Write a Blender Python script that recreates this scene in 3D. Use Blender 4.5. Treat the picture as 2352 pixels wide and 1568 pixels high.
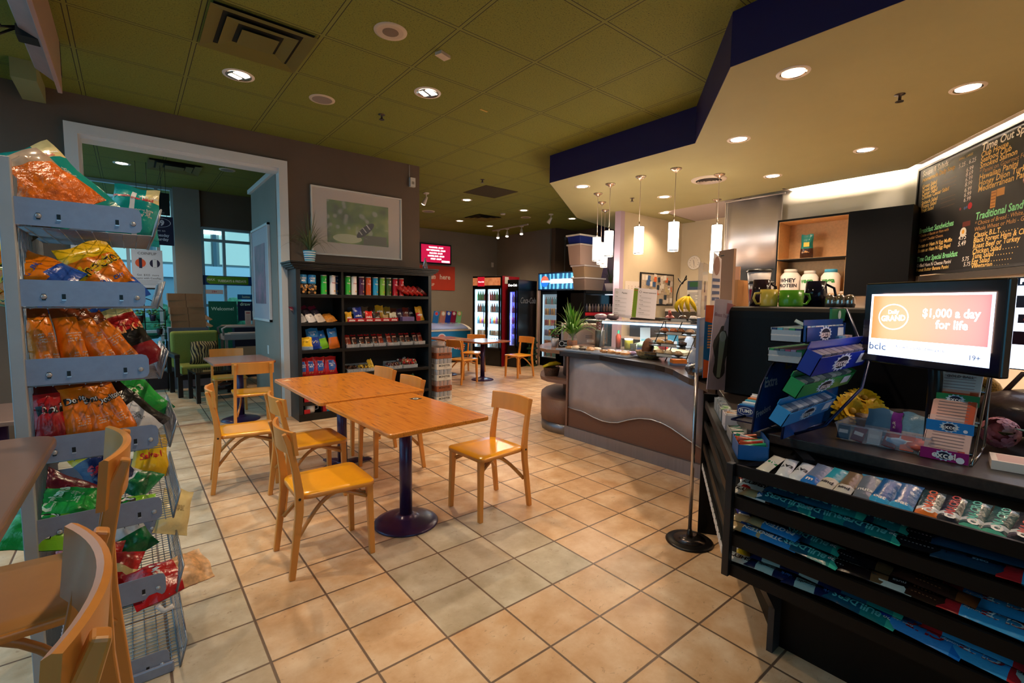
import bpy, bmesh, math, random
from mathutils import Vector, Matrix, Euler
PI = math.pi
for o in list(bpy.data.objects): bpy.data.objects.remove(o)
SC = bpy.context.scene
COL = SC.collection
# ---------------------------------------------------------------- camera
# world frame: X and Y follow the tile grid, z up, floor at 0, metres
cam_d = bpy.data.cameras.new('camera'); cam = bpy.data.objects.new('camera', cam_d); COL.objects.link(cam)
cam_d.sensor_width = 36.0; cam_d.lens = 36.0 * 1082.0 / 2352.0; cam_d.clip_start = .02; cam_d.clip_end = 200
def cam_axes():
    pit, rol, fa = .082, .0121, .6815
    f = Vector((0, math.cos(pit), -math.sin(pit))); r = Vector((1, 0, 0)); u = r.cross(f)
    R = r*math.cos(rol) + u*math.sin(rol); U = -r*math.sin(rol) + u*math.cos(rol)
    T = Matrix.Rotation(-fa, 3, 'Z')
    return T @ R, T @ U, T @ f
_R, _U, _F = cam_axes()
cam.matrix_world = Matrix(((_R.x, _U.x, -_F.x, 0), (_R.y, _U.y, -_F.y, 0), (_R.z, _U.z, -_F.z, 1.5), (0, 0, 0, 1)))
SC.camera = cam
# ---------------------------------------------------------------- view and world
vs = SC.view_settings
vs.view_transform = 'Standard'; vs.look = 'None'; vs.gamma = 1; vs.use_curve_mapping = False
vs.exposure = 0.35
CZ = 3.51      # tile ceiling
BZ = 3.144     # underside of the dropped ceiling
WORLD_STR = 1.7
wd = bpy.data.worlds.new('world'); SC.world = wd; wd.use_nodes = True
nt = wd.node_tree; bg = nt.nodes['Background']
tc = nt.nodes.new('ShaderNodeTexCoord'); sx = nt.nodes.new('ShaderNodeSeparateXYZ'); cr = nt.nodes.new('ShaderNodeValToRGB')
nt.links.new(tc.outputs['Generated'], sx.inputs[0]); nt.links.new(sx.outputs['Z'], cr.inputs[0]); nt.links.new(cr.outputs[0], bg.inputs[0])
cr.color_ramp.elements[0].position = .0; cr.color_ramp.elements[0].color = (.16, .42, .62, 1)
cr.color_ramp.elements[1].position = .5; cr.color_ramp.elements[1].color = (.42, .78, 1.0, 1)
bg.inputs[1].default_value = WORLD_STR
def lamp(kind, loc, power, color, **k):
    d = bpy.data.lights.new('lamp_light', kind); d.energy = power; d.color = color
    for a, b in k.items():
        if a not in ('rot', 'parent'): setattr(d, a, b)
    o = bpy.data.objects.new('lamp_light', d); COL.objects.link(o); o.location = loc
    if 'rot' in k: o.rotation_euler = k['rot']
    if 'parent' in k: o.parent = k['parent']
    return o
WARM = (1.0, .74, .48)
WARM2 = (1.0, .72, .48)
CAN_W = 125       # watts of each ceiling can
BULK_W = 92
CAN_PTS = [(.851, 5.003), (2.324, 4.205), (5.259, 7.955), (6.771, 7.995), (7.482, 10.213), (6.46, 10.081), (8.27, 7.983), (0, 9.329),
           (.9, 1.6), (-.55, 3.3)]
BULK_PTS = [(3.717, 1.462), (4.95, .718), (4.775, 2.348), (6.075, 1.636), (6.42, 2.697), (6.439, 4.275), (5.03, 4.666), (7.55, 5.0), (3.8, -.15), (4.5, -.25)]  # last two are out of view, added to brighten the kiosk
# ---------------------------------------------------------------- materials
def lin(h):
    if isinstance(h, str):
        h = h.lstrip('#'); h = ''.join(c*2 for c in h) if len(h) == 3 else h; h = tuple(int(h[i:i+2], 16)/255 for i in (0, 2, 4))
    return tuple(c/12.92 if c <= .04045 else ((c+.055)/1.055)**2.4 for c in h)
MATS = {}
def M(name, col='#808080', rough=.5, metal=0, spec=.5, noise=None, bump=None, emit=None, coat=0, trans=0, alpha=1, stretch=(1, 1, 1), ior=1.45, two=None):
    """procedural material; noise=(scale, amount), bump=(scale, strength)"""
    if name in MATS: return MATS[name]
    m = bpy.data.materials.new(name); m.use_nodes = True; n = m.node_tree; b = n.nodes['Principled BSDF']
    c = lin(col)
    b.inputs['Base Color'].default_value = (*c, 1); b.inputs['Roughness'].default_value = rough
    b.inputs['Metallic'].default_value = metal; b.inputs['Specular IOR Level'].default_value = spec
    b.inputs['IOR'].default_value = ior
    b.inputs['Coat Weight'].default_value = coat; b.inputs['Coat Roughness'].default_value = .15
    b.inputs['Transmission Weight'].default_value = trans; b.inputs['Alpha'].default_value = alpha
    if emit: b.inputs['Emission Color'].default_value = (*lin(emit[0]), 1); b.inputs['Emission Strength'].default_value = emit[1]
    if noise or bump:
        t = n.nodes.new('ShaderNodeTexCoord'); mp = n.nodes.new('ShaderNodeMapping'); mp.inputs['Scale'].default_value = stretch
        n.links.new(t.outputs['Object'], mp.inputs[0])
        if noise:
            nz = n.nodes.new('ShaderNodeTexNoise'); nz.inputs['Scale'].default_value = noise[0]; nz.inputs['Detail'].default_value = 5; nz.inputs['Roughness'].default_value = .6
            n.links.new(mp.outputs[0], nz.inputs[0])
            rp = n.nodes.new('ShaderNodeValToRGB'); a = noise[1]
            c2 = lin(two) if two else tuple(min(1, x*(1+a)) for x in c)
            c1 = c if two else tuple(x*(1-a) for x in c)
            rp.color_ramp.elements[0].position = .32; rp.color_ramp.elements[1].position = .68
            rp.color_ramp.elements[0].color = (*c1, 1); rp.color_ramp.elements[1].color = (*c2, 1)
            n.links.new(nz.outputs[0], rp.inputs[0]); n.links.new(rp.outputs[0], b.inputs['Base Color'])
        if bump:
            n2 = n.nodes.new('ShaderNodeTexNoise'); n2.inputs['Scale'].default_value = bump[0]; n2.inputs['Detail'].default_value = 4
            bp = n.nodes.new('ShaderNodeBump'); bp.inputs['Strength'].default_value = bump[1]; bp.inputs['Distance'].default_value = .01
            n.links.new(mp.outputs[0], n2.inputs[0]); n.links.new(n2.outputs[0], bp.inputs['Height']); n.links.new(bp.outputs[0], b.inputs['Normal'])
    MATS[name] = m
    return m
def C(h, rough=.45, metal=0, **k):
    """plain colour, cached by value"""
    return M('c%s_%d_%d%s' % (h, rough*100, metal*100, ''.join(sorted(k))), h, rough, metal, **k)
def E(h, s):
    return M('glow%s_%d' % (h, s*100), h, .5, emit=(h, s))
class G:
    """small node-graph helper"""
    def __init__(s, name):
        s.m = bpy.data.materials.new(name); s.m.use_nodes = True; s.n = s.m.node_tree; s.b = s.n.nodes['Principled BSDF']; MATS[name] = s.m
    def add(s, t, **k):
        x = s.n.nodes.new(t)
        for a, v in k.items():
            if a.startswith('i_'): x.inputs[a[2:].replace('_', ' ')].default_value = v
            else: setattr(x, a, v)
        return x
    def math(s, op, a, b=None):
        x = s.n.nodes.new('ShaderNodeMath'); x.operation = op
        for i, v in enumerate((a, b)):
            if v is None: continue
            if isinstance(v, (int, float)): x.inputs[i].default_value = v
            else: s.n.links.new(v, x.inputs[i])
        return x.outputs[0]
    def ln(s, a, b): s.n.links.new(a, b)
    def mix(s, f, a, b, mode='MIX'):
        x = s.n.nodes.new('ShaderNodeMix'); x.data_type = 'RGBA'; x.blend_type = mode
        for k, v in ((0, f), (6, a), (7, b)):
            if isinstance(v, (int, float)): x.inputs[k].default_value = v
            elif isinstance(v, tuple): x.inputs[k].default_value = (*v, 1)
            else: s.n.links.new(v, x.inputs[k])
        return x.outputs[2]
    def ramp(s, f, stops):
        x = s.n.nodes.new('ShaderNodeValToRGB'); e = x.color_ramp.elements
        while len(e) < len(stops): e.new(.5)
        for q, (p, c) in zip(e, stops): q.position = p; q.color = (*c, 1)
        s.ln(f, x.inputs[0]); return x.outputs[0]
def tile_floor():
    g = G('floor_tile'); t = g.add('ShaderNodeTexCoord'); sp = g.add('ShaderNodeSeparateXYZ'); g.ln(t.outputs['Object'], sp.inputs[0])
    u = g.math('DIVIDE', g.math('SUBTRACT', sp.outputs[0], .3947), .3262); v = g.math('DIVIDE', g.math('SUBTRACT', 3.6811, sp.outputs[1]), .3262)
    def edge(a):
        f = g.math('SUBTRACT', a, g.math('FLOOR', a)); return g.math('MINIMUM', f, g.math('SUBTRACT', 1.0, f))
    d = g.math('MINIMUM', edge(u), edge(v))
    fu, fv = g.math('FLOOR', u), g.math('FLOOR', v)
    cb = g.add('ShaderNodeCombineXYZ'); g.ln(fu, cb.inputs[0]); g.ln(fv, cb.inputs[1])
    wn = g.add('ShaderNodeTexWhiteNoise', noise_dimensions='3D'); g.ln(cb.outputs[0], wn.inputs[0])
    off = g.add('ShaderNodeVectorMath', operation='MULTIPLY_ADD'); g.ln(wn.outputs['Color'], off.inputs[0]); off.inputs[1].default_value = (9, 9, 9); g.ln(t.outputs['Object'], off.inputs[2])
    n1 = g.add('ShaderNodeTexNoise', i_Scale=5.5, i_Detail=6, i_Roughness=.6); g.ln(off.outputs[0], n1.inputs[0])
    mp = g.add('ShaderNodeMapping'); mp.inputs['Scale'].default_value = (1, 1.6, 1); g.ln(off.outputs[0], mp.inputs[0])
    n2 = g.add('ShaderNodeTexNoise', i_Scale=28, i_Detail=5, i_Roughness=.7, i_Distortion=.7); g.ln(mp.outputs[0], n2.inputs[0])
    warm = g.ramp(n1.outputs[0], [(.3, lin('#c69a6e')), (.48, lin('#d9b48c')), (.7, lin('#ecd3b4'))])
    grey = g.ramp(n1.outputs[0], [(.3, lin('#a3987f')), (.5, lin('#bcb39d')), (.7, lin('#d2ccba'))])
    def band(a, lo, hi): return g.math('MULTIPLY', g.math('GREATER_THAN', a, lo-.5), g.math('LESS_THAN', a, hi-.5))
    patch = g.math('MULTIPLY', band(fu, 2, 5), band(fv, 3, 6))
    left = g.math('LESS_THAN', fu, -.5)  # leftmost tiles greyed: bluish window light put into their colour
    f = g.math('MAXIMUM', patch, g.math('MULTIPLY', left, .8))
    c = g.mix(f, warm, grey)
    c = g.mix(g.math('MULTIPLY', wn.outputs['Value'], .22), c, lin('#b98a66'))
    pit = g.ramp(n2.outputs[0], [(.33, (1, 1, 1)), (.39, (0, 0, 0))])
    c = g.mix(g.math('MULTIPLY', pit, .42), c, lin('#8a6547'))
    gr = g.ramp(d, [(.012, (1, 1, 1)), (.02, (0, 0, 0))])
    c = g.mix(gr, c, lin('#6b5546'))
    g.ln(c, g.b.inputs['Base Color'])
    rg = g.math('ADD', g.math('MULTIPLY', n1.outputs[0], .25), .22); g.ln(rg, g.b.inputs['Roughness'])
    hgt = g.math('ADD', g.math('MULTIPLY', gr, -1.0), g.math('MULTIPLY', pit, -.25))
    bp = g.add('ShaderNodeBump', i_Strength=.35, i_Distance=.004); g.ln(hgt, bp.inputs['Height']); g.ln(bp.outputs[0], g.b.inputs['Normal'])
    return g.m
def tile_ceiling():
    g = G('ceiling_tile'); t = g.add('ShaderNodeTexCoord'); sp = g.add('ShaderNodeSeparateXYZ'); g.ln(t.outputs['Object'], sp.inputs[0])
    u = g.math('DIVIDE', g.math('SUBTRACT', sp.outputs[0], 2.7276), .7482); v = g.math('DIVIDE', g.math('SUBTRACT', sp.outputs[1], 2.3532), .7482)
    def edge(a):
        f = g.math('SUBTRACT', a, g.math('FLOOR', a)); return g.math('MINIMUM', f, g.math('SUBTRACT', 1.0, f))
    d = g.math('MINIMUM', edge(u), edge(v))
    n = g.add('ShaderNodeTexNoise', i_Scale=90, i_Detail=3, i_Roughness=.7); g.ln(t.outputs['Object'], n.inputs[0])
    c = g.ramp(n.outputs[0], [(.33, lin('#464816')), (.42, lin('#767828')), (.7, lin('#80822e'))])
    rim = g.ramp(d, [(.016, (1, 1, 1)), (.019, (0, 0, 0))])      # the painted grid bars
    c = g.mix(rim, c, lin('#7a7c32'))
    gap = g.math('MULTIPLY', g.math('GREATER_THAN', d, .0165), g.math('LESS_THAN', d, .0245))
    c = g.mix(gap, c, lin('#2b270f'))
    g.ln(c, g.b.inputs['Base Color']); g.b.inputs['Roughness'].default_value = .85
    bp = g.add('ShaderNodeBump', i_Strength=.5, i_Distance=.004); g.ln(g.math('ADD', n.outputs[0], g.math('MULTIPLY', gap, -2.0)), bp.inputs['Height']); g.ln(bp.outputs[0], g.b.inputs['Normal'])
    return g.m
def oak():
    g = G('oak_top'); t = g.add('ShaderNodeTexCoord'); mp = g.add('ShaderNodeMapping'); mp.inputs['Scale'].default_value = (1, .12, 1); g.ln(t.outputs['Object'], mp.inputs[0])
    n0 = g.add('ShaderNodeTexNoise', i_Scale=3.2, i_Detail=2); g.ln(mp.outputs[0], n0.inputs[0])
    r = g.math('SINE', g.math('MULTIPLY', n0.outputs[0], 120.0))
    mp2 = g.add('ShaderNodeMapping'); mp2.inputs['Scale'].default_value = (1, .04, 1); g.ln(t.outputs['Object'], mp2.inputs[0])
    n1 = g.add('ShaderNodeTexNoise', i_Scale=160, i_Detail=3); g.ln(mp2.outputs[0], n1.inputs[0])
    f = g.math('ADD', g.math('MULTIPLY', g.math('GREATER_THAN', r, .72), -.10), n1.outputs[0])
    c = g.ramp(f, [(.22, lin('#9a5420')), (.36, lin('#d07c28')), (.7, lin('#e68e30'))])
    g.ln(c, g.b.inputs['Base Color']); g.b.inputs['Roughness'].default_value = .27; g.b.inputs['Coat Weight'].default_value = .35; g.b.inputs['Coat Roughness'].default_value = .12
    return g.m
# ---------------------------------------------------------------- mesh helpers
_TXT = {}
def glyphs(s, bold=0, shear=0, align='CENTER', space=1):
    key = (s, bold, shear, align, space)
    if key not in _TXT:
        c = bpy.data.curves.new('t', 'FONT'); c.body = s; c.size = 1; c.align_x = align; c.align_y = 'CENTER'; c.offset = bold; c.shear = shear; c.resolution_u = 2; c.space_character = space
        o = bpy.data.objects.new('t', c); me = o.to_mesh()
        _TXT[key] = ([tuple(v.co) for v in me.vertices], [tuple(p.vertices) for p in me.polygons])
        o.to_mesh_clear(); bpy.data.objects.remove(o); bpy.data.curves.remove(c)
    return _TXT[key]
def T(x=0, y=0, z=0, rx=0, ry=0, rz=0): return Matrix.Translation((x, y, z)) @ Euler((rx, ry, rz)).to_matrix().to_4x4()
FRONT = Matrix(((1, 0, 0, 0), (0, 0, -1, 0), (0, 1, 0, 0), (0, 0, 0, 1)))       # local xy drawn on a wall that faces -y
FACEX = Matrix(((0, 0, -1, 0), (-1, 0, 0, 0), (0, 1, 0, 0), (0, 0, 0, 1)))      # on a wall that faces -x
class MB:
    def __init__(s): s.v = []; s.f = []; s.fm = []; s.mats = []; s.sm = []; s.mi = 0; s.X = Matrix.Identity(4)
    def mat(s, m):
        if m not in s.mats: s.mats.append(m)
        s.mi = s.mats.index(m); return s
    def at(s, m): s.X = m; return s
    def put(s, vs, fs, smooth=False):
        n = len(s.v); s.v += [tuple(s.X @ Vector(p)) for p in vs]
        for f in fs: s.f.append(tuple(i+n for i in f)); s.fm.append(s.mi); s.sm.append(smooth)
        return s
    def box(s, x0, x1, y0, y1, z0, z1):
        v = [(x, y, z) for z in (z0, z1) for y in (y0, y1) for x in (x0, x1)]
        return s.put(v, [(0, 2, 3, 1), (4, 5, 7, 6), (0, 1, 5, 4), (2, 6, 7, 3), (0, 4, 6, 2), (1, 3, 7, 5)])
    def cbox(s, x, y, z, w, d, h): return s.box(x-w/2, x+w/2, y-d/2, y+d/2, z-h/2, z+h/2)
    def prism(s, poly, z0, z1, smooth=False):
        n = len(poly); v = [(x, y, z0) for x, y in poly] + [(x, y, z1) for x, y in poly]
        a = sum(poly[i][0]*poly[(i+1) % n][1]-poly[(i+1) % n][0]*poly[i][1] for i in range(n))
        fl = [(i, (i+1) % n, (i+1) % n+n, i+n) for i in range(n)]
        if a < 0: fl = [q[::-1] for q in fl]; caps = [tuple(range(n)), tuple(range(2*n-1, n-1, -1))]
        else: caps = [tuple(range(n-1, -1, -1)), tuple(range(n, 2*n))]
        s.put(v, [], smooth); b = len(s.v)-2*n
        for q in fl: s.f.append(tuple(i+b for i in q)); s.fm.append(s.mi); s.sm.append(smooth)
        for q in caps: s.f.append(tuple(i+b for i in q)); s.fm.append(s.mi); s.sm.append(False)
        return s
    def lathe(s, prof, n=20, mats=None, smooth=True, close=True):
        """prof = [(radius, z)...] bottom to top; mats = one material per segment"""
        v = []
        for r, z in prof: v += [(r*math.cos(2*PI*i/n), r*math.sin(2*PI*i/n), z) for i in range(n)]
        s.put(v, []); b = len(s.v)-len(v); keep = s.mi
        for k in range(len(prof)-1):
            if mats: s.mat(mats[k])
            for i in range(n):
                j = (i+1) % n; s.f.append((b+k*n+i, b+k*n+j, b+k*n+n+j, b+k*n+n+i)); s.fm.append(s.mi); s.sm.append(smooth)
        if close:
            if prof[0][0] > 1e-4:
                if mats: s.mat(mats[0])
                s.f.append(tuple(b+i for i in range(n-1, -1, -1))); s.fm.append(s.mi); s.sm.append(False)
            if prof[-1][0] > 1e-4:
                if mats: s.mat(mats[-1])
                k = len(prof)-1; s.f.append(tuple(b+k*n+i for i in range(n))); s.fm.append(s.mi); s.sm.append(False)
        s.mi = keep if not mats else s.mi
        return s
    def tube(s, pts, r, n=8, cap=True, closed=False, flat=1.0, up=None):
        """sweep a circle (or an oval, flat<1) along points; r may be a list"""
        P = [Vector(p) for p in pts]; m = len(P); v = []
        ref = Vector(up) if up else Vector((0, 0, 1)); prev = None
        for i, p in enumerate(P):
            a = P[(i-1) % m] if closed or i > 0 else p; c = P[(i+1) % m] if closed or i < m-1 else p
            d = (c-a).normalized() if (c-a).length > 1e-9 else Vector((0, 0, 1))
            if prev is None:
                w = ref if abs(d.dot(ref)) < .95 else Vector((1, 0, 0)); x = d.cross(w).normalized()
            else:
                x = (prev - d*prev.dot(d)).normalized()
            prev = x; y = d.cross(x); rr = r[i] if isinstance(r, (list, tuple)) else r
            for k in range(n):
                t = 2*PI*k/n; v.append(tuple(p + x*math.cos(t)*rr + y*math.sin(t)*rr*flat))
        fs = []
        for i in range(m if closed else m-1):
            for k in range(n):
                j = (k+1) % n; a = i*n; b = ((i+1) % m)*n; fs.append((a+k, a+j, b+j, b+k))
        s.put(v, fs, True)
        if cap and not closed:
            b = len(s.v)-len(v); s.f.append(tuple(b+k for k in range(n-1, -1, -1))); s.fm.append(s.mi); s.sm.append(False)
            s.f.append(tuple(b+(m-1)*n+k for k in range(n))); s.fm.append(s.mi); s.sm.append(False)
        return s
    def bar(s, pts, w, t, side=(0, 1, 0)):
        """rectangular section swept along points; side = direction of the width w; t thickness across"""
        P = [Vector(p) for p in pts]; v = []; sd = Vector(side).normalized()
        for i, p in enumerate(P):
            d = (P[min(i+1, len(P)-1)]-P[max(i-1, 0)]).normalized(); nn = d.cross(sd).normalized()
            ww = w[i] if isinstance(w, (list, tuple)) else w; tt = t[i] if isinstance(t, (list, tuple)) else t
            for a, b in ((-1, -1), (1, -1), (1, 1), (-1, 1)): v.append(tuple(p+sd*a*ww/2+nn*b*tt/2))
        fs = [(0, 1, 2, 3)[::-1], tuple(len(v)-4+k for k in range(4))]
        for i in range(len(P)-1):
            for k in range(4):
                j = (k+1) % 4; fs.append((i*4+k, i*4+j, i*4+4+j, i*4+4+k))
        return s.put(v, fs)
    def quad(s, a, b, c, d): return s.put([a, b, c, d], [(0, 1, 2, 3)])
    def rect(s, x, y, w, h, z=0): return s.put([(x-w/2, y-h/2, z), (x+w/2, y-h/2, z), (x+w/2, y+h/2, z), (x-w/2, y+h/2, z)], [(0, 1, 2, 3)])
    def disc(s, x, y, r, z=0, n=20, ry=None):
        return s.put([(x+r*math.cos(2*PI*i/n), y+(ry or r)*math.sin(2*PI*i/n), z) for i in range(n)], [tuple(range(n))])
    def text(s, st, x, y, size, z=0, bold=0, shear=0, align='CENTER', wx=1, rot=0, fn=None, space=1):
        gv, gf = glyphs(st, bold, shear, align, space); c, q = math.cos(rot), math.sin(rot); v = []
        for p in gv:
            a, b = p[0]*size*wx, p[1]*size; a, b = x+a*c-b*q, y+a*q+b*c
            v.append((a, b, z) if fn is None else fn(a, b, z))
        return s.put(v, gf)
    def ball(s, x, y, z, r, n=12, m=8, sx=1, sy=1, sz=1, jit=0, rnd=None):
        v = [(x, y, z-r*sz)]; fs = []
        for j in range(1, m):
            for i in range(n):
                k = 1+(rnd.uniform(-jit, jit) if jit else 0); a = PI*j/m; b = 2*PI*i/n
                v.append((x+r*k*sx*math.sin(a)*math.cos(b), y+r*k*sy*math.sin(a)*math.sin(b), z-r*k*sz*math.cos(a)))
        v.append((x, y, z+r*sz)); L = len(v)-1
        for i in range(n):
            fs.append((0, 1+(i+1) % n, 1+i)); fs.append((L, 1+(m-2)*n+i, 1+(m-2)*n+(i+1) % n))
            for j in range(m-2): fs.append((1+j*n+i, 1+j*n+(i+1) % n, 1+(j+1)*n+(i+1) % n, 1+(j+1)*n+i))
        return s.put(v, fs, True)
    def mesh(s, name):
        me = bpy.data.meshes.new(name); me.from_pydata(s.v, [], s.f)
        for m in s.mats: me.materials.append(m)
        me.polygons.foreach_set('material_index', s.fm); me.polygons.foreach_set('use_smooth', s.sm); me.update()
        return me
    def build(s, name, parent=None, bevel=0, loc=None, rot=None, seg=2, solid=0):
        o = bpy.data.objects.new(name, s.mesh(name)); COL.objects.link(o)
        if parent: o.parent = parent
        if loc: o.location = loc
        if rot: o.rotation_euler = rot
        if solid:
            w = o.modifiers.new('solid', 'SOLIDIFY'); w.thickness = solid; w.offset = 0
        if bevel:
            w = o.modifiers.new('bevel', 'BEVEL'); w.width = bevel; w.segments = seg; w.limit_method = 'ANGLE'; w.angle_limit = .7
        return o
def tag(o, label, cat, group=None):
    o['label'] = label; o['category'] = cat
    if group: o['group'] = group
    return o
def thing(name, label, cat, loc=(0, 0, 0), rz=0, group=None, rot=None):
    o = bpy.data.objects.new(name, None); COL.objects.link(o); o.location = loc; o.rotation_euler = rot or (0, 0, rz); o.empty_display_size = .05
    return tag(o, label, cat, group)
def one(name, mb, label, cat, loc=(0, 0, 0), rot=(0, 0, 0), group=None, **k):
    return tag(mb.build(name, None, loc=loc, rot=rot, **k), label, cat, group)
def dup(o, loc=None, rot=None, label=None, group=None, parent=None, scale=None):
    """copy a thing, its parts and their sub-parts"""
    kids = [c for c in ALLOBJ() if c.parent == o] if parent is None and o.type == 'EMPTY' else [c for c in o.children]
    c = o.copy(); COL.objects.link(c)
    if parent is not None: c.parent = parent
    if loc is not None: c.location = loc
    if rot is not None: c.rotation_euler = rot
    if scale is not None: c.scale = scale
    if label: c['label'] = label
    if group: c['group'] = group
    for k in kids: dup(k, parent=c)
    return c
def ALLOBJ(): return bpy.data.objects
def struct(name, mb, bevel=0, parent=None):
    o = mb.build(name, parent, bevel=bevel)
    if not parent: o['kind'] = 'structure'
    return o
ORD = ['first', 'second', 'third', 'fourth', 'fifth', 'sixth', 'seventh', 'eighth', 'ninth', 'tenth', 'eleventh', 'twelfth', 'thirteenth', 'fourteenth', 'fifteenth', 'sixteenth', 'seventeenth', 'eighteenth', 'nineteenth', 'twentieth']
rnd = random.Random(7)
# ================================================================ the setting
TAUPE = M('taupe_paint', '#655244', .7, noise=(3, .05), bump=(250, .08))
TAUPE2 = M('grey_paint', '#8b8278', .7, noise=(3, .04), bump=(250, .08))
TRIMW = M('white_trim', '#d9d5d2', .4)
PURPLE = M('purple_paint', '#241a52', .55)
PURPLE2 = M('dark_purple_paint', '#2a1f45', .6)
CREAM = M('cream_paint', '#cdbfa4', .65, noise=(2, .04))
WHITEW = M('white_wall_paint', '#e9e0d2', .65)
OLIVEC = M('olive_ceiling_paint', '#a09c72', .7, noise=(2, .03))
GLASS = M('window_glass', '#dff2f5', .02, trans=1, ior=1.05)
ALU = M('window_aluminium', '#b9c4c8', .35, .6)
FLOOR = tile_floor(); CEIL = tile_ceiling(); OAK = oak()
b = MB(); b.mat(FLOOR).box(-1.6, 11.5, -3.3, 12.2, -.12, 0); struct('floor', b)
b = MB(); b.mat(CEIL).box(-1.6, 11.5, -3.3, 12.2, CZ, CZ+.1); struct('ceiling', b)
# wall with the wide opening to the lottery lounge
b = MB(); b.mat(TAUPE).box(-1.1, -.36, 6.5, 6.65, 0, CZ).box(1.56, 3.45, 6.5, 6.65, 0, CZ).box(-.36, 1.56, 6.5, 6.65, 3.13, CZ); struct('wall_back', b)
b = MB(); b.mat(TAUPE).box(3.32, 3.45, 6.65, 11.8, 0, CZ); struct('wall_divider', b)
b = MB(); b.mat(TRIMW).box(-.36, -.31, 6.48, 6.69, 0, 3.085).box(1.51, 1.56, 6.48, 6.69, 0, 3.085).box(-.36, 1.56, 6.48, 6.69, 3.085, 3.13)
b.box(-.43, -.33, 6.455, 6.479, 0, 3.12).box(1.50, 1.60, 6.455, 6.479, 0, 3.12).box(-.43, 1.60, 6.455, 6.479, 3.1201, 3.22).box(-.43, -.361, 6.479, 6.499, 0, 3.22).box(1.561, 1.60, 6.479, 6.499, 0, 3.22); struct('trim_1', b)
b = MB(); b.mat(TAUPE2).box(1.5, 1.62, 6.65, 8.18, 0, 3.09); struct('wall_partition', b)
b = MB(); b.mat(TRIMW).box(1.46, 1.66, 6.65, 8.22, 3.09, 3.15); struct('trim_2', b, .004)
b = MB(); b.mat(TRIMW).box(1.61, 3.45, 6.48, 6.5, 0, .1); struct('baseboard_back', b)
b = MB(); b.mat(M('threshold_tile', '#a57c5e', .4, noise=(12, .15))).box(-.31, 1.5, 6.66, 6.74, 0, .004).mat(ALU).box(.98, 1.0, 6.72, 6.9, 0, .006); struct('trim_3', b)
# lottery lounge: pier, dark wall above a tall window, corner glazing
b = MB(); b.mat(TAUPE2).box(.69, 1.09, 10.6, 10.85, 0, CZ); struct('wall_pier', b)
b = MB(); b.mat(TAUPE).box(1.09, 3.32, 10.65, 10.85, 2.86, CZ).box(1.96, 3.32, 10.65, 10.85, 0, 2.86); struct('wall_lounge', b)
def window(name, x0, x1, y, z0, z1, xs, zs, t=.05):
    w = thing(name, '', 'window'); del w['label']; del w['category']; w['kind'] = 'structure'
    f = MB(); f.mat(ALU)
    for x in [x0]+xs+[x1]: f.box(x-t/2, x+t/2, y-.05, y+.05, z0, z1)
    for z in [z0]+zs+[z1]: f.box(x0, x1, y-.045, y+.045, z-t/2, z+t/2)
    f.build('window_frame', w); g = MB(); g.mat(GLASS).box(x0, x1, y-.006, y+.006, z0, z1); g.build('pane', w); return w
window('window_1', 1.12, 1.94, 10.75, .05, 2.84, [1.47], [2.62, 1.38])
window('window_2', -1.05, .68, 10.75, .05, CZ-.03, [.02, .45], [.9])
w = window('window_3', 6.7, 10.7, 0, .05, CZ-.03, [7.7, 8.7, 9.7], [.9]); w.rotation_euler = (0, 0, PI/2); w.location = (-1.08, 0, 0)
w = window('window_4', 1.6, 6.45, 0, .25, 3.3, [3.1, 4.6, 5.6], [2.5]); w.rotation_euler = (0, 0, PI/2); w.location = (-1.3, 0, 0)
b = MB(); b.mat(TAUPE2).box(-1.4, -1.15, -3.1, 1.6, 0, CZ).box(-1.4, -1.15, -3.1, 6.6, 0, .25).box(-1.4, -1.15, -3.1, 6.6, 3.3, CZ).box(-1.35, -1.0, 6.5, 6.65, 0, CZ); struct('wall_left', b)
window('window_5', -1.1, 1.3, -3.05, .25, 3.3, [.1], [2.5])
b = MB(); b.mat(TAUPE2).box(-1.4, 3.2, -3.2, -3.0, 0, .25).box(-1.4, 3.2, -3.2, -3.0, 3.3, CZ).box(1.3, 3.2, -3.2, -3.0, 0, CZ); struct('wall_near', b)
# far room walls
b = MB(); b.mat(TAUPE2).box(3.45, 8.95, 11.75, 11.9, 0, CZ); struct('wall_far', b)
b = MB(); b.mat(TAUPE2).box(8.9, 9.05, 9.39, 11.9, 0, CZ); struct('wall_cooler', b)
b = MB(); b.mat(TAUPE).box(8.95, 9.75, 9.24, 9.39, 0, CZ).box(9.72, 9.85, 6.0, 9.39, 0, CZ); struct('wall_corner', b)
b = MB(); b.mat(PURPLE2)
pts = [(9.72, 8.3)]+[(9.72-.75*math.sin(PI*i/12), 7.2+1.1*math.cos(PI*i/12)) for i in range(13)]
b.prism(pts, 0, CZ-.01, True); struct('wall_purple_column', b)
# kitchen walls
b = MB(); b.mat(M('lilac_paint', '#b49fb4', .6)).box(6.82, 6.93, 5.39, 5.52, 0, BZ); struct('wall_lilac_end', b)
b = MB(); b.mat(CREAM).box(6.93, 8.9, 5.4, 5.52, 0, BZ).box(8.8, 8.9, 3.7, 5.4, 0, CZ).box(7.62, 8.9, 3.7, 3.85, 0, CZ); struct('wall_kitchen', b)
b = MB(); b.mat(WHITEW).box(7.5, 7.62, 1.44, 3.85, 0, CZ); struct('wall_right', b)
b = MB(); b.mat(WHITEW).prism([(7.5, 1.44), (1.28, -3.015), (1.35, -3.11), (7.62, 1.36), (7.62, 1.44)], 0, CZ); struct('wall_menu', b)
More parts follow.
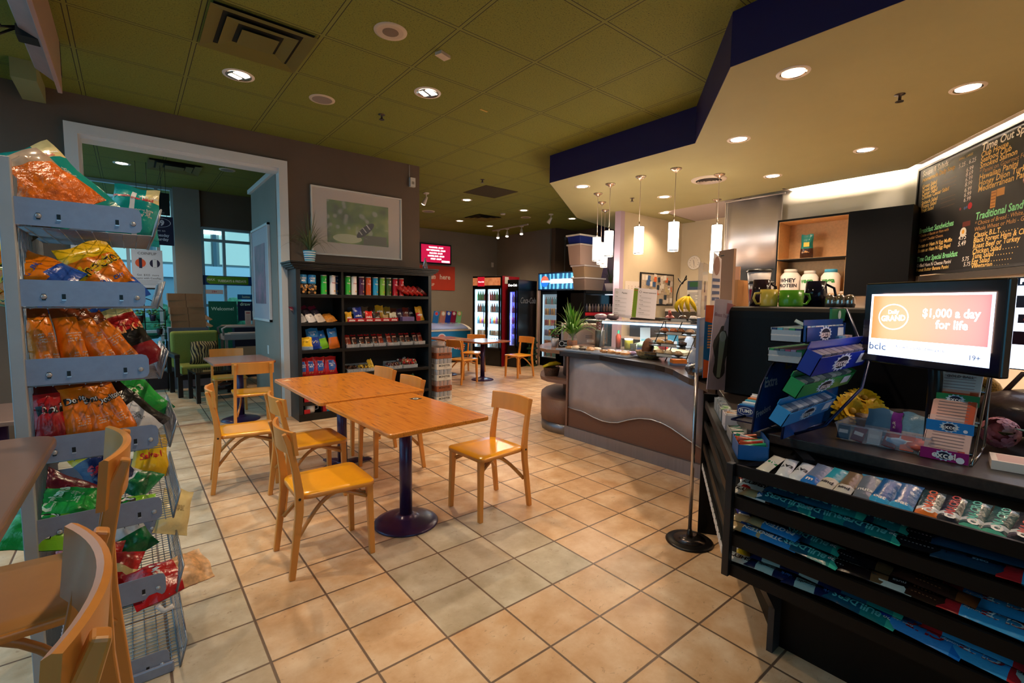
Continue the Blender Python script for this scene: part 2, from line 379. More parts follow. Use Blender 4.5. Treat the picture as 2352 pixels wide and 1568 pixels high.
# dropped ceiling with purple sides
SOFF = [(3.31, 1.71), (4.56, 2.69), (4.56, 4.84), (6.77, 6.41), (8.6, 6.9), (9.7, 6.9), (9.7, 5.2), (7.45, 5.0), (7.3, 2.9), (7.26, 1.52), (3.31, -1.31)]
b = MB(); b.mat(OLIVEC).prism(SOFF, BZ, BZ+.03)
b.mat(M('back_ceiling_paint', '#b8adb0', .7)).prism([(7.45, 5.0), (9.7, 5.2), (9.7, 3.6), (7.62, 3.6), (7.45, 3.6)], BZ+.012, BZ+.03); struct('ceiling_dropped', b)
b = MB(); b.mat(PURPLE)
ring = SOFF[:5]
for (ax, ay), (cx, cy) in zip([(3.31, -1.5)]+ring[:-1], ring):
    d = Vector((cx-ax, cy-ay, 0)).normalized(); nn = Vector((-d.y, d.x, 0))*.03
    b.prism([(ax+nn.x*.1, ay+nn.y*.1), (cx+nn.x*.1, cy+nn.y*.1), (cx-nn.x, cy-nn.y), (ax-nn.x, ay-nn.y)], BZ+.001, CZ)
struct('trim_4', b)
b = MB(); b.mat(TRIMW).box(7.2, 7.5, 2.86, 2.9, BZ, CZ); struct('trim_5', b)
# cove lights hidden on top of the dropped ceiling's rear edge
def cove(x0, y0, x1, y1, n, label):
    t = thing('cove_light', label, 'light', (x0, y0, BZ+.03), math.atan2(y1-y0, x1-x0)); L = math.hypot(x1-x0, y1-y0)
    b = MB(); b.mat(C('#dddddd')).box(0, L, -.03, .03, 0, .02).mat(E('#ffe6c4', 3)); b.at(T(0, 0, .035, ry=PI/2)).lathe([(.012, .02), (.012, L-.02)], 8); b.build('tube', t)
    for i in range(n):
        l = lamp('AREA', (L*(i+.5)/n, -.02, .06), 26*L/n, (1, .83, .62), shape='RECTANGLE', size=L/n*.95, size_y=.05, rot=(math.radians(50), 0, 0), parent=t)
    return t
cove(7.33, 2.84, 7.33, 1.55, 1, 'hidden tube light washing the cream wall above the black cabinet')
cove(7.27, 1.42, 3.55, -1.245, 3, 'hidden tube light washing the wall above the chalkboard menu')
# ---------------------------------------------------------------- outside
b = MB(); b.mat(M('outside_paving', '#6d7f86', .8, noise=(2, .2))).box(-14, -1.4, -12, 30, -.1, -.02).box(-1.4, 14, 12.2, 30, -.1, -.02); o = one('pavement', b, 'grey paving outside the lounge windows', 'pavement'); o['kind'] = 'structure'
b = MB(); b.mat(C('#7f97a3', .7)).box(-9, 8, 19, 22, 0, 2.2).mat(C('#c3d6dc', .6)).box(-9, 8, 18.9, 19, 2.2, 2.6).box(-9, 8, 18.7, 22, 4.6, 5.1)
b.mat(C('#93aab2', .6)).box(-9, 8, 19.3, 22, 2.6, 4.6)
t = thing('building', 'pale building with lit windows across the street', 'building', (0, 0, 0)); b.build('facade', t)
b = MB(); b.mat(E('#9fb8b0', .55))
for i in range(9): b.box(-8+i*1.75, -6.5+i*1.75, 19.2, 19.29, 2.7, 4.5)
b.mat(E('#f4ffff', 3))
for i in range(6): b.box(-6.9+i*2.2, -6.2+i*2.2, 19.1, 19.15, 3.7, 3.82)
b.mat(C('#4d626b')); 
for i in range(10): b.box(-8.2+i*1.75, -8.1+i*1.75, 19.1, 19.29, 2.6, 4.6)
b.build('window_band', t)
b = MB(); rr = random.Random(3); b.mat(M('hedge_leaves', '#2f6a48', .7, noise=(14, .5)))
for i in range(60): b.ball(rr.uniform(-3, 4), rr.uniform(15.2, 16.0), rr.uniform(.2, 1.3), rr.uniform(.15, .32), 7, 5, jit=.25, rnd=rr)
one('hedge', b, 'low green hedge outside behind the lounge window', 'hedge')
# ---------------------------------------------------------------- lamps in the ceilings
CANM = [C('#e8ded2', .35), C('#b9b0a4', .18, .9), E('#ffe9cc', 12)]
def can_mesh(r=.085, br=1):
    b = MB(); b.mat(CANM[0]).lathe([(r, -.006), (r+.022, -.004), (r+.024, 0)], 28, close=False)
    b.mat(CANM[1]).lathe([(r, -.006), (r*.85, -.001)], 28, close=False)
    b.mat(CANM[2]).at(T(0, 0, -.002)).disc(0, 0, r*.86, 0, 28)
    b.f[-1] = b.f[-1][::-1]
    return b
def twin_mesh():
    b = MB(); r = .105; b.mat(CANM[0]).lathe([(r, -.006), (r+.022, -.004), (r+.024, 0)], 28, close=False)
    b.mat(CANM[1]).lathe([(r, -.006), (r*.85, -.002)], 28, close=False); b.disc(0, 0, r*.86, -.002, 28); b.f[-1] = b.f[-1][::-1]
    b.mat(CANM[2]); b.cbox(0, .045, -.004, .1, .045, .003).cbox(0, -.04, -.004, .12, .06, .003)
    return b
proto = {}
def can(x, y, z, power, label, col, group, twin=False, ang=125):
    t = thing('ceiling_light', label, 'ceiling light', (x, y, z), .5, group)
    k = 'twin' if twin else 'one'
    if k not in proto: proto[k] = (twin_mesh() if twin else can_mesh()).mesh('trim')
    o = bpy.data.objects.new('lens', proto[k]); COL.objects.link(o); o.parent = t
    lamp('SPOT', (0, 0, -.015), power, col, shadow_soft_size=.045, spot_size=math.radians(ang), spot_blend=.75, parent=t)
    return t
lbl = ['recessed light by the big ceiling vent, above the lounge opening', 'twin-lamp recessed light in the middle of the green ceiling', 'recessed light just behind the dark ceiling tile',
       'recessed light behind the dark tile, toward the coolers', 'recessed light nearest the glowing coolers', 'recessed light between the track light and the small vent', 'recessed light at the far corner of the purple ceiling drop',
       'recessed light in the lounge ceiling beyond the doorway', 'recessed light above the near tables', 'recessed light above the snack rack']
for i, (x, y) in enumerate(CAN_PTS): can(x, y, CZ, CAN_W*(1.0 if i < 2 else .8), lbl[i], WARM, 'recessed lights in the tile ceiling', twin=i < 2)
lbl = ['large recessed light nearest the purple corner in the dropped ceiling', 'recessed light at the right edge of the dropped ceiling', 'recessed light beside the purple bend', 'recessed light in front of the menu board',
       'recessed light in front of the black wall cabinet', 'recessed light behind the two front pendants', 'small recessed light near the pointed tip of the dropped ceiling', 'recessed light close to the cream kitchen wall', 'added recessed light for the lottery screen, out of frame', 'added recessed light for the flowers, out of frame']
for i, (x, y) in enumerate(BULK_PTS): can(x, y, BZ, BULK_W*(1.0 if i < 4 else .8), lbl[i], WARM2, 'recessed lights in the dropped ceiling')
# ================================================================ chairs and tables
BEECH = M('beech_wood', '#d68c3c', .38, noise=(7, .10), stretch=(1, 1, .12), coat=.25)
SEATW = M('golden_seat', '#f8ac1e', .25, noise=(5, .05), coat=.4)
BENT = M('bent_beech', '#b9803f', .35, noise=(9, .12), coat=.2)
PLUM = M('plum_metal', '#33204a', .32, .3, noise=(60, .08), coat=.3)
BLACKM = C('#0c0b0d', .4)
def seat_outline(w0, w1, x0, x1, r=.045, n=5):
    pts = []
    for cx, cy, a0, rr in ((x1-r, w1-r, 0, r), (x0+.08, w0-.07, 1, .075), (x0+.08, -(w0-.07), 2, .075), (x1-r, -(w1-r), 3, r)):
        for i in range(n+1):
            a = (a0+i/n)*PI/2
            pts.append((cx+rr*math.cos(a), cy+rr*math.sin(a)))
    return pts
def make_chair(name, label, sh=.45, bh=.81, group=None, seatmat=None):
    """faces +x, origin on the floor below the seat"""
    t = thing(name, label, 'chair', group=group)
    o = seat_outline(.185, .205, -.21, .225)
    b = MB(); b.mat(BEECH).prism(o, sh-.026, sh-.003, True)
    n = len(o); top = [(x*.985, y*.985, sh+.002) for x, y in o]; mid = [(x*.7, y*.7, sh+.001) for x, y in o]; c = [(0, 0, sh+.0005)]
    b.mat(seatmat or SEATW); b.put([(x, y, sh-.003) for x, y in o]+top+mid+c, [(i, (i+1) % n, n+(i+1) % n, n+i) for i in range(n)]+[(n+i, n+(i+1) % n, 2*n+(i+1) % n, 2*n+i) for i in range(n)]+[(2*n+i, 2*n+(i+1) % n, 3*n) for i in range(n)], True)
    b.build('seat', t)
    for s in (-1, 1):
        b = MB(); b.mat(BEECH).bar([(.205, s*.175, 0), (.195, s*.165, sh-.025)], [.03, .038], [.03, .038]); b.build('leg', t, .004)
    for s in (-1, 1):
        p = [(-.245, s*.19, 0), (-.222, s*.187, sh*.4), (-.198, s*.183, sh*.8), (-.196, s*.181, sh+.02), (-.21, s*.178, sh+.14), (-.238, s*.175, bh-.075), (-.262, s*.172, bh-.012)]
        b = MB(); b.mat(BEECH).bar(p, .03, [.032, .036, .042, .044, .036, .032, .022]); b.build('leg', t, .005)
        d = MB(); d.mat(BLACKM).at(T(-.197, s*(.181+.0165), sh-.014, rx=PI/2)).lathe([(.007, -.002), (.007, .002)], 10); d.build('screw_cap', t)
    # curved backrest board in front of the posts
    b = MB(); b.mat(BEECH); vs = []; fs = []; n = 14
    for i in range(n+1):
        a = -1+2*i/n; y = a*.205; x = -.222-.045*(1-a*a)+.015; 
        for k, (dx, z) in enumerate(((.009, bh-.13), (.009+.0, bh-.004), (.0, bh), (-.009, bh-.004), (-.009, bh-.13))):
            vs.append((x+dx-(.012 if z > bh-.1 else 0), y, z))
    for i in range(n):
        for k in range(5):
            j = (k+1) % 5; fs.append((i*5+k, i*5+j, i*5+5+j, i*5+5+k)[::-1])
    fs += [tuple(range(5)), tuple(range(n*5+4, n*5-1, -1))]
    b.put(vs, fs, True); b.f = b.f; o2 = b.build('backrest', t)
    w = o2.modifiers.new('edge', 'EDGE_SPLIT'); w.split_angle = .8
    for s in (-1, 1):
        low = .21 if sh < .6 else sh-.26
        arc = []
        for i in range(13):
            u = i/12; x = -.205+.385*u; z = low+(sh-.045-low)*math.sin(min(1, u*1.55)*PI/2) if u < .65 else sh-.045-(u-.65)/.35*.05
            y = s*(.168-.05*math.sin(u*PI)); arc.append((x, y, z))
        b = MB(); b.mat(BENT).tube(arc, .010, 8, flat=1.3); b.build('stretcher', t)
    b = MB(); b.mat(BENT).tube([(.19-.22*math.sin(PI*i/12), -.155+.31*i/12, sh-.075+.03*math.sin(PI*i/12)) for i in range(13)], .009, 8); b.build('front_hoop', t)
    return t
chairA = make_chair('dining_chair', 'wooden chair with a golden seat at the near left corner of the front table', group='wooden dining chairs')
def put_chair(x, y, rz, label, first=None):
    c = dup(chairA, (x, y, 0), (0, 0, rz), label); return c
chairA.location = (.865, 2.80, 0); chairA.rotation_euler = (0, 0, math.radians(-1))
CH = [(1.995, 2.725, 183, 'light wooden chair standing alone to the right of the front oak table'),
      (.70, 4.33, -6, 'light wooden chair nearest the lounge doorway, at the far left of the tables'),
      (1.03, 3.72, 1, 'light wooden chair half in table shadow at the left side of the rear oak table'),
      (1.775, 3.93, 180, 'wooden chair on the bookcase side, backrest just behind the front table'),
      (1.82, 4.62, 182, 'wooden chair beside the black bookcase, only its backrest showing above the rear table'),
      (1.06, 6.05, 84, 'wooden chair with its back to us at the small table inside the doorway'),
      (1.02, 7.42, -93, 'wooden chair behind the small lounge table, backrest tip above the tabletop'),
      (4.80, 7.37, 14, 'wooden chair left of the far table by the drink coolers'),
      (6.13, 7.33, 186, 'wooden chair right of the far table, in front of the dark cooler'),
      (5.62, 8.25, 215, 'wooden chair behind the far table, in front of the glowing cooler'),
      (4.50, 8.25, 5, 'wooden chair mostly hidden behind the left chair of the far table')]
for x, y, a, l in CH: put_chair(x, y, math.radians(a), l)
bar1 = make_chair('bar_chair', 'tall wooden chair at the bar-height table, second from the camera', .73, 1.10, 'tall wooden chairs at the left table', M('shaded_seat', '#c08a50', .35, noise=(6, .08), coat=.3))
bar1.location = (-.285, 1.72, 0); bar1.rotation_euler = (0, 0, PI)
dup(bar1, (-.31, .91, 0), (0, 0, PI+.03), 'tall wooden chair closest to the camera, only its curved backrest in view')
def table(name, label, x0, y0, x1, y1, z, rz, base, group, topmat, cross=False, rtop=.03, pole=.042):
    cx, cy = (x0+x1)/2, (y0+y1)/2; w, d = x1-x0, y1-y0
    t = thing(name, label, 'table', (cx, cy, 0), rz, group)
    b = MB(); b.mat(topmat)
    pts = []
    for sx, sy, a0 in ((1, 1, 0), (-1, 1, 1), (-1, -1, 2), (1, -1, 3)):
        for i in range(5):
            a = (a0+i/4)*PI/2; pts.append((sx*(w/2-rtop)+rtop*math.cos(a), sy*(d/2-rtop)+rtop*math.sin(a)))
    b.prism(pts, z-.03, z); b.build('tabletop', t, .008, seg=3)
    bx, by = base
    b = MB(); b.mat(PLUM).at(T(bx, by, 0)).lathe([(pole, .05), (pole, z-.05)], 24); b.build('pole', t)
    b = MB(); b.mat(C('#222222')).at(T(bx, by, 0)).box(-.2, .2, -.03, .03, z-.05, z-.03).box(-.03, .03, -.2, .2, z-.05, z-.03); b.build('top_bracket', t)
    b = MB(); b.mat(PLUM).at(T(bx, by, 0))
    if cross:
        for a in range(4):
            b.at(T(bx, by, 0, rz=a*PI/2+.2)); b.bar([(0, 0, .045), (.15, 0, .04), (.29, 0, .018)], [.07, .06, .05], [.04, .035, .02])
        b.at(T(bx, by, 0)).lathe([(.06, .03), (.05, .07)], 16)
        b.build('base', t, .004)
    else:
        b.lathe([(.215, 0), (.217, .006), (.21, .014), (.16, .03), (.09, .042), (.06, .05), (.055, .062), (pole, .066)], 40); b.build('base', t)
    return t
t1 = table('dining_table', 'oak-topped table on a round plum pedestal, nearest to the camera', 1.07, 2.415, 1.775, 3.42, .765, math.radians(2.5), (-.02, -.06), 'oak tables', OAK)
t2 = table('dining_table', 'larger oak-topped table behind the front one, before the bookcase', 1.02, 3.465, 1.88, 4.75, .768, math.radians(1), (-.02, .05), 'oak tables', OAK, True)
b = MB(); b.mat(C('#111111')).box(-.035, .035, -.035, .035, 0, .001).mat(C('#e8e4dc')).at(T(0, 0, .0012)).disc(0, 0, .022).mat(C('#111111')).at(T(0, 0, .0016)).disc(0, .002, .012)
one('table_sticker', b, 'small black and white sticker on the far corner of the front table', 'sticker', (1.66, 3.20, .765), (0, 0, .3))
b = MB(); b.mat(C('#e9cfa4')).prism([(-.04, -.025), (.04, -.02), (.02, .03)], 0, .003); one('paper_scrap', b, 'small cream scrap of paper at the left corner of the rear table', 'paper', (1.08, 4.60, .768))
REDW = M('cherry_laminate', '#a8684a', .25, noise=(5, .1), coat=.3)
t3 = table('lounge_table', 'small reddish table inside the doorway between two chairs', .70, 6.25, 1.36, 7.05, .765, .02, (0, 0), 'reddish laminate tables', REDW)
t4 = table('lounge_table', 'reddish table in front of the drink coolers', 4.93, 7.08, 5.72, 7.86, .765, .15, (-.05, -.05), 'reddish laminate tables', REDW)
t5 = table('lounge_table', 'reddish table behind the far table, close to the bookcase end', 4.75, 7.95, 5.35, 8.75, .765, 0, (0, 0), 'reddish laminate tables', REDW)
BARW = M('brown_laminate', '#7d6155', .35, noise=(4, .08), coat=.2)
t6 = table('bar_table', 'bar-height brown table cut off by the left edge of the photo', -.98, .95, -.205, 2.10, 1.06, math.radians(-1), (-.12, .1), 'bar tables', BARW, rtop=.07)
t7 = table('lounge_table', 'brown table standing behind the snack rack by the windows', -.98, 4.0, -.38, 4.7, .765, 0, (0, 0), 'brown tables by the window', BARW)
# ================================================================ packets, cans, boxes
def foil(h, k=''): return M('foil%s%s' % (h, k), h, .24, 0, .6, bump=(26, .45))
WHT = C('#ece8e4', .4); BLK = C('#0b0b0c', .4); INK = C('#1a1a20', .5)
PRINT = C('#e7dccb', .5)
def bag_mb(w, h, t, zone, texts=(), seed=0, nx=10, ny=12, crimp=.05, back=None):
    """pillow packet standing on its lower edge, face towards -y; zone(u,v) -> material"""
    r = random.Random(seed); b = MB(); ph = [r.uniform(0, 6) for _ in range(6)]; k1, k2 = r.uniform(2, 4), r.uniform(3, 6)
    def depth(u, v):
        e = max(0, 1-abs(u)**3)**.7; q = min(1, max(0, (v-crimp)/.16))*min(1, max(0, (1-crimp-v)/.2)); q = q*q*(3-2*q)
        wr = 1+.22*math.sin(k1*u*3+ph[0]+v*k2*2)*math.cos(v*k2*2.4+ph[1])+.1*math.sin(u*9+ph[2])*math.sin(v*13+ph[3])
        return t/2*e*q*wr*(1.12-.35*v)+.0012
    def pt(u, v, side):
        ww = w/2*(1-.09*math.sin(PI*v)+.03*math.sin(v*11+ph[4])-.14*v*v)
        return (u*ww, side*depth(u, v), v*h+.006*math.sin(u*4+ph[5])*(v > .9))
    for side in (-1, 1):
        vs = [pt(-1+2*i/nx, j/ny, side) for j in range(ny+1) for i in range(nx+1)]
        base = len(b.v); b.put(vs, [])
        for j in range(ny):
            for i in range(nx):
                u, v = -1+2*(i+.5)/nx, (j+.5)/ny
                m = zone(u, v) if side < 0 or back is None else back
                b.mat(m); a = base+j*(nx+1)+i; f = (a, a+1, a+nx+2, a+nx+1)
                b.f.append(f if side < 0 else f[::-1]); b.fm.append(b.mi); b.sm.append(True)
    for (s, u, v, size, m, *rest) in texts:
        rot = rest[0] if rest else 0; bold = rest[1] if len(rest) > 1 else .01; wx = rest[2] if len(rest) > 2 else 1
        def fn(x, y, z):
            uu, vv = x/(w/2), y/h
            if abs(uu) > .97: uu = math.copysign(.97, uu)
            vv = min(.99, max(.01, vv)); p = pt(uu, vv, -1); return (p[0], p[1]-.0012, p[2])
        b.mat(m); b.text(s, u*w/2, v*h, size, 0, bold=bold, wx=wx, rot=rot, fn=fn)
    return b
def plain(m): return lambda u, v: m
def split(lo, m1, m2, mtop=None, hi=.86): return lambda u, v: m1 if v < lo else (mtop if (mtop and v > hi) else m2)
def carton(b, w, d, h, m, text=None, tm=None, ts=.02, top=None):
    b.mat(m).box(-w/2, w/2, -d/2, d/2, 0, h)
    if top: b.mat(top).box(-w/2+.001, w/2-.001, -d/2+.001, d/2-.001, h, h+.0008)
    if text:
        X0 = b.X.copy(); b.at(X0 @ T(0, -d/2-.0008, 0) @ FRONT); b.mat(tm)
        for s, x, z, sz in text: b.text(s, x, z, sz, 0, bold=.02)
        b.at(X0)
    return b
# ---------------------------------------------------------------- snack rack on the left
RACKM = M('rack_grey', '#8f97ad', .35, .25, noise=(30, .06)); RACKP = M('rack_post_paint', '#aab0b6', .4, .1, noise=(8, .05)); WIRE = C('#8d929c', .3, .7)
rack = thing('snack_rack', 'grey wire snack rack with seven tiers of crisp bags', 'rack', (-.28, 2.25, 0))
for y in (0, .62):
    b = MB(); b.mat(RACKP).box(-.035, .0, y-.018, y+.018, .02, 1.95); b.build('post', rack, .003)
b = MB(); b.mat(WIRE)
for i in range(22): b.tube([(.0, .02+i*.028, .1), (.0, .02+i*.028, 1.9)], .0022, 4)
for i in range(26): b.tube([(-.002, .0, .12+i*.07), (-.002, .62, .12+i*.07)], .0022, 4)
b.build('back_grid', rack)
b = MB(); b.mat(RACKM).box(-.03, .36, -.012, .0, .0, .045).box(-.03, .36, .62, .632, 0, .045).box(-.03, 0, 0, .62, .0, .04); b.build('foot_frame', rack, .01)
TIERS = [1.783, 1.513, 1.245, .972, .685, .375, .055]
BRM = MB()
for k, z in enumerate(TIERS):
    dx = .018 if k > 2 else 0; x1 = .328+dx; h = .045
    for y in (0, .62):
        b = MB(); b.mat(RACKM)
        prof = [(.0, z-h), (x1-.02, z-h), (x1-.006, z-h+.006), (x1, z-h+.02), (x1, z+h-.02), (x1-.006, z+h-.006), (x1-.02, z+h), (.0, z+h)]
        b.at(T(0, y+.002, 0, rx=PI/2)).prism(prof, 0, .004).at(Matrix.Identity(4))
        br = b.build('side_bracket', rack)
        d = MB(); d.mat(BLK)
        for x in (.055, .105, x1-.07): d.at(T(x, y-.0025, z-.012)).box(-.005, .005, -.0006, .0, -.012, .01)
        d.mat(C('#c7ccd6', .3, .6))
        for x in (.055, x1-.025): d.at(T(x, y-.003, z-.012, rx=PI/2)).lathe([(.009, 0), (.006, .003), (0, .004)], 10)
        for x in (.105, x1-.07): d.at(T(x, y-.004, z-.022)).box(-.005, .006, -.002, .002, -.002, .002)
        e = d.build('slot', br); e['kind'] = 'stuff'
    b = MB(); b.mat(WIRE); zb = z-.05
    for i in range(24): b.tube([(.0, .01+i*.026, zb), (.36+dx, .01+i*.026, zb), (.385+dx, .01+i*.026, zb+.10)], .0018, 4)
    for i in range(9): b.tube([(.02+i*.042, .0, zb-.002), (.02+i*.042, .62, zb-.002)], .0018, 4)
    b.tube([(.362+dx, -.004, zb+.0), (.388+dx, -.004, zb+.10), (.388+dx, .624, zb+.10), (.362+dx, .624, zb)], .0035, 6, closed=True)
    b.tube([(.373+dx, 0, zb+.05), (.373+dx, .62, zb+.05)], .002, 5)
    b.build('wire_basket', rack)
OR = foil('#e8780c'); ORD_ = foil('#7c3410'); TEAL = foil('#0f8f8a'); REDF = foil('#b3161c'); GRNF = foil('#1f9b3d'); DGRN = foil('#0c6b3c'); YELF = foil('#e8b916'); BLUF = foil('#1b4fae'); DRED = foil('#7c1420'); BLKF = foil('#17161a'); SILV = foil('#9fb6cf'); CRM = foil('#e4cf93'); GOLD = foil('#c8912c'); LIME = foil('#7fbf2a'); WHTF = foil('#dcdde2'); NAVY = foil('#16265c'); MAROON = foil('#4c1016')
def backprint(u, v, s=.011, m=PRINT): return [('nutrition facts', u, v, s, m), ('per serving', u, v-.035, s, m), ('energy  fat', u, v-.07, s, m), ('sodium  fibre', u, v-.105, s, m)]
bagn = [0]
def snack(style, x, y, tier, rz, lean, label, roll=0, s=1.0, dz=0, group=None):
    bagn[0] += 1; w, h, t, zone, texts, back = style
    b = bag_mb(w*s, h*s, t*s, zone, texts, seed=bagn[0]*7+3, back=back)
    z = TIERS[tier]-.046+.008+dz
    o = one('snack_bag', b, label, 'snack bag', (-.28+x, 2.25+y, z), (0, 0, 0), group)
    o.rotation_euler = (Matrix.Rotation(math.radians(rz), 3, 'Z') @ Matrix.Rotation(-math.radians(lean), 3, 'X') @ Matrix.Rotation(math.radians(roll), 3, 'Y')).to_euler()
    return o
S_TEAL = (.27, .36, .11, lambda u, v: (WHTF if -.12 < u+.3*(v-.5) < .02 else CRM if (u > .45 and v > .72) else TEAL), [('crispy bites', .55, .84, .02, WHT, 0, .02), ('premium', -.6, .8, .02, C('#c2213a', .4), 0, .03), ('oven baked', .3, .78, .02, C('#c2213a', .4), 0, .03)]+backprint(.35, .58, .015, C('#f0d9cf')), TEAL)
S_DOR = (.13, .31, .075, lambda u, v: (SILV if v > .93 else ORD_ if v > .84 else OR), [('Doritos', .15, .66, .03, BLK, .08, .10), ('Doritos', .15, .665, .03, WHT, .08, .02)]+backprint(.15, .42, .009), ORD_)
S_DORB = (.106, .31, .085, lambda u, v: (ORD_ if v > .86 else OR), backprint(0, .6, .010)+backprint(0, .32, .010), OR)
S_DORR = (.13, .31, .075, lambda u, v: (MAROON if v > .8 else REDF), [('Doritos', .3, .62, .04, BLK, .08, .10), ('Doritos', .3, .625, .04, WHT, .08, .02)], DRED)
S_CHE = (.26, .33, .10, lambda u, v: (BLUF if v < .2+.12*u else YELF if v > .75 else OR), [('Cheetos', 0, .62, .065, YELF, .25, .05), ('Cheetos', .02, .615, .065, BLK, .25, .0), ('CRUNCHY', .1, .36, .022, BLUF, .1, .02)], GRNF)
S_PUFF = (.30, .34, .13, lambda u, v: M('orange_puffs', '#e86a10', .3, noise=(45, .35), bump=(55, .9)) if v < .66 else M('clear_film', '#b99c86', .12, 0, .8, noise=(12, .25), alpha=.9), [], None)
S_TOR = (.24, .34, .09, lambda u, v: (DRED if v < .3 else BLKF if v < .62 else REDF if v < .85 else CRM), [('Tortillos', 0, .62, .06, C('#f0a56a'), 0, .03)], REDF)
S_BLKW = (.22, .30, .08, lambda u, v: (WHTF if v < .55 and abs(u) < .7 else BLKF), backprint(0, .4, .013, INK)+[('kettle', 0, .72, .03, OR)], BLKF)
S_GRN = (.22, .31, .09, lambda u, v: (DGRN if v > .75 or v < .12 else GRNF), [('Crisps', 0, .55, .055, C('#d9e6c2'), 0, .04)]+backprint(0, .38, .012, C('#cfe0bb')), GRNF)
S_RUF = (.24, .31, .09, lambda u, v: (LIME if v < .4 else GRNF), [('MAX', -.1, .4, .07, BLK, .1, .05), ('MAX', -.11, .405, .07, WHT, .1, .02)], GRNF)
S_RED = (.22, .30, .085, lambda u, v: (REDF if abs(u+.2) > .2 or v > .5 else CRM), [('HOT', -.1, .65, .05, YELF, .1, .04)], DRED)
S_REDN = (.23, .29, .09, lambda u, v: (M('noodle_photo', '#d8a676', .35, noise=(30, .4)) if v > .55 else REDF), [('Twists', -.1, .35, .05, WHT, 0, .04)], REDF)
S_NAV = (.21, .29, .08, lambda u, v: (YELF if v > .8 else NAVY), [('Sour', 0, .55, .06, C('#d8263c'), .1, .05)], WHTF)
S_YEL = (.2, .27, .08, plain(YELF), [('Salted', 0, .5, .04, C('#c22'), .1, .03)], YELF)
S_CRM = (.16, .22, .06, plain(CRM), backprint(0, .6, .01, C('#8a6a3a')), BLKF)
S_WG = (.2, .27, .08, lambda u, v: (DGRN if v < .4 else WHTF), [('Onion', 0, .7, .04, BLUF, .1, .03)], WHTF)
S_DRED = (.22, .31, .08, plain(DRED), [('bbq', 0, .5, .05, C('#b3202c'))], MAROON)
pl_ = 'top tier of the snack rack'
snack(S_PUFF, .13, .09, 0, 0, 35, 'clear bag of orange puffs slumped on the top tier of the rack', roll=-38, s=.86, dz=.06)
snack(S_TEAL, .175, .27, 0, 4, 22, 'large teal snack bag leaning above the orange puffs', roll=-36, s=.92, dz=.06)
snack(S_TEAL, .30, .50, 0, -8, 8, 'upright teal snack bag at the aisle end of the top tier', roll=6, s=.72)
snack((.2, .3, .09, plain(M('grey_film', '#5b4b44', .3)), [], None), .03, .35, 0, 10, 30, 'grey snack bag at the left edge of the top tier', roll=-50, s=.8)
snack(S_CHE, .10, .12, 1, 4, 40, 'orange and yellow cheese snack bag lying in the second tier', roll=-52, s=.85, dz=.05)
snack(S_CHE, .26, .24, 1, 12, 20, 'orange and blue cheese snack bag tipping toward the aisle in the second tier', roll=-24, s=.82)
snack(S_CHE, .08, .30, 1, 0, 55, 'orange cheese snack bag at the back of the second tier', roll=-60, s=.8)
snack(S_BLKW, .27, .45, 1, 8, 20, 'dark snack bag deep in the second tier behind the blue corner', roll=-20, s=.7)
for i, (x, rl) in enumerate(((.05, -2), (.125, -3), (.215, -18), (.29, -28))):
    snack(S_DORB, x, .07+.045*i, 2, 30, 12, 'orange corn chip bag, %s from the left in the third tier' % ORD[i], roll=rl, s=.86)
snack(S_TOR, .31, .27, 2, 10, 16, 'red and black tortilla bag curving toward the aisle in the third tier', roll=-22, s=.82)
snack(S_DOR, .10, .30, 2, 20, 10, 'dark orange bag behind the front row in the third tier', s=.9)
snack(S_DOR, .23, .42, 2, 12, 12, 'brown-topped bag deep in the third tier', s=.9, roll=-10)
snack(S_DORR, .05, .09, 3, 24, 10, 'red corn chip bag at the left end of the fourth tier', s=.85)
for i, (x, rl) in enumerate(((.125, -3), (.19, -8), (.255, -18))):
    snack(S_DOR, x, .10+.02*i, 3, 20, 14, 'orange corn chip bag with white logo, %s of three in the fourth tier' % ORD[i], roll=rl, s=.9)
snack(S_BLKW, .325, .18, 3, 10, 18, 'black bag with a white panel in the fourth tier', roll=-36, s=.85)
snack(S_DORR, .335, .30, 3, 10, 16, 'dark red bag behind the black one in the fourth tier', roll=-36, s=.95)
snack(S_GRN, .34, .44, 3, 6, 14, 'green crisp bag at the far end of the fourth tier', roll=-32, s=.95)
snack(S_DRED, .14, .20, 4, 10, 45, 'dark red bag lying at the left of the fifth tier', roll=-45, s=.8, dz=.02)
snack(S_NAV, .22, .34, 4, 0, 40, 'navy and yellow bag in the middle of the fifth tier', roll=-28, s=.8, dz=.03)
snack(S_YEL, .32, .5, 4, 6, 20, 'yellow bag at the far end of the fifth tier', roll=6, s=.75, dz=.01)
snack(S_RUF, .13, .05, 4, 2, 66, 'bright green ridged crisp bag lying in front in the fifth tier', roll=-70, s=.9)
snack(S_GRN, .17, .12, 4, 4, 68, 'green crisp bag lying just behind the ridged one in the fifth tier', roll=-66, s=.85, dz=.05)
snack(S_WG, .33, .33, 4, 4, 60, 'white and green striped bag in the fifth tier', roll=-50, s=.75, dz=.02)
snack(S_RUF, .33, .14, 4, 4, 74, 'green and red bag lying at the aisle end of the fifth tier', roll=-84, s=.7)
snack(S_CRM, .38, .36, 5, 30, 26, 'cream packet sticking out over the wire of the sixth tier', roll=30, s=.95, dz=.08)
snack(S_WG, .26, .40, 5, 8, 30, 'white and green bag standing in the sixth tier', roll=-20, s=.9)
snack(S_RED, .26, .22, 5, 6, 64, 'crumpled red bag in the sixth tier, behind the noodle one', roll=-66, s=.85, dz=.02)
snack(S_RED, .2, .30, 5, 6, 60, 'glossy red bag at the back of the sixth tier', roll=-70, s=.85, dz=.05)
snack(S_REDN, .23, .07, 5, 2, 72, 'red bag with a noodle picture at the front of the sixth tier', roll=80, s=.95)
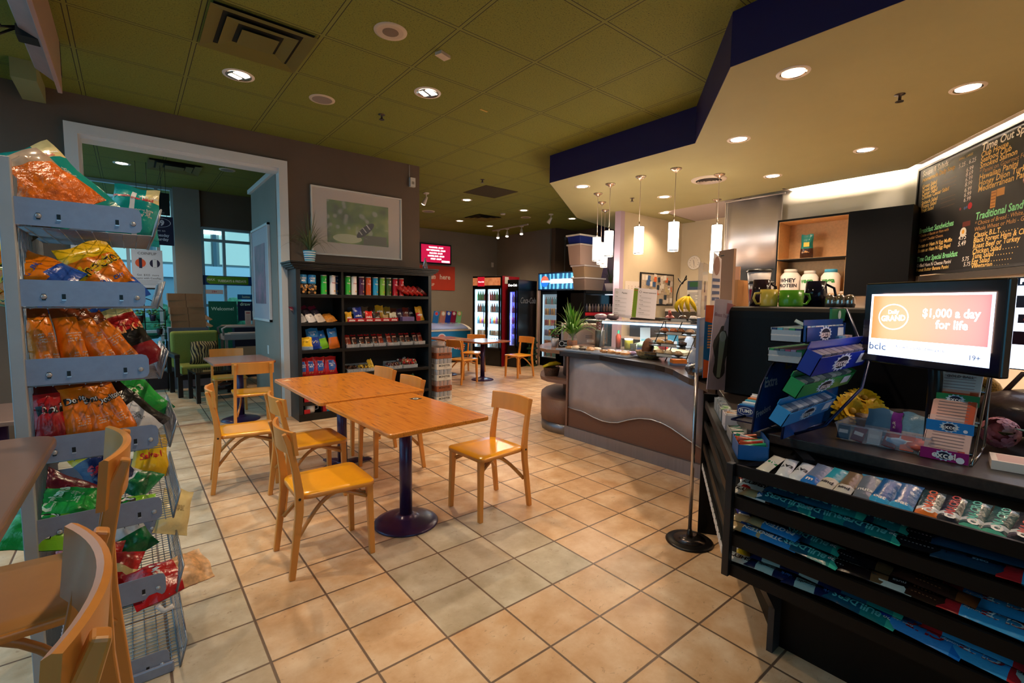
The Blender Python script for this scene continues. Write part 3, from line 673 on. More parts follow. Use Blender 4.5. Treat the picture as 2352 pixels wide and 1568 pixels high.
b = MB(); b.mat(WHTF).tube([(0, 0, 0), (.02, .0, -.03), (.05, .0, -.02)], .01, 8); one('price_hook', b, 'white plastic hook below the red noodle bag', 'hook', (.035, 2.23, .30))
# ---------------------------------------------------------------- black bookcase
EB = M('ebony_wood', '#0d0d0f', .35, noise=(5, .25), stretch=(1, 1, .15)); EB2 = M('ebony_back', '#0a0a0b', .6)
bc = thing('bookcase', 'tall black wooden bookcase stocked with snacks against the brown wall', 'bookcase', (1.57, 6.08, 0)); W = 1.845; D = .39
for x in (0, W-.05):
    b = MB(); b.mat(M('ebony_side', '#1a2026', .35)).box(x, x+.05, 0, D, 0, 1.87); b.build('side_panel', bc, .003)
b = MB(); b.mat(EB2).box(.05, W-.05, D-.015, D, .05, 1.87); b.build('back_panel', bc)
b = MB(); b.mat(EB).box(.55, .58, .02, D-.015, .08, 1.87); b.build('divider', bc)
for z in (1.575, 1.225, .885, .555, .235, .08):
    b = MB(); b.mat(EB).box(.05, W-.05, .0, D-.015, z-.04, z); b.build('shelf', bc, .002)
b = MB(); b.mat(EB)
for dz, e in ((1.865, .0), (1.88, .025), (1.90, .05), (1.92, .07), (1.945, .08)): b.box(-e, W+e, -e, D, dz-.0, dz+.024)
b.build('crown', bc, .004)
b = MB(); b.mat(EB).box(.0, W, -.005, .02, 0, .09); b.build('plinth', bc)
SH = [1.575, 1.225, .885, .555, .235]
def can_mb(r, h, body, cap, rim=None, texts=(), clear=None):
    b = MB(); rim = rim or C('#c9c4bc', .3, .7)
    b.lathe([(r, 0), (r, .006), (r*.98, .007), (r*.98, h*.82), (r*.98, h-.012), (r*1.02, h-.012), (r*1.02, h), (r*.9, h)], 20, [rim, body, body, body, cap, rim, rim])
    for s, z, size, m in texts:
        b.mat(m)
        b.text(s, 0, z, size, 0, bold=.03, fn=lambda x, y, q: ((r*.98+.0008)*math.sin(x/r), -(r*.98+.0008)*math.cos(x/r), y))
    return b
PR = [('#2fae3a', '#2a8a30'), ('#e9dfe0', '#b3131c'), ('#123a6b', '#7c1018'), ('#2fae3a', '#2a8a30'), ('#efe3e2', '#c43c2a'), ('#4a1240', '#4a1240'), ('#d4501a', '#c43a14'), ('#1f9ad0', '#b3201c'), ('#7fb63a', '#c9c4bc'), ('#3f5a24', '#20301a'), ('#b8102a', '#8c0c20'), ('#c0141c', '#a01018')]
PN = ['green', 'white', 'dark blue', 'bright green', 'cream and red', 'purple', 'orange', 'sky blue', 'lime', 'olive', 'crimson', 'red']
PX = [1.92, 2.03, 2.096, 2.223, 2.306, 2.408, 2.501, 2.6, 2.697, 2.79, 2.886, 2.978]
for i, x in enumerate(PX):
    b = can_mb(.037, .245, C(PR[i][0], .3), C(PR[i][1], .3), texts=[('Pringles', .15, .021, C('#f3d9d2') if i not in (1, 4) else C('#b3131c'))])
    b.mat(C('#d99a3a', .4)).at(T(0, 0, 0)).text('o', 0, .05, .04, 0, bold=.06, fn=lambda xx, y, q: (.0375*math.sin(xx/.037), -.0375*math.cos(xx/.037), y))
    b.mat(WHT).text('o', 0, .195, .03, 0, bold=.05, fn=lambda xx, y, q: (.0375*math.sin(xx/.037), -.0375*math.cos(xx/.037), y))
    one('crisp_tube', b, '%s crisp tube on the bookcase top shelf, %s from the left' % (PN[i], ORD[i]), 'crisp tube', (x, 6.16 if i != 2 else 6.24, SH[0]), (0, 0, .45), 'crisp tubes on the top shelf')
for i, x in enumerate((1.668, 1.775)):
    t = thing('pretzel_tub', 'clear blue-lidded tub of crackers, %s of two on the bookcase top shelf' % ('left' if i == 0 else 'right'), 'tub', (x, 6.17, SH[0]), group='tubs on the top shelf')
    b = MB(); b.mat(M('tub_plastic', '#30251f', .15, coat=.5)).lathe([(.045, 0), (.05, .01), (.05, .12), (.048, .13)], 18); b.build('jar', t)
    b = MB(); rr = random.Random(i); b.mat(M('cracker', '#c98f4e', .6))
    for k in range(14):
        a = -PI/2+rr.uniform(-1.1, 1.1); b.at(T(.049*math.cos(a), .049*math.sin(a), rr.uniform(.02, .11), rx=rr.uniform(0, 3), ry=rr.uniform(0, 3))).lathe([(.016, 0), (.016, .004)], 8)
    b.build('crackers', t)
    b = MB(); b.mat(C('#2d86c4', .35)).lathe([(.05, .13), (.052, .14), (.052, .235), (.046, .24)], 18); b.mat(WHT)
    for s, z in (('CRISP', .195), ('MIX', .165)): b.text(s, 0, z, .03, 0, bold=.03, fn=lambda xx, y, q: (.0528*math.sin(xx/.052), -.0528*math.cos(xx/.052), y))
    b.build('label_band', t)
for i, x in enumerate((3.07, 3.14, 3.21, 3.285, 3.35)):
    b = MB(); b.at(T(0, 0, .0)).mat(C('#a8201c' if i < 4 else '#3c1014', .35))
    b.lathe([(.03, 0), (.03, .2)], 14, [C('#a8201c' if i < 4 else '#4c1014', .35)]); b.mat(WHT).text('Pringles', 0, .12, .02, 0, fn=lambda xx, y, q: (.0305*math.sin(xx/.03), -.0305*math.cos(xx/.03), y))
    one('snack_tube', b, 'dark red tube leaning over, %s from the left beside the crisp tubes' % ORD[i], 'snack tube', (x, 6.13, SH[0]+.03-.002*i), (0, math.radians(-62)+.0*i, .25), 'leaning tubes on the top shelf')
def shelf_bag(x, y, k, w, h, t, zone, texts, label, rz=0, lean=12, roll=0, cat='snack bag', name='snack_bag', group=None):
    bagn[0] += 1; b = bag_mb(w, h, t, zone, texts, seed=bagn[0], nx=8, ny=9)
    o = one(name, b, label, cat, (x, y, SH[k]+.002), (0, 0, 0), group)
    o.rotation_euler = (Matrix.Rotation(math.radians(rz), 3, 'Z') @ Matrix.Rotation(-math.radians(lean), 3, 'X') @ Matrix.Rotation(math.radians(roll), 3, 'Y')).to_euler(); return o
for i, (x, c) in enumerate(((1.67, '#c7c3c6'), (1.78, '#d6cfd0'), (1.89, '#c9b9ae'))):
    shelf_bag(x, 6.15, 1, .12, .26, .05, lambda u, v, c=c: (foil(c) if v < .5 else foil('#2a2230') if v < .75 else foil('#6d2038')), [('jerky', 0, .3, .02, INK)], 'white bag slumped on the left second shelf, %s of three' % ORD[i], rz=10, lean=38, roll=-16, group='white bags on the second shelf')
shelf_bag(2.02, 6.15, 1, .15, .17, .07, plain(M('nut_mix', '#c27a2a', .4, noise=(40, .3))), [], 'orange bag of nuts lying at the right of the left second shelf', lean=52, roll=-20)
# sweets on the right second shelf
SW = [(2.23, '#d9a21e', .1, .13, 'yellow sweet pouch'), (2.36, '#1c2c86', .13, .19, 'dark blue sweet pouch'), (2.50, '#d3201c', .11, .14, 'red sweet pouch'), (2.62, '#3b2a20', .11, .12, 'brown chocolate pouch'), (2.74, '#a98c5c', .09, .09, 'tan sweet packet'),
      (2.85, '#c8c0a8', .11, .12, 'cream and red sweet packet'), (3.27, '#b8861c', .13, .21, 'tall red and gold sweet pouch'), (2.70, '#b08a20', .14, .22, 'gold and red sweet pouch'), (2.83, '#77601c', .12, .2, 'mustard sweet pouch'), (2.58, '#2c1e18', .14, .2, 'dark brown sweet pouch'), (2.40, '#27304a', .16, .2, 'grey blue sweet pouch'), (3.0, '#30203c', .12, .17, 'dark purple sweet pouch'), (3.10, '#5c1c18', .12, .19, 'dark red sweet pouch'), (2.30, '#2c3c50', .13, .19, 'slate sweet pouch'), (2.92, '#4c2418', .12, .18, 'russet sweet pouch'), (3.18, '#241c2c', .12, .18, 'plum black sweet pouch'), (2.49, '#5c4a3c', .12, .2, 'taupe sweet pouch')]
for i, (x, c, w, h, n) in enumerate(SW):
    bk = i > 6
    shelf_bag(x, 6.14 if not bk else 6.24, 1, w, h, .035, (lambda u, v, c=c, i=i: foil(c) if (i != 6 and i != 7) or v > .55 or u > .1 else foil('#b81c1c')), [('m&m' if i in (1, 6, 7, 2) else 'mix', 0, .4 if not bk else .6, .04, WHT if c != '#c8c0a8' else INK, 0, .03)], '%s %s on the right second shelf' % (n, 'behind the strip trays' if bk else 'standing'), lean=14, roll=rnd.uniform(-6, 6), name='sweet_pouch', cat='sweet pouch', group='sweet pouches on the second shelf')
for i in range(6):
    x = 2.25+i*.118
    b = MB(); b.mat(C('#a8141c', .35)).box(-.057, .057, -.01, .0, 0, .045).box(-.057, .057, 0, .12, 0, .004).mat(WHT).at(T(0, -.0108, 0) @ FRONT).text('skittles', 0, .02, .034, 0, bold=.03, wx=.85)
    one('sweet_tray', b, 'red open sweet carton with white lettering, %s from the left' % ORD[i], 'carton', (x, 6.10, SH[1]+.001), group='red cartons on the second shelf')
b = MB(); b.mat(C('#6a5a8a', .3)).box(-.09, .09, -.01, .08, 0, .06); one('sweet_tray', b, 'purple and silver sweet tray right of the red cartons', 'carton', (3.06, 6.11, SH[1]))
# third shelf
shelf_bag(1.68, 6.13, 2, .17, .16, .05, lambda u, v: (YELF if v > .2 else SILV), [('chips', 0, .6, .03, INK)], 'short yellow bag at the left of the third shelf', lean=16, rz=-8)
shelf_bag(1.80, 6.16, 2, .17, .27, .06, lambda u, v: (foil('#123a9c') if v < .55 else foil('#2b7fc0')), [('CORN', 0, .8, .035, WHT), ('POP', 0, .68, .035, WHT), ('oo', 0, .35, .07, CRM)], 'big blue popcorn bag on the third shelf', lean=14, roll=-6)
shelf_bag(1.92, 6.17, 2, .13, .24, .05, lambda u, v: (LIME if v < .55 else foil('#1d62a8')), [('o', 0, .75, .05, WHT)], 'blue and lime snack bag on the third shelf', lean=14, roll=-12)
shelf_bag(2.04, 6.15, 2, .14, .26, .06, lambda u, v: (foil('#d2691e') if v < .6 else foil('#2b6fb0')), [('CORN', 0, .8, .03, WHT)], 'blue-topped orange popcorn bag on the third shelf', lean=10, roll=-6)
CLEAR = M('clear_plastic', '#cfd3d8', .12, 0, .5, alpha=.28)
def tray(x, k, w, col, label, items, txt, y=6.10, g=None):
    t = thing('plastic_tray', label, 'tray', (x, y, SH[k]+.002), 0, g)
    b = MB(); b.mat(CLEAR); h = .045
    b.box(-w/2, w/2, 0, .2, 0, .003).box(-w/2, w/2, 0, .003, 0, h).box(-w/2, w/2, .197, .2, 0, h+.05).box(-w/2, -w/2+.003, 0, .2, 0, h).box(w/2-.003, w/2, 0, .2, 0, h)
    b.tube([(-w/2, 0, h), (w/2, 0, h), (w/2, .2, h+.01), (-w/2, .2, h+.01)], .003, 5, closed=True); b.build('box', t); return t
for i, x in enumerate((2.265, 2.45, 2.635, 2.84, 3.04, 3.24)):
    tray(x, 2, .165, None, 'shallow clear tray of jerky packs, %s from the left on the third shelf' % ORD[i], 0, '', g='clear trays on the third shelf')
    for k in range(2):
        shelf_bag(x-.042+k*.084, 6.13, 2, .08, .19, .022, lambda u, v, k=k, i=i: (foil('#8c1418') if v > .85 else foil('#2c1210') if (k+i) % 3 else foil('#6b2416')), [('JACK', 0, .7, .026, C('#d9a08c'), 0, .03), ('beef', 0, .3, .018, C('#c7642c'))],
                  '%s jerky pack in the %s clear tray of the third shelf' % ('left' if k == 0 else 'right', ORD[i]), lean=34, cat='jerky pack', name='jerky_pack', group='jerky packs in the clear trays')
shelf_bag(3.02, 6.30, 2, .1, .22, .02, plain(foil('#8c2420')), [('JACK', 0, .5, .03, WHT)], 'jerky pack thrown sideways over the back of the third shelf', lean=40, roll=68, cat='jerky pack', name='jerky_pack')
# fourth shelf
for i, x in enumerate((1.645, 1.735, 1.85, 1.99)):
    shelf_bag(x, 6.14, 3, .11+.02*i, .23, .055, lambda u, v: (foil('#1f4fa0') if (v-.5)**2*5+(u-.1)**2 < .5 and v > .25 else REDF), [('SNACK', .1, .58, .028, WHT), ('MIX', .1, .48, .028, WHT), ('o o', 0, .16, .04, CRM)], 'red snack mix bag with a blue badge, %s from the left on the fourth shelf' % ORD[i], lean=10, rz=rnd.uniform(-4, 8), group='red snack mix bags')
for i, (x, w) in enumerate(((2.27, .17), (2.45, .19), (2.86, .2), (3.09, .22))):
    tray(x, 3, w, None, 'clear tray of loose sweets, %s from the left on the fourth shelf' % ORD[i], 0, '', g='clear trays on the fourth shelf')
    b = MB(); rr = random.Random(i+9); cols = [['#2a1c14', '#4c2a1a'], ['#c9971c', '#3b2210', '#e0c050'], ['#3b1c22', '#8a6a54', '#5c2830'], ['#a32a34', '#d9c7bb', '#c0392b', '#8c7a54']][i]
    for k in range(110):
        b.mat(foil(cols[k % len(cols)])).at(T(rr.uniform(-w/2+.015, w/2-.015), rr.uniform(.012, .18), .014+.05*rr.random()+(.04 if i == 3 else 0), rr.uniform(0, 3), rr.uniform(0, 3), rr.uniform(0, 3))).box(-.017, .017, -.010, .010, -.006, .006)
    o = one('loose_sweets', b, '%s wrapped sweets filling the %s tray of the fourth shelf' % (('dark', 'yellow', 'brown', 'red and white')[i], ORD[i]), 'sweets', (x, 6.10, SH[3]+.006)); o['kind'] = 'stuff'
shelf_bag(2.56, 6.17, 3, .08, .16, .02, plain(foil('#c9a11c')), [('gum', 0, .5, .03, INK, 1.5)], 'yellow packet leaning up behind the fourth shelf trays', lean=10, roll=-20)
b = MB(); rr = random.Random(4); b.mat(foil('#8c2430'))
for k in range(30): b.mat(foil(['#8c2430', '#c8b8b0', '#b03038'][k % 3])).ball(rr.uniform(-.1, .1), rr.uniform(-.03, .03), rr.uniform(0, .09), .018, 6, 4)
o = one('sweet_pile', b, 'heap of red and clear wrapped sweets at the back of the fourth shelf', 'sweets', (3.08, 6.33, SH[3]+.03)); o['kind'] = 'stuff'
# lower shelves
shelf_bag(3.25, 6.14, 4, .12, .24, .04, lambda u, v: foil('#5a7c5a') if v > .6 else foil('#b9bdb4'), [('tea', 0, .4, .03, INK)], 'white and green packet at the right end of the fifth shelf', lean=20, roll=-28)
b = MB(); b.mat(C('#a8141c', .35)).box(-.2, .2, -.01, .12, 0, .05).mat(WHT).at(T(0, -.0108, 0) @ FRONT).text('skittles', -.1, .022, .036, 0, bold=.03).text('cand', .1, .022, .036, bold=.03)
one('sweet_tray', b, 'red sweet carton under the rear oak table, on the fifth shelf', 'carton', (1.84, 6.11, SH[4]))
b = MB(); b.mat(C('#d6cfc8', .3)).lathe([(.05, .0), (.06, .02), (.065, .1), (.062, .1), (.055, .02)], 20); b.mat(C('#d6cfc8', .3)).tube([(.06, 0, .085), (.1, 0, .08), (.1, 0, .04), (.058, 0, .03)], .007, 6)
b.mat(C('#a8141c')).box(-.09, -.02, -.085, -.08, 0, .06); one('soup_mug', b, 'white soup mug with a red tag low in the bookcase', 'mug', (1.72, 6.17, .082))
b = MB(); carton(b, .26, .14, .09, C('#2f86a8', .4), [('ramen', .03, .055, .045), ('noodle cup', .0, .018, .018)], WHT); b.mat(C('#a8141c')).box(-.135, -.09, -.072, .0, 0, .09)
one('noodle_box', b, 'blue noodle carton low in the bookcase under the tables', 'carton', (2.0, 6.18, .081))
b = MB(); b.mat(CRM).lathe([(.055, 0), (.075, .09), (.078, .095)], 18); b.mat(C('#b3262c')).text('hot', 0, .05, .05, 0, bold=.05, fn=lambda x, y, q: (.07*math.sin(x/.07), -.07*math.cos(x/.07), y)); one('noodle_cup', b, 'red and cream noodle cup above the blue carton', 'noodle cup', (1.98, 6.2, .172))
# on top of the bookcase
pp = thing('potted_spider_plant', 'spider plant in a blue and white striped pot on the bookcase', 'plant', (1.79, 6.27, 1.969))
b = MB(); prof = [(.055, 0)]; mm = []
cols = ['#2c7fae', '#e6e4e0', '#2a9ab8', '#e6e4e0', '#25628f', '#d9e4e6', '#2c9fc0', '#eeeae6', '#2c7fae', '#e6e4e0', '#2687a8']
for i, c in enumerate(cols): prof.append((.055+.024*(i+1)/11, .15*(i+1)/11)); mm.append(C(c, .35))
b.lathe(prof, 22, mm); b.build('pot', pp)
b = MB(); b.mat(C('#2a1c12')).at(T(0, 0, .146)).disc(0, 0, .075, 0, 16); b.build('soil', pp)
def blades(b, n, L, w, mats, r, up=.9, droop=1.0, z0=0, ymax=9):
    for i in range(n):
        a = r.uniform(0, 2*PI); l = L*r.uniform(.6, 1.1); e = r.uniform(.15, 1)*droop; b.mat(mats[i % len(mats)]); P = []; m = 6
        for k in range(m+1):
            s = k/m; rad = l*(s*e*.75); zz = z0+l*(s*up-e*s*s*.9); ww = w*(1-s)**.6*(.4+.6*min(1, s*4))+.0004
            c, q = math.cos(a), math.sin(a); yy = min(rad*q, ymax-abs(c*ww)); P += [(rad*c-q*ww, yy+c*ww, zz), (rad*c, yy, zz-.25*ww), (rad*c+q*ww, yy-c*ww, zz)]
        F = []
        for k in range(m): F += [(k*3, k*3+1, k*3+4, k*3+3), (k*3+1, k*3+2, k*3+5, k*3+4)]
        b.put(P, F, True)
b = MB(); blades(b, 110, .48, .0038, [C('#4c5a34', .6), C('#5d6a3c', .6), C('#7a7a4c', .6)], random.Random(5), 1.25, 1.5, .15, .2); b.build('leaves', pp)
b = MB(); b.mat(M('bottle_glass', '#cfd8de', .05, trans=.9, ior=1.3)).lathe([(.032, 0), (.036, .01), (.034, .07), (.022, .11), (.013, .13), (.013, .16), (.015, .165)], 16); one('glass_bottle', b, 'small clear glass bottle on the right end of the bookcase', 'bottle', (3.38, 6.2, 1.969))
# picture above the bookcase
def framed(name, label, w, h, loc, rz, fw, matw, art, fm, dep=.03):
    t = thing(name, label, 'picture', loc, rz); b = MB(); b.mat(fm)
    b.box(-w/2, w/2, -dep, 0, -h/2, -h/2+fw).box(-w/2, w/2, -dep, 0, h/2-fw, h/2).box(-w/2, -w/2+fw, -dep, 0, -h/2+fw, h/2-fw).box(w/2-fw, w/2, -dep, 0, -h/2+fw, h/2-fw); b.build('frame', t, .002)
    b = MB(); b.mat(C('#cbb9ae', .6)).box(-w/2+fw, w/2-fw, -.014, -.01, -h/2+fw, h/2-fw); b.build('mat_board', t)
    art(t); b = MB(); b.mat(M('picture_glass', '#ffffff', .03, 0, .8, alpha=.10)).box(-w/2+fw, w/2-fw, -.024, -.022, -h/2+fw, h/2-fw); b.build('glazing', t); return t
def art1(t):
    g = G('garden_photo'); tcn = g.add('ShaderNodeTexCoord'); v = g.add('ShaderNodeTexVoronoi', i_Scale=9.0); v.feature = 'SMOOTH_F1'; g.ln(tcn.outputs['Object'], v.inputs[0])
    n = g.add('ShaderNodeTexNoise', i_Scale=3.5); g.ln(tcn.outputs['Object'], n.inputs[0])
    base = g.ramp(n.outputs[0], [(.35, lin('#2c4a10')), (.5, lin('#5d7c22')), (.65, lin('#8fa040'))]); bok = g.ramp(v.outputs[0], [(.18, (1, 1, 1)), (.3, (0, 0, 0))])
    g.ln(g.mix(g.math('MULTIPLY', bok, .45), base, lin('#c8c8b4')), g.b.inputs['Base Color']); g.b.inputs['Roughness'].default_value = .5
    b = MB(); b.mat(g.m).box(-.43, .43, -.018, -.014, -.27, .29)
    b.mat(C('#c9c99a')).at(T(-.16, -.0185, -.2) @ FRONT).disc(0, 0, .2, 0, 20, .06).at(T(.18, -.0185, -.2) @ FRONT).mat(C('#5c5a3a')).rect(.05, 0, .34, .13)
    b.mat(C('#1b1a20')).at(T(.09, -.0188, -.07) @ FRONT @ T(rz=.7)).disc(0, 0, .16, 0, 20, .05).mat(C('#d8d2c4')).at(T(.13, -.0191, -.02) @ FRONT @ T(rz=.7)).rect(0, 0, .014, .08).rect(-.07, 0, .012, .08).rect(-.14, -.0, .012, .06)
    b.build('photo_print', t)
framed('framed_picture', 'large white-framed nature photograph on the brown wall above the bookcase', 1.27, .885, (2.51, 6.495, 2.545), 0, .02, 0, art1, C('#d9d4ce', .4))
b = MB(); b.mat(C('#cfc8c0', .4)).box(-.04, .04, -.05, 0, -.065, .065).mat(C('#8c857c')).box(-.02, .02, -.052, -.05, -.03, .01).mat(C('#cfc8c0')).tube([(-.035, -.006, .06), (-.035, -.006, .25)], .004, 6)
one('motion_sensor', b, 'white motion sensor high on the brown wall near its corner', 'sensor', (3.32, 6.5, 3.25))
# monster stack
def drink_case(z, brown, label, topbag=False):
    t = thing('drink_case', label, 'drink case', (3.62, 6.26, z), 0, 'stacked drink cases'); c1 = C('#8a4a2c', .5) if brown else C('#c9c4bd', .5); b = MB()
    b.mat(c1).box(-.13, .13, -.2, .2, 0, .085).mat(C('#3a1c10' if brown else '#22222a')).at(T(0, -.2008, 0) @ FRONT).text('MONSTER', .0, .055, .042, 0, bold=.03).text('ENERGY', .02, .02, .018).at(T(-.1308, 0, 0) @ FACEX).text('MONSTER', 0, .05, .05, 0, bold=.03); b.build('tray', t)
    b = MB(); cc = C('#b5735a' if brown else '#a9a6aa', .25, .5)
    for i in range(4):
        for j in range(6):
            if i in (0, 3) or j in (0, 5): b.at(T(-.1+i*.066, -.165+j*.066, .005)).lathe([(.03, 0), (.031, .14), (.026, .155), (.025, .158)], 10, [cc, cc, C('#cfcfd2', .2, .8)])
    b.build('cans', t)
    b = MB(); b.mat(CLEAR).box(-.131, .131, -.201, .201, .085, .161); b.build('shrink_wrap', t)
for i, (br, l) in enumerate(((0, 'silver drink case at the bottom of the stack beside the bookcase'), (1, 'brown drink case second from the floor in the stack'), (0, 'silver drink case in the middle of the stack by the bookcase'), (0, 'silver drink case just under the top brown one'), (1, 'brown drink case on top of the stack, plastic bunched over it'))):
    drink_case(.165*i+.001, br, l)
b = MB(); b.mat(M('bunched_film', '#b9a7a0', .2, 0, .7, alpha=.55, bump=(30, .8))).ball(0, 0, .02, .12, 16, 8, 1, 1.3, .45, .12, random.Random(2)); one('plastic_wrap', b, 'torn clear wrap bunched on top of the drink cases', 'plastic wrap', (3.62, 6.26, .84))
# ================================================================ cafe counter
DKL = M('dark_laminate', '#241c1a', .3, noise=(7, .25), stretch=(1, .15, 1), coat=.3)
STEEL = M('brushed_steel', '#8c8c96', .34, .85, noise=(40, .06), stretch=(1, 1, .05))
PANEL = M('scuffed_steel_panel', '#a9a2a8', .5, .45, noise=(4, .12), bump=(90, .05))
SPECK = M('speckled_laminate', '#7c5a4c', .5, noise=(220, .3)); SPECK2 = M('speckled_brown', '#6c4a3c', .5, noise=(220, .3))
WOODT = M('counter_wood', '#8a6248', .25, noise=(6, .15), stretch=(1, .2, 1), coat=.4)
cc = thing('cafe_counter', 'curved cafe counter with a wavy steel front and dark top', 'counter', (0, 0, 0))
front = [(3.68, 3.70), (3.725, 3.42), (3.745, 3.18), (3.67, 2.78), (3.60, 2.42), (3.535, 2.28), (3.44, 2.14), (3.30, 2.0), (3.15, 1.83), (3.06, 1.70), (2.96, 1.58), (2.935, 1.515)]
b = MB(); b.mat(DKL).prism(front+[(3.40, 1.20), (3.9, 1.78), (5.0, 2.45), (5.0, 3.685), (3.68, 3.685)], .922, .97); b.build('countertop', cc, .004)
b = MB(); b.mat(SPECK2).box(3.8, 4.7, 1.95, 3.66, .12, .92).prism([(3.8, 1.95), (3.35, 1.72), (3.4, 1.62), (3.9, 1.78), (4.0, 1.95)], .12, .92); b.build('body', cc)
b = MB(); b.mat(STEEL).box(3.77, 3.8, 1.9, 3.69, 0, .125); b.build('kick_plate', cc)
wave = [(3.66, .336), (3.545, .332), (3.45, .335), (3.384, .325), (3.27, .30), (3.153, .285), (3.04, .29), (2.944, .31), (2.80, .37), (2.687, .405), (2.56, .42), (2.447, .41), (2.35, .385), (2.266, .352), (2.158, .308), (2.05, .27)]
b = MB(); b.mat(PANEL); vs = []
for y, z in wave:
    bulge = .035*math.sin(max(0, min(1, (3.66-y)/.2))*PI/2)
    for k in range(5):
        s = k/4; vs.append((3.80-bulge*(.55+.45*s), y, z+(.92-z)*s))
fs = [(i*5+k, i*5+k+1, i*5+6+k, i*5+5+k) for i in range(len(wave)-1) for k in range(4)]
b.put(vs, fs, True); b.build('steel_panel', cc, solid=.006)
b = MB(); b.mat(C('#d8d8dc', .25, .7)).tube([(3.80-.035*math.sin(max(0, min(1, (3.66-y)/.2))*PI/2)*.55-.004, y, z) for y, z in wave], .006, 6); b.build('panel_edge', cc)
b = MB(); b.mat(C('#17181a')).box(3.79, 3.8, 3.44, 3.66, .2, .2); 
re = thing('round_end_shelf', 'rounded open shelf unit at the far end of the cafe counter', 'shelf', (0, 0, 0))
def arc(cx, cy, r, n=10, a0=PI/2, a1=PI*1.5): return [(cx+r*math.cos(a0+(a1-a0)*i/n), cy+r*math.sin(a0+(a1-a0)*i/n)*.8) for i in range(n+1)]
full = [(4.65, 4.7), (4.3, 4.58), (4.08, 4.43), (3.93, 4.28), (3.80, 4.12), (3.74, 3.95), (3.755, 3.80), (3.79, 3.69), (4.65, 3.69)]
def scaled(f, cx=4.5, cy=3.8): return [(cx+(x-cx)*f if x < 4.6 else x, cy+(y-cy)*f if y > 3.7 else y) for x, y in full]
for z0, z1, f, m, n in ((.93, .97, 1.02, WOODT, 'top'), (.59, .63, 1.0, SPECK, 'shelf'), (.12, .39, .98, SPECK, 'base'), (.0, .12, .97, STEEL, 'kick_plate'), (.39, .93, .62, SPECK2, 'core')):
    b = MB(); b.mat(m).prism(scaled(f), z0, z1, n in ('base', 'core', 'kick_plate')); b.build(n, re, .003 if n in ('top', 'shelf') else 0)
b = MB(); b.mat(SPECK).box(3.78, 4.6, 3.66, 3.685, .12, .93); b.build('end_panel', re)
# glass display case
gc = thing('display_case', 'glass sandwich display case on the cafe counter', 'display case', (0, 0, .97))
b = MB(); fr = C('#7c746c', .3, .8); b.mat(fr)

for p_, q_, r_ in (((4.2, 4.05, .0), (4.4, 4.05, .32), .013), ((4.9, 4.05, 0), (4.9, 4.05, .32), .012), ((4.33, 3.70, .0), (4.40, 3.70, .32), .016), ((4.9, 2.4, 0), (4.9, 2.4, .32), .012)): b = MB(); b.mat(fr).tube([p_, q_], r_, 4); b.build('upright', gc)
b = MB(); b.mat(C('#a6a0a4', .25, .7)).box(4.37, 4.95, 2.38, 4.07, .318, .332); b.build('top_plate', gc)
b = MB(); b.mat(E('#bfe2ff', 2.2)).box(4.362, 4.368, 2.42, 3.68, .30, .322); b.build('light_strip', gc)
b = MB(); b.mat(M('case_glass', '#dfe8ea', .03, 0, .8, alpha=.12)).quad((4.33, 3.69, 0), (4.4, 3.69, .315), (4.4, 2.4, .315), (4.2, 2.4, 0)).quad((4.2, 4.05, 0), (4.4, 4.05, .315), (4.9, 4.05, .315), (4.9, 4.05, 0)); b.build('glass_panes', gc)
lamp('AREA', (4.5, 3.0, 1.28), 7, (.8, .9, 1), shape='RECTANGLE', size=.05, size_y=1.2, parent=None)
# menu cards
def sheet(name, label, cat, w, h, loc, rot, base, draw, t=.003):
    b = MB(); b.mat(base).box(-w/2, w/2, 0, t, 0, h); b.at(T(0, -.0012, 0) @ FRONT); draw(b); b.at(Matrix.Identity(4)); return one(name, b, label, cat, loc, rot)
GREY = C('#6a6468', .6); PAPER = C('#dcd6dc', .5)
def lines(b, x, y0, y1, n, w, m=None, t=.002, jit=.3, sd=0):
    r = random.Random(sd+n); b.mat(m or GREY)
    for i in range(n):
        ww = w*(1-jit*r.random()); b.rect(x-w/2+ww/2, y0+(y1-y0)*i/(n-1), ww, t)
def menu1(b):
    b.mat(INK).text('Panini', .01, .31, .028); b.mat(C('#8a8a3a')).disc(-.085, .31, .014, 0, 14); b.mat(PAPER).disc(-.085, .31, .010, .0006, 14)
    for i in range(5): b.mat(INK).text(['Classic', 'Roast Veggie', 'Turkey Club', 'Caprese', 'Ham Swiss'][i], -.10, .26-i*.052, .012, bold=.02, align='LEFT'); lines(b, 0, .245-i*.052, .235-i*.052, 2, .2, t=.0015)
def menu2(b):
    b.mat(C('#6b8c1e')).rect(-.12, .175, .05, .35, .0004); b.mat(C('#b85a2a')).rect(-.12, .33, .045, .01, .0008); lines(b, -.12, .31, .27, 3, .035, WHT)
    b.mat(INK).text('SPECIALTY SANDWICHES', .045, .31, .014, bold=.02); b.mat(INK).disc(-.065, .315, .014, 0.0004, 14); b.mat(PAPER).disc(-.065, .315, .011, .0008, 14)
    for i in range(5): b.mat(INK).text(['BLT', 'Montreal', 'Tuna melt', 'Veggie', 'Smoked salmon'][i], -.07, .265-i*.05, .011, bold=.02, align='LEFT'); lines(b, .03, .25-i*.05, .24-i*.05, 2, .18, t=.0015)
sheet('menu_card', 'tall white menu card headed Panini on the glass case', 'menu card', .235, .36, (4.8, 3.74, 1.334), (math.radians(-8), math.radians(5), math.radians(-42)), PAPER, menu1)
sheet('menu_card', 'white menu card with a green left stripe on the glass case', 'menu card', .27, .36, (4.8, 3.41, 1.334), (math.radians(-8), math.radians(5), math.radians(-42)), PAPER, menu2)
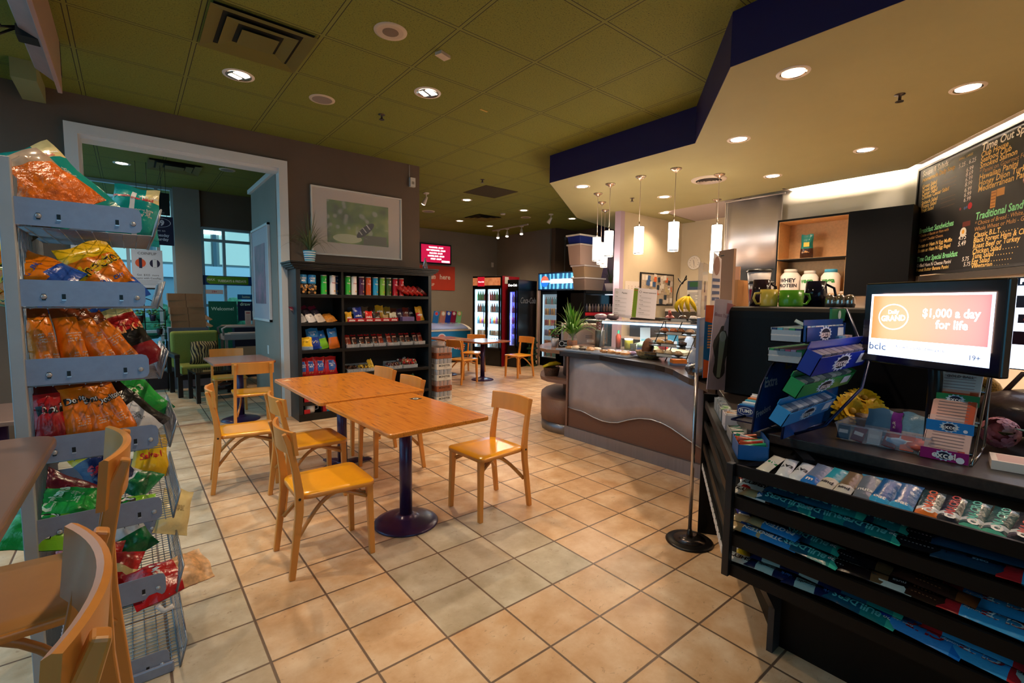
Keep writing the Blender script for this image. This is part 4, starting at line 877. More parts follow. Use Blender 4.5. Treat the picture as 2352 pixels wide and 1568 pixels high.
# trays of wrapped food
def wraps(x, y, w, d, n, sd, labels, base):
    r = random.Random(sd)
    for i in range(n):
        c = labels[i % len(labels)]; b = MB(); b.mat(M('film_'+c[0][1:], c[0], .2, 0, .7, noise=(22, .25), bump=(40, .5), alpha=1)); b.ball(0, 0, .018, .062, 9, 5, 1.0, .8, .30, .14, r)
        px, py = x+(i % 2-.5)*w*.4+r.uniform(-.01, .01), y+(i//2+.5-n/4)*d/(n/2)*.9
        one(c[1], b, '%s on the %s, %s from its left end' % (c[2], base, ORD[n//2-i//2-1+0] if i % 2 == 0 else ORD[n//2-i//2-1]+' in front'), c[3], (px, py, .985+.0), (0, 0, r.uniform(0, 3)), 'wrapped food on the counter trays')
for k, (x, y, L, a) in enumerate(((3.93, 3.58, .52, 0.1), (3.93, 3.09, .46, 0.02))):
    b = MB(); b.mat(C('#b9bccb', .3)).prism([(-.15, -L/2), (.15, -L/2), (.15, L/2), (-.15, L/2)], 0, .006); b.tube([(-.15, -L/2, .012), (.15, -L/2, .012), (.15, L/2, .012), (-.15, L/2, .012)], .012, 6, closed=True)
    one('serving_tray', b, 'pale serving tray of wrapped goods, %s on the cafe counter' % ('farther one near the round end' if k == 0 else 'nearer one beside the bread basket'), 'tray', (x, y, .971), (0, 0, a), group='serving trays')
wraps(3.93, 3.58, .28, .44, 8, 3, [('#b98a5c', 'wrapped_cookie', 'wrapped brown cookie', 'cookie'), ('#d8c0a8', 'wrapped_square', 'wrapped pale square', 'baked square'), ('#4c3c30', 'wrapped_brownie', 'dark wrapped brownie', 'brownie')], 'farther tray')
wraps(3.93, 3.09, .28, .40, 8, 5, [('#c08a58', 'wrapped_cookie', 'wrapped golden cookie', 'cookie'), ('#b49ac8', 'wrapped_square', 'wrapped lilac square', 'baked square'), ('#a06c40', 'wrapped_cookie', 'wrapped ginger cookie', 'cookie'), ('#d0a070', 'wrapped_square', 'wrapped tan square', 'baked square')], 'nearer tray')
b = MB(); b.mat(C('#7c8480', .15, .2)).lathe([(.03, 0), (.038, .12), (.036, .12), (.029, .01)], 16); one('plastic_cup', b, 'small clear grey cup standing at the end of the nearer tray', 'cup', (4.04, 2.98, .972))
bk = thing('bread_basket', 'round wicker basket holding a dark loaf on the counter', 'basket', (4.0, 2.76, .971)); b = MB()
b.mat(M('wicker', '#b08a5a', .6, noise=(60, .3), bump=(80, 1))).lathe([(.09, 0), (.12, .03), (.135, .07), (.13, .07), (.1, .01)], 24, smooth=False); b.build('basket', bk)
b = MB(); b.mat(M('dark_loaf', '#5c3418', .7, noise=(20, .3))).at(T(.0, .02, .09, ry=-.9, rz=.5)).ball(0, 0, 0, .06, 12, 8, 2.0, 1, 1); one('bread_loaf', b, 'long dark bread loaf leaning out of the wicker basket', 'bread', (4.0, 2.76, .975))
# black wire bakery rack
wr = thing('bakery_rack', 'black wire rack with tiers of wrapped bakery goods on the counter', 'rack', (4.08, 2.52, .971)); BW = C('#131214', .35, .4)
b = MB(); b.mat(BW)
for y in (-.2, .0, .2): b.tube([(-.17, y, 0), (-.15, y, .02), (.10, y, .37), (.12, y, .37)], .005, 6)
for y in (-.2, .2): b.tube([(-.16, y, .0), (.14, y, 0), (.12, y, .37)], .005, 6)
b.build('frame', wr)
for k, (z, x) in enumerate(((.04, -.12), (.13, -.05), (.24, .03), (.365, .10))):
    b = MB(); b.mat(BW).box(x-.10, x+.06, -.2, .2, z, z+.006).tube([(x-.10, -.2, z+.03), (x-.10, .2, z+.03)], .004, 5); b.build('shelf', wr)
    b = MB(); b.mat(C('#c9c0b4')).box(x-.106, x-.103, -.1, .06, z+.004, z+.028); b.build('price_strip', wr)
GOODS = [(0, -.12, '#a88c70', 'plastic-wrapped sandwich'), (0, -.02, '#cbb99c', 'wrapped pale bun'), (0, .08, '#d0b088', 'wrapped round bun'), (1, .12, '#c49250', 'clear box with a yellow muffin pair'), (1, .02, '#a87848', 'wrapped nut square'), (1, -.12, '#3b2c30', 'dark wrapped fruit bar'),
         (2, .13, '#b0643c', 'wrapped ginger muffin'), (2, .03, '#c06a44', 'wrapped orange muffin'), (2, -.05, '#8c5a3c', 'wrapped bran muffin'), (2, -.14, '#c4a48c', 'wrapped scone'), (3, .12, '#c8645c', 'clear red-and-white sweet bag'), (3, -.02, '#5c4638', 'dark wrapped loaf slices'), (3, -.13, '#c9c2c0', 'crinkled clear bag')]
for i, (k, y, c, l) in enumerate(GOODS):
    z, x = ((.04, -.12), (.13, -.05), (.24, .03), (.365, .10))[k]; b = MB(); rr = random.Random(i)
    b.mat(M('film_'+c[1:], c, .2, 0, .7, noise=(22, .3), bump=(40, .6))).ball(0, 0, .028, .045, 9, 6, 1, .95, .62, .14, rr)
    if k == 3 and y > .1: b.tube([(0, 0, .05), (.0, .01, .10)], [.02, .012], 7)
    one('bakery_item', b, '%s on the %s tier of the black wire rack' % (l, ('bottom', 'second', 'third', 'top')[k]), 'bakery item', (4.08+x-.03, 2.52+y, .971+z+.007), group='bakery goods on the wire rack')
b = MB(); b.mat(C('#c9702a', .4)).box(-.06, .06, -.045, .045, 0, .05).mat(C('#5c6a90')).box(-.061, .061, -.046, .046, 0, .018).mat(WHT).at(T(0, 0, .0505)).disc(0, 0, .025, 0, 12); one('snack_box', b, 'small orange and blue open box at the foot of the wire rack', 'box', (3.74, 2.28, .971), (0, 0, -.7))
bh = thing('banana_hanger', 'curled black wire hanger behind a bunch of bananas', 'hanger', (4.25, 2.50, 1.345)); b = MB(); b.mat(BW)
b.tube([(0, .16*math.cos(t)-.02, .22+.2*math.sin(t)) if t > -1.3 else (0, .0, 0) for t in [x*.25-1.3 for x in range(11)]]+[(0, .04, .44), (0, .08, .36), (0, .12, .40), (0, .13, .42)], .006, 7).tube([(0, -.12, 0), (0, -.02, .02), (0, .1, 0)], .006, 6); b.build('wire', bh)
YB = M('banana_skin', '#e8c21c', .45, noise=(9, .12)); TIP = C('#2a1c0c')
for i, (a, r_) in enumerate(((-.5, .05), (-.15, .0), (.2, -.04), (.5, -.08))):
    b = MB(); P = [(r_*math.sin(t*PI/2)+.0, (.10*math.sin(t*2.0))*math.sin(a*1.6), -.17*t) for t in [k/8 for k in range(9)]]
    b.mat(TIP).tube(P[:2], [.006, .008], 7).mat(YB).tube([(p[0]-.05*math.sin(k/8*PI), p[1], p[2]) for k, p in enumerate(P)][1:], [.01, .017, .02, .021, .02, .017, .011, .005], 8)
    one('banana', b, 'yellow banana in the bunch on the cafe counter, %s from the left' % ORD[3-i], 'banana', (4.22, 2.50-i*.006, 1.60), (0, 0, 0), 'bananas')
# things behind the case glass
def jar(x, y, z, prof, mats, name, label, cat, n=18): b = MB(); b.lathe(prof, n, mats); return one(name, b, label, cat, (x, y, z))
RC = G('red_check'); _t = RC.add('ShaderNodeTexCoord'); _c = RC.add('ShaderNodeTexChecker', i_Scale=60.0); RC.ln(_t.outputs['Object'], _c.inputs[0]); _c.inputs[1].default_value = (*lin('#b8242a'), 1); _c.inputs[2].default_value = (*lin('#e4d2c8'), 1); RC.ln(_c.outputs[0], RC.b.inputs['Base Color'])
jar(4.62, 3.93, .972, [(.06, 0), (.062, .19), (.05, .2), (.05, .33), (.055, .34)], [C('#8a8478', .3, .4), C('#d8d0c4'), RC.m, RC.m], 'paper_roll', 'red checked paper roll in a metal holder inside the case', 'paper roll')
jar(4.60, 3.62, .972, [(.03, 0), (.032, .14), (.015, .17), (.012, .21)], [C('#b8401c', .25), C('#b8401c', .25), C('#2c8c5c')], 'sauce_bottle', 'orange-red sauce bottle with a green cap in the case', 'bottle')
jar(4.62, 3.48, .972, [(.05, 0), (.05, .1), (.052, .12)], [C('#e4c43c', .3), C('#e9e2d8')], 'mustard_tub', 'yellow tub behind the glass', 'tub')
b = MB(); b.mat(M('lettuce', '#a9b487', .5, noise=(20, .4))).ball(0, 0, .05, .13, 14, 7, .6, 1.5, .4, .12, random.Random(1)).mat(C('#2c3458')).box(-.09, .09, -.2, .2, 0, .02); one('lettuce_pack', b, 'pack of pale green lettuce lying in the case', 'lettuce', (4.66, 3.22, .972))
b = MB(); b.mat(M('cutting_board', '#d9b887', .5, noise=(5, .1))).box(-.16, .16, -.26, .26, 0, .03); one('cutting_board', b, 'pale cutting board in the middle of the case', 'cutting board', (4.62, 2.92, .972))
b = MB(); b.mat(C('#b8242a', .35)).ball(0, 0, .035, .045, 10, 6, 1, 1.3, .7).mat(C('#1c3020')).tube([(0, .05, .04), (.02, .14, .09)], .014, 6); one('red_gripper', b, 'red and dark green utensil lying by the board', 'utensil', (4.50, 2.93, 1.003))
b = MB(); b.mat(CLEAR).lathe([(.03, 0), (.045, .05), (.05, .12), (.03, .16), (.0, .17)], 14); one('sauce_jug', b, 'small clear jug behind the wire rack', 'jug', (4.66, 2.72, 1.003))
for i, (y, c, m) in enumerate(((3.36, '#d9e0dc', '#8cc8c8'), (2.98, '#3c8ca0', '#e4e0dc'))):
    b = MB(); b.mat(C(c)).box(-.06, .06, 0, .004, 0, .25).mat(C(m)).box(-.045, .045, -.002, 0, .02, .11); one('notice_card', b, '%s notice card standing at the back of the case' % ('pale' if i == 0 else 'teal'), 'card', (4.85, y+.05, .972), (-.15, 0, -.8))
for x, y, c, n_, l in ((4.62, 3.92, '#b8a0b0', 'napkin_pack', 'crumpled lilac and white pack on top of the glass case'), (4.70, 3.80, '#5c4c54', 'wrapped_loaf', 'dark wrapped loaf on top of the glass case'), (4.6, 2.62, '#c9bcb4', 'paper_bag', 'pale folded paper bag on top of the glass case')):
    b = MB(); b.mat(M('film_'+c[1:], c, .3, 0, .6, noise=(22, .3), bump=(40, .6))).ball(0, 0, .035, .07, 10, 6, 1, 1.3, .55, .12, random.Random(int(x*100+y*10))); one(n_, b, l, 'food pack', (x, y, 1.303))
# plants on the round end
def clump(b, n, L, w, mats, r, spread=1.0, z0=0):
    blades(b, n, L, w, mats, r, 1.15, spread, z0)
vp = thing('vase_plant', 'bushy green striped-leaf plant in a glass vase of amber water', 'plant', (4.12, 3.93, .971))
b = MB(); b.mat(M('amber_water', '#a85a1c', .08, 0, .8, alpha=.9)).lathe([(.045, 0), (.062, .02), (.066, .07), (.06, .09)], 18); b.build('amber_water', vp)
b = MB(); b.mat(M('vase_glass', '#cfc0b4', .04, 0, .9, alpha=.15)).lathe([(.047, 0), (.066, .02), (.07, .08), (.05, .14), (.045, .18), (.05, .2)], 20, close=False); b.build('vase', vp)
b = MB(); clump(b, 90, .46, .019, [C('#4c8c2a', .45), C('#6aa436', .45), C('#3c7424', .45), C('#a8c070', .45)], random.Random(8), 1.25, .12); b.tube([(0, 0, .05), (0, 0, .40)], .008, 6); b.at(T(.0, .0, .26)); clump(b, 20, .28, .013, [C('#5c9c30', .45), C('#7ab440', .45)], random.Random(9), .45, 0); b.build('leaves', vp)
wp = thing('small_plant', 'small dark-leaved plant in a white pot on the round end', 'plant', (4.06, 4.17, .971)); b = MB(); b.mat(C('#d9cfd0', .4)).lathe([(.036, 0), (.052, .1), (.047, .1)], 18); b.build('pot', wp)
b = MB(); rr = random.Random(12); b.mat(C('#2a5424', .4))
for i in range(46):
    b.mat(C('#2a5424', .4) if i % 4 else C('#8a3c40', .4)).ball(rr.uniform(-.045, .045), rr.uniform(-.045, .045), .11+rr.uniform(0, .1), .017, 5, 4, 1, 1, .5)
b.build('leaves', wp)
b = MB(); b.mat(C('#15161a', .3)).box(-.06, .06, -.03, .03, 0, .08).mat(WHT).at(T(-.0, -.031, 0) @ FRONT).rect(.03, .05, .06, .018).rect(.03, .02, .06, .012).disc(-.02, .042, .033, .0005, 18).mat(C('#15161a')).disc(-.02, .042, .025, .001, 18); one('camera_box', b, 'small black and white camera-shaped tin between the two plants', 'tin', (4.10, 4.06, .971), (0, 0, -.75))
rd = thing('microwave', 'beige slotted appliance standing behind the vase plant', 'appliance', (4.72, 4.36, .971), math.radians(-38)); b = MB(); b.mat(C('#a08878', .45)).box(-.24, .24, -.14, .14, 0, .26); b.build('body', rd, .01)
b = MB(); b.mat(C('#3a3230'))
for x in (-.16, .05):
    for z in (.075, .09, .105, .19, .205, .22): b.box(x, x+.09, -.142, -.139, z, z+.006)
e = b.build('vent_slots', rd); e['kind'] = 'stuff'
b = MB(); b.mat(C('#d8cfc8')).box(.07, .16, -.143, -.14, .02, .055).mat(INK).at(T(.115, -.1435, .037) @ FRONT).text('FORCE', 0, 0, .018); b.build('badge', rd)
# basket on the round shelf
fb = thing('fruit_basket', 'brown wicker basket of yellow fruit on the round shelf', 'basket', (3.93, 4.08, .631)); b = MB(); b.mat(M('dark_wicker', '#5a3a24', .6, noise=(60, .4), bump=(80, 1))).lathe([(.08, 0), (.1, .1), (.094, .1), (.075, .01)], 22, smooth=False)
b.tube([(.1, 0, .09), (.12, .0, .12), (.1, .03, .12)], .006, 5); b.build('basket', fb)
b = MB(); b.mat(YB); b.tube([(-.09, .05, .10), (-.03, .0, .14), (.05, -.03, .15), (.1, -.06, .14)], [.01, .024, .024, .01], 8); one('banana', b, 'yellow banana lying in the wicker basket of the round shelf', 'banana', (3.93, 4.08, .631))
b = MB(); b.mat(YB); b.tube([(-.06, .08, .10), (.0, .04, .125), (.07, .02, .13), (.1, .0, .12)], [.01, .022, .022, .01], 8); one('banana', b, 'second banana behind the front one in the wicker basket', 'banana', (3.94, 4.10, .631))
# ================================================================ kitchen
CORK = M('cork', '#b8a894', .8, noise=(40, .2))
cb = thing('pin_board', 'black-framed board crowded with notes on the kitchen wall', 'pin board', (7.98, 5.395, 1.79)); b = MB(); b.mat(C('#141214')).box(-.55, .55, -.02, 0, -.31, .31); b.build('frame', cb)
b = MB(); b.mat(CORK).box(-.52, .52, -.023, -.02, -.28, .28); b.build('cork', cb)
b = MB(); rr = random.Random(21)
for i in range(46):
    c = rr.choice(['#d9cfc4', '#e4ddd2', '#cfc4b8', '#e0d4c8', '#7cb0c8', '#d86a3a', '#3c5c8c', '#c8b890', '#2c3c4c', '#e9e4dc']); x, z = rr.uniform(-.48, .48), rr.uniform(-.24, .25); b.mat(C(c, .6)).at(T(x, -.024-.0004*i, z, ry=rr.uniform(-.2, .2))).box(-.035-.03*rr.random(), .04, 0, .0003, -.05, .045)
e = b.build('notes', cb); e['kind'] = 'stuff'
ca = sheet('wall_calendar', 'white printed calendar sheet left of the pin board', 'calendar', .42, .75, (7.21, 5.392, 1.17), (0, 0, 0), C('#d9cfc6', .6), lambda b: [lines(b, -.1+.1*k, .1, .66, 16, .05, C('#a04440' if k % 2 else '#6a6468'), .008, .5, k) for k in range(4)])
def paper_on(name, label, cat, w, h, loc, base, fn): return sheet(name, label, cat, w, h, loc, (0, 0, 0), base, fn)
b = MB(); b.mat(C('#38506c')).box(-.01, 0, -.15, .15, .3, .48).mat(C('#d9d4cc')).box(-.01, 0, -.15, .15, -.2, .3).mat(C('#2c5c3c')).box(-.012, -.01, -.1, .1, .36, .46).mat(C('#222222')).at(T(-.0105, 0, 0) @ FACEX); lines(b, 0, -.12, .24, 14, .24, C('#3a3a3a'), .008, .5); one('kitchen_poster', b, 'blue and white poster on the kitchen wall under the clock', 'poster', (8.795, 5.07, 1.5))
ck = thing('wall_clock', 'round white wall clock on the cream kitchen wall', 'clock', (8.797, 5.096, 2.34)); b = MB(); b.mat(C('#e9e2da', .4)).at(T(0, 0, 0, ry=-PI/2)).lathe([(.135, 0), (.14, .02), (.12, .035), (.115, .02)], 28); b.build('rim', ck)
b = MB(); b.mat(C('#e4dcd0', .4)).at(T(-.021, 0, 0) @ FACEX).disc(0, 0, .116, 0, 28).mat(INK)
for i in range(12):
    a = i*PI/6; b.text(str(i or 12), .092*math.sin(a), .092*math.cos(a), .03, .0006)
b.build('dial', ck); b = MB(); b.mat(BLK).at(T(-.024, 0, 0) @ FACEX).put([(-.004, 0, 0), (.004, 0, 0), (.012, -.075, 0), (.006, -.076, 0)], [(0, 3, 2, 1)]).put([(-.004, 0, 0), (.004, 0, 0), (-.012, .055, 0), (-.018, .053, 0)], [(0, 1, 2, 3)]); b.build('hands', ck)
# back counter
bc2 = thing('kitchen_counter', 'white kitchen worktop against the cream wall behind the case', 'counter', (0, 0, 0)); b = MB(); b.mat(C('#2a2320', .5)).box(6.95, 8.75, 4.85, 5.38, 0, .88); b.build('cabinet_base', bc2); b = MB(); b.mat(C('#cfc4b8', .3)).box(6.93, 8.77, 4.8, 5.39, .88, .92); b.build('worktop', bc2)
b = MB(); b.mat(C('#1b1718', .35)).box(-.3, .3, -.22, .2, 0, .34).mat(C('#4c464a', .3, .6)).box(-.28, .2, -.225, -.22, .05, .3); one('kitchen_oven', b, 'dark countertop oven seen through the glass case', 'oven', (7.35, 5.1, .921))
b = MB(); b.mat(C('#b8a48c', .4)).box(-.2, .2, -.15, .15, 0, .30).mat(C('#8c7c68')).box(-.18, .18, -.152, -.15, .03, .27); one('kitchen_box', b, 'beige slatted box beside the dark oven', 'box', (7.9, 5.1, .921))
b = MB(); b.mat(C('#3c3634', .3)).box(-.25, .25, -.2, .2, 0, .45).mat(C('#c9bdb4')).box(-.25, .22, -.22, .2, .45, .50); one('prep_station', b, 'dark appliance with a pale top beneath the pin board', 'appliance', (8.4, 5.1, .921))
b = MB(); b.mat(C('#c8bfb8', .35)).at(T(0, 0, 0, ry=PI/2)).lathe([(.06, -.16), (.06, .16)], 16); one('towel_roll', b, 'white roll lying on the appliance below the pin board', 'paper roll', (8.35, 5.05, 1.485))
# black deli cooler and storage tubs
dc = thing('deli_cooler', 'low black open cooler with a red strip behind the counter plant', 'cooler', (7.6, 6.2, 0)); b = MB(); b.mat(C('#0c0c0e', .3)).box(-.8, .8, .35, .75, 0, 1.76).box(-.8, -.76, 0, .75, 0, 1.76).box(.76, .8, 0, .75, 0, 1.76).box(-.8, .8, 0, .75, 1.70, 1.76).box(-.8, .8, 0, .75, 0, .75); b.build('body', dc, .004)
b = MB(); b.mat(C('#a8141c', .4)).box(-.76, .76, -.006, .0, 1.27, 1.33); b.build('red_strip', dc)
b = MB(); b.mat(C('#16161a', .08, .0)).box(-.76, .76, .34, .35, 1.0, 1.68); b.build('glass_back', dc)
b = MB(); b.mat(E('#dfeaff', 3)).box(.05, .32, .1, .2, 1.685, 1.69); b.build('strip_light', dc)
b = MB(); rr = random.Random(3)
for i in range(16):
    b.mat(C(rr.choice(['#5c4a50', '#7c6460', '#3c3c4c', '#8a7a70']), .3)).at(T(-.68+i*.09, .2, 1.34)).lathe([(.026, 0), (.026, .1), (.012, .13), (.012, .16)], 8)
e = b.build('stocked_bottles', dc); e['kind'] = 'stuff'
def tub(x0, x1, z0, z1, c, lid, label, y=6.35):
    t = thing('storage_tub', label, 'storage tub', ((x0+x1)/2, y+.15, z0), 0, 'tubs stacked on the black cooler'); w = x1-x0; h = z1-z0
    b = MB(); b.mat(c); vs = [(sx*w/2*k, sy*.17*k, z) for z, k in ((0, .88), (h-.03, 1)) for sx, sy in ((-1, -1), (1, -1), (1, 1), (-1, 1))]
    b.put(vs, [(3, 2, 1, 0), (0, 1, 5, 4), (1, 2, 6, 5), (2, 3, 7, 6), (3, 0, 4, 7), (4, 5, 6, 7)]); b.build('box', t, .01)
    b = MB(); b.mat(lid).box(-w/2-.02, w/2+.02, -.19, .19, h-.03, h); b.build('lid', t, .005)
tub(6.95, 7.55, 1.765, 2.02, C('#8c7468', .35), C('#cfc4c4', .35), 'clear tub with a white lid, lowest on the black cooler')
tub(6.93, 7.5, 2.022, 2.26, C('#a08468', .4), C('#cfc4c4', .35), 'tub of brown paper goods in the middle of the stack')
tub(6.80, 7.5, 2.262, 2.66, C('#b89c90', .4), C('#d4c8c4', .4), 'large pale tub third from the bottom of the stack')
tub(6.78, 7.35, 2.662, 2.84, C('#1c2c7c', .35), C('#e4dcd4', .4), 'blue tub with a white lid on top of the stack')
tp = thing('potted_plant', 'trailing plant in a white pot beside the stacked tubs', 'plant', (7.85, 6.42, 1.765)); b = MB(); b.mat(C('#cdbcc0', .4)).lathe([(.09, 0), (.13, .16), (.12, .16)], 18); b.build('pot', tp)
b = MB(); clump(b, 40, .45, .006, [C('#2c3c20', .6), C('#3c4c28', .6)], random.Random(31), 1.1, .14); b.build('leaves', tp)
# steel hood panel, dark recess, cabinet
hp = thing('steel_hood', 'tall brushed steel sheet hood over the dark oven recess', 'hood', (0, 0, 0)); b = MB(); b.mat(M('brushed_hood', '#d8d2d6', .42, .75, noise=(3, .03), stretch=(1, 1, 30)))
pts = [(3.74-i*.08, 7.36-.012*math.sin(i*1.15)) for i in range(11)]
b.put([(x, y, z) for y, x in pts for z in (2.05, 3.10)], [(i*2, i*2+1, i*2+3, i*2+2) for i in range(10)], True); b.build('steel_sheet', hp, solid=.004)
b = MB(); b.mat(C('#c8c0c4', .3, .6)).tube([(7.34, 3.78, 3.11), (7.34, 2.90, 3.11)], .014, 8).tube([(7.36, 3.76, 3.11), (7.36, 3.76, 2.05)], .008, 6).tube([(7.36, 2.94, 3.11), (7.36, 2.94, 2.05)], .008, 6); b.build('rail', hp)
b = MB(); b.mat(C('#0e0c0e', .5)).box(7.30, 7.48, 2.92, 3.76, 1.55, 2.04); b.build('dark_recess', hp)
kc = thing('wall_cabinet', 'open wooden cubby joined to a black cupboard door on the right wall', 'cabinet', (0, 0, 0)); CW = M('cubby_wood', '#d2a672', .5, noise=(30, .08)); BLC = M('black_door', '#070607', .5, spec=.2)
b = MB(); b.mat(BLC).box(7.1, 7.49, 2.86, 2.88, 1.65, 2.68).box(7.1, 7.49, 2.02, 2.04, 1.65, 2.68).box(7.1, 7.49, 1.40, 2.88, 2.665, 2.69).box(7.1, 7.49, 1.40, 2.88, 1.64, 1.655).box(7.1, 7.49, 1.40, 1.42, 1.65, 2.68).box(7.1, 7.49, 2.04, 2.86, 2.13, 2.145); b.build('carcass', kc)
b = MB(); b.mat(CW).box(7.47, 7.485, 2.04, 2.86, 1.655, 2.665).box(7.105, 7.48, 2.855, 2.861, 1.655, 2.665).box(7.105, 7.48, 2.039, 2.045, 1.655, 2.665).box(7.11, 7.48, 2.04, 2.86, 1.655, 1.66).box(7.11, 7.48, 2.04, 2.86, 2.146, 2.149).box(7.11, 7.48, 2.04, 2.86, 2.659, 2.664); b.build('lining', kc)
b = MB(); b.mat(BLC).box(7.08, 7.1, 1.40, 2.03, 1.64, 2.69); b.build('door', kc, .002)
def pjar(y, h, r, cap, label, txt, col):
    t = thing('powder_jar', label, 'jar', (7.22, y, 1.661), 0, 'powder jars in the cubby'); b = MB(); b.mat(C('#e9e0d8', .35)).lathe([(r*.95, 0), (r, .02), (r, h*.72), (r*.75, h*.85), (r*.6, h*.88)], 20); b.mat(C(col))
    fn = lambda x, y_, q: (-(r+.001)*math.cos(x/r), -(r+.001)*math.sin(x/r), y_)
    for s, z, sz in txt: b.text(s, 0, z, sz, 0, bold=.04, fn=fn)
    b.build('jar', t); b = MB(); b.mat(cap).lathe([(r*.66, h*.87), (r*.66, h*.99), (r*.62, h)], 20); b.build('lid', t)
pjar(2.72, .35, .125, C('#e4dcd4', .4), 'big white protein powder jar with dark lettering', [('WHEY', .19, .075), ('PROTEIN', .12, .065)], '#2a2430')
pjar(2.48, .32, .105, C('#e4dcd4', .4), 'white powder jar with green lettering and a white lid', [('vega', .18, .09)], '#2f8f3c')
pjar(2.23, .33, .11, C('#3c9cc4', .4), 'white powder jar with green lettering and a blue lid', [('vega', .18, .09)], '#2f8f3c')
b = MB(); b.mat(C('#d9d2ca', .4)).at(T(0, 0, 0)).lathe([(.05, 0), (.05, .04)], 12).at(T(0, -.11, 0)).lathe([(.045, 0), (.045, .04)], 12); one('jar_lids', b, 'pair of small white lids right of the powder jars', 'lid', (7.25, 2.12, 1.661)).__setitem__('kind', 'stuff')
b = bag_mb(.17, .33, .09, lambda u, v: (foil('#3a2018') if v < .38 else foil('#1f7f78')), [('coffee', 0, .28, .04, C('#d9a060'), 0, .03)], 5); b.at(T(0, -.052, .19) @ FRONT).mat(C('#d9c44c')).rect(.01, 0, .07, .06); o = one('coffee_bag', b, 'teal and brown coffee bag standing in the upper cubby', 'coffee bag', (7.26, 2.55, 2.15), (0, 0, -PI/2))
# boards hanging by the hood, cups and mugs
b = MB(); b.mat(C('#c89878', .5)).box(-.01, .01, -.09, .09, 0, .58).at(T(0, .03, .58, ry=PI/2)).lathe([(.07, -.01), (.07, .01)], 16); one('hanging_board', b, 'tan wooden paddle board hanging behind the flyers', 'board', (4.9, 2.42, 1.32), (0, 0, .1))
b = MB(); b.mat(C('#b07c48', .55)).box(-.12, .12, -.1, .1, 0, .25).at(T(-.121, 0, 0) @ FACEX).mat(INK).text('FOAM WRAPPER', 0, .21, .02).text('KEEP DRY', 0, .18, .02); one('cardboard_box', b, 'small brown cardboard box with black print behind the mugs', 'box', (4.58, 2.235, 1.491))
esp = thing('espresso_machine', 'big black rounded machine housing at the end of the kiosk counter', 'machine', (0, 0, 0))
def cup(x, y, z, label, h=.15, r=.045, red=True):
    t = thing('paper_cup', label, 'cup', (x, y, z), 0, 'paper cups on the machine'); b = MB(); W_ = C('#ddd4d0', .4); R_ = C('#a0183c', .4)
    b.lathe([(r*.72, 0), (r*.77, h*.22), (r*.92, h*.75), (r, h)], 20, [W_, R_ if red else W_, W_]); b.build('cup_body', t)
    b = MB(); b.mat(C('#141214', .35)).lathe([(r*1.06, h-.004), (r*1.08, h+.006), (r*.95, h+.02), (r*.6, h+.022)], 20); b.build('lid', t)
    if red: b = MB(); b.mat(W_); b.text('o', -.02, h*.47, .09, 0, bold=.12, fn=lambda X_, Y_, q: (-(r*.88)*math.cos(X_/r+.6), (r*.88)*math.sin(-X_/r-.6), Y_)); b.build('badge', t)
cup(4.22, 1.86, 1.491, 'tall maroon-banded paper cup beside the cardboard box', .20, .06); cup(4.08, 1.72, 1.491, 'second maroon-banded paper cup behind the dark jug', .19, .06); cup(4.52, 1.97, 1.491, 'tall wide white paper cup with a black lid', .32, .10, False)
b = MB(); b.mat(C('#3a302c', .5)).prism([(4.72, 2.38), (3.95, 1.72), (4.2, 1.45), (5.0, 2.1)], 0, 1.49); one('service_cabinet', b, 'dark service cabinet behind the machine, under the cups', 'cabinet')
def mug(x, y, z, col, label, h=.105, r=.045, ang=0, tall=False, name='mug', cat='mug'):
    t = thing(name, label, cat, (x, y, z), ang, 'mugs and jugs on the machine'); b = MB(); b.mat(col)
    if tall: b.lathe([(r*1.15, 0), (r*.85, h), (r*.8, h), (r*1.0, .01)], 22)
    else: b.lathe([(r*.95, 0), (r, .01), (r, h), (r*.92, h), (r*.9, .01)], 22)
    b.build('body', t); b = MB(); b.mat(col); hh = h*.8; b.tube([(r*.9, 0, hh), (r*1.7, 0, hh*.95), (r*1.85, 0, hh*.6), (r*1.3 if tall else r*1.5, 0, hh*.25 if tall else hh*.2), (r*.95, 0, hh*.2)] if not tall else [(r*.8, 0, h*.92), (r*1.8, 0, h*.75), (r*2.1, 0, h*.35), (r*1.9, 0, .02)], .007, 7); b.build('handle', t)
TOPZ = 1.496
mug(3.06, 1.315, TOPZ, C('#2a1820', .15), 'tall dark brown jug, left of the mugs', .165, .055, -.5, True, 'thermal_jug', 'jug')
mug(2.93, 1.215, TOPZ, C('#d9b84c', .25), 'yellow mug between the dark jug and the green mug', .10, .047, 2.4)
mug(2.96, 1.105, TOPZ, C('#5c9c24', .2), 'green mug between the yellow mug and the black jug', .095, .062, -.6)
mug(3.12, 1.035, TOPZ, C('#141224', .12), 'tall shiny black jug, right of the green mug', .15, .058, -.7, True, 'thermal_jug', 'jug')
for i, (x, y) in enumerate(((3.06, .94), (3.07, .895), (3.09, .855))):
    b = MB(); b.mat(C('#b9a89c', .08, .85)).lathe([(.024, 0), (.028, .02), (.026, .055), (.014, .07), (0, .072)], 14); one('steel_shaker', b, 'small shiny steel dome on the machine, %s from the left' % ORD[i], 'shaker', (x, y, TOPZ), group='steel domes on the machine')
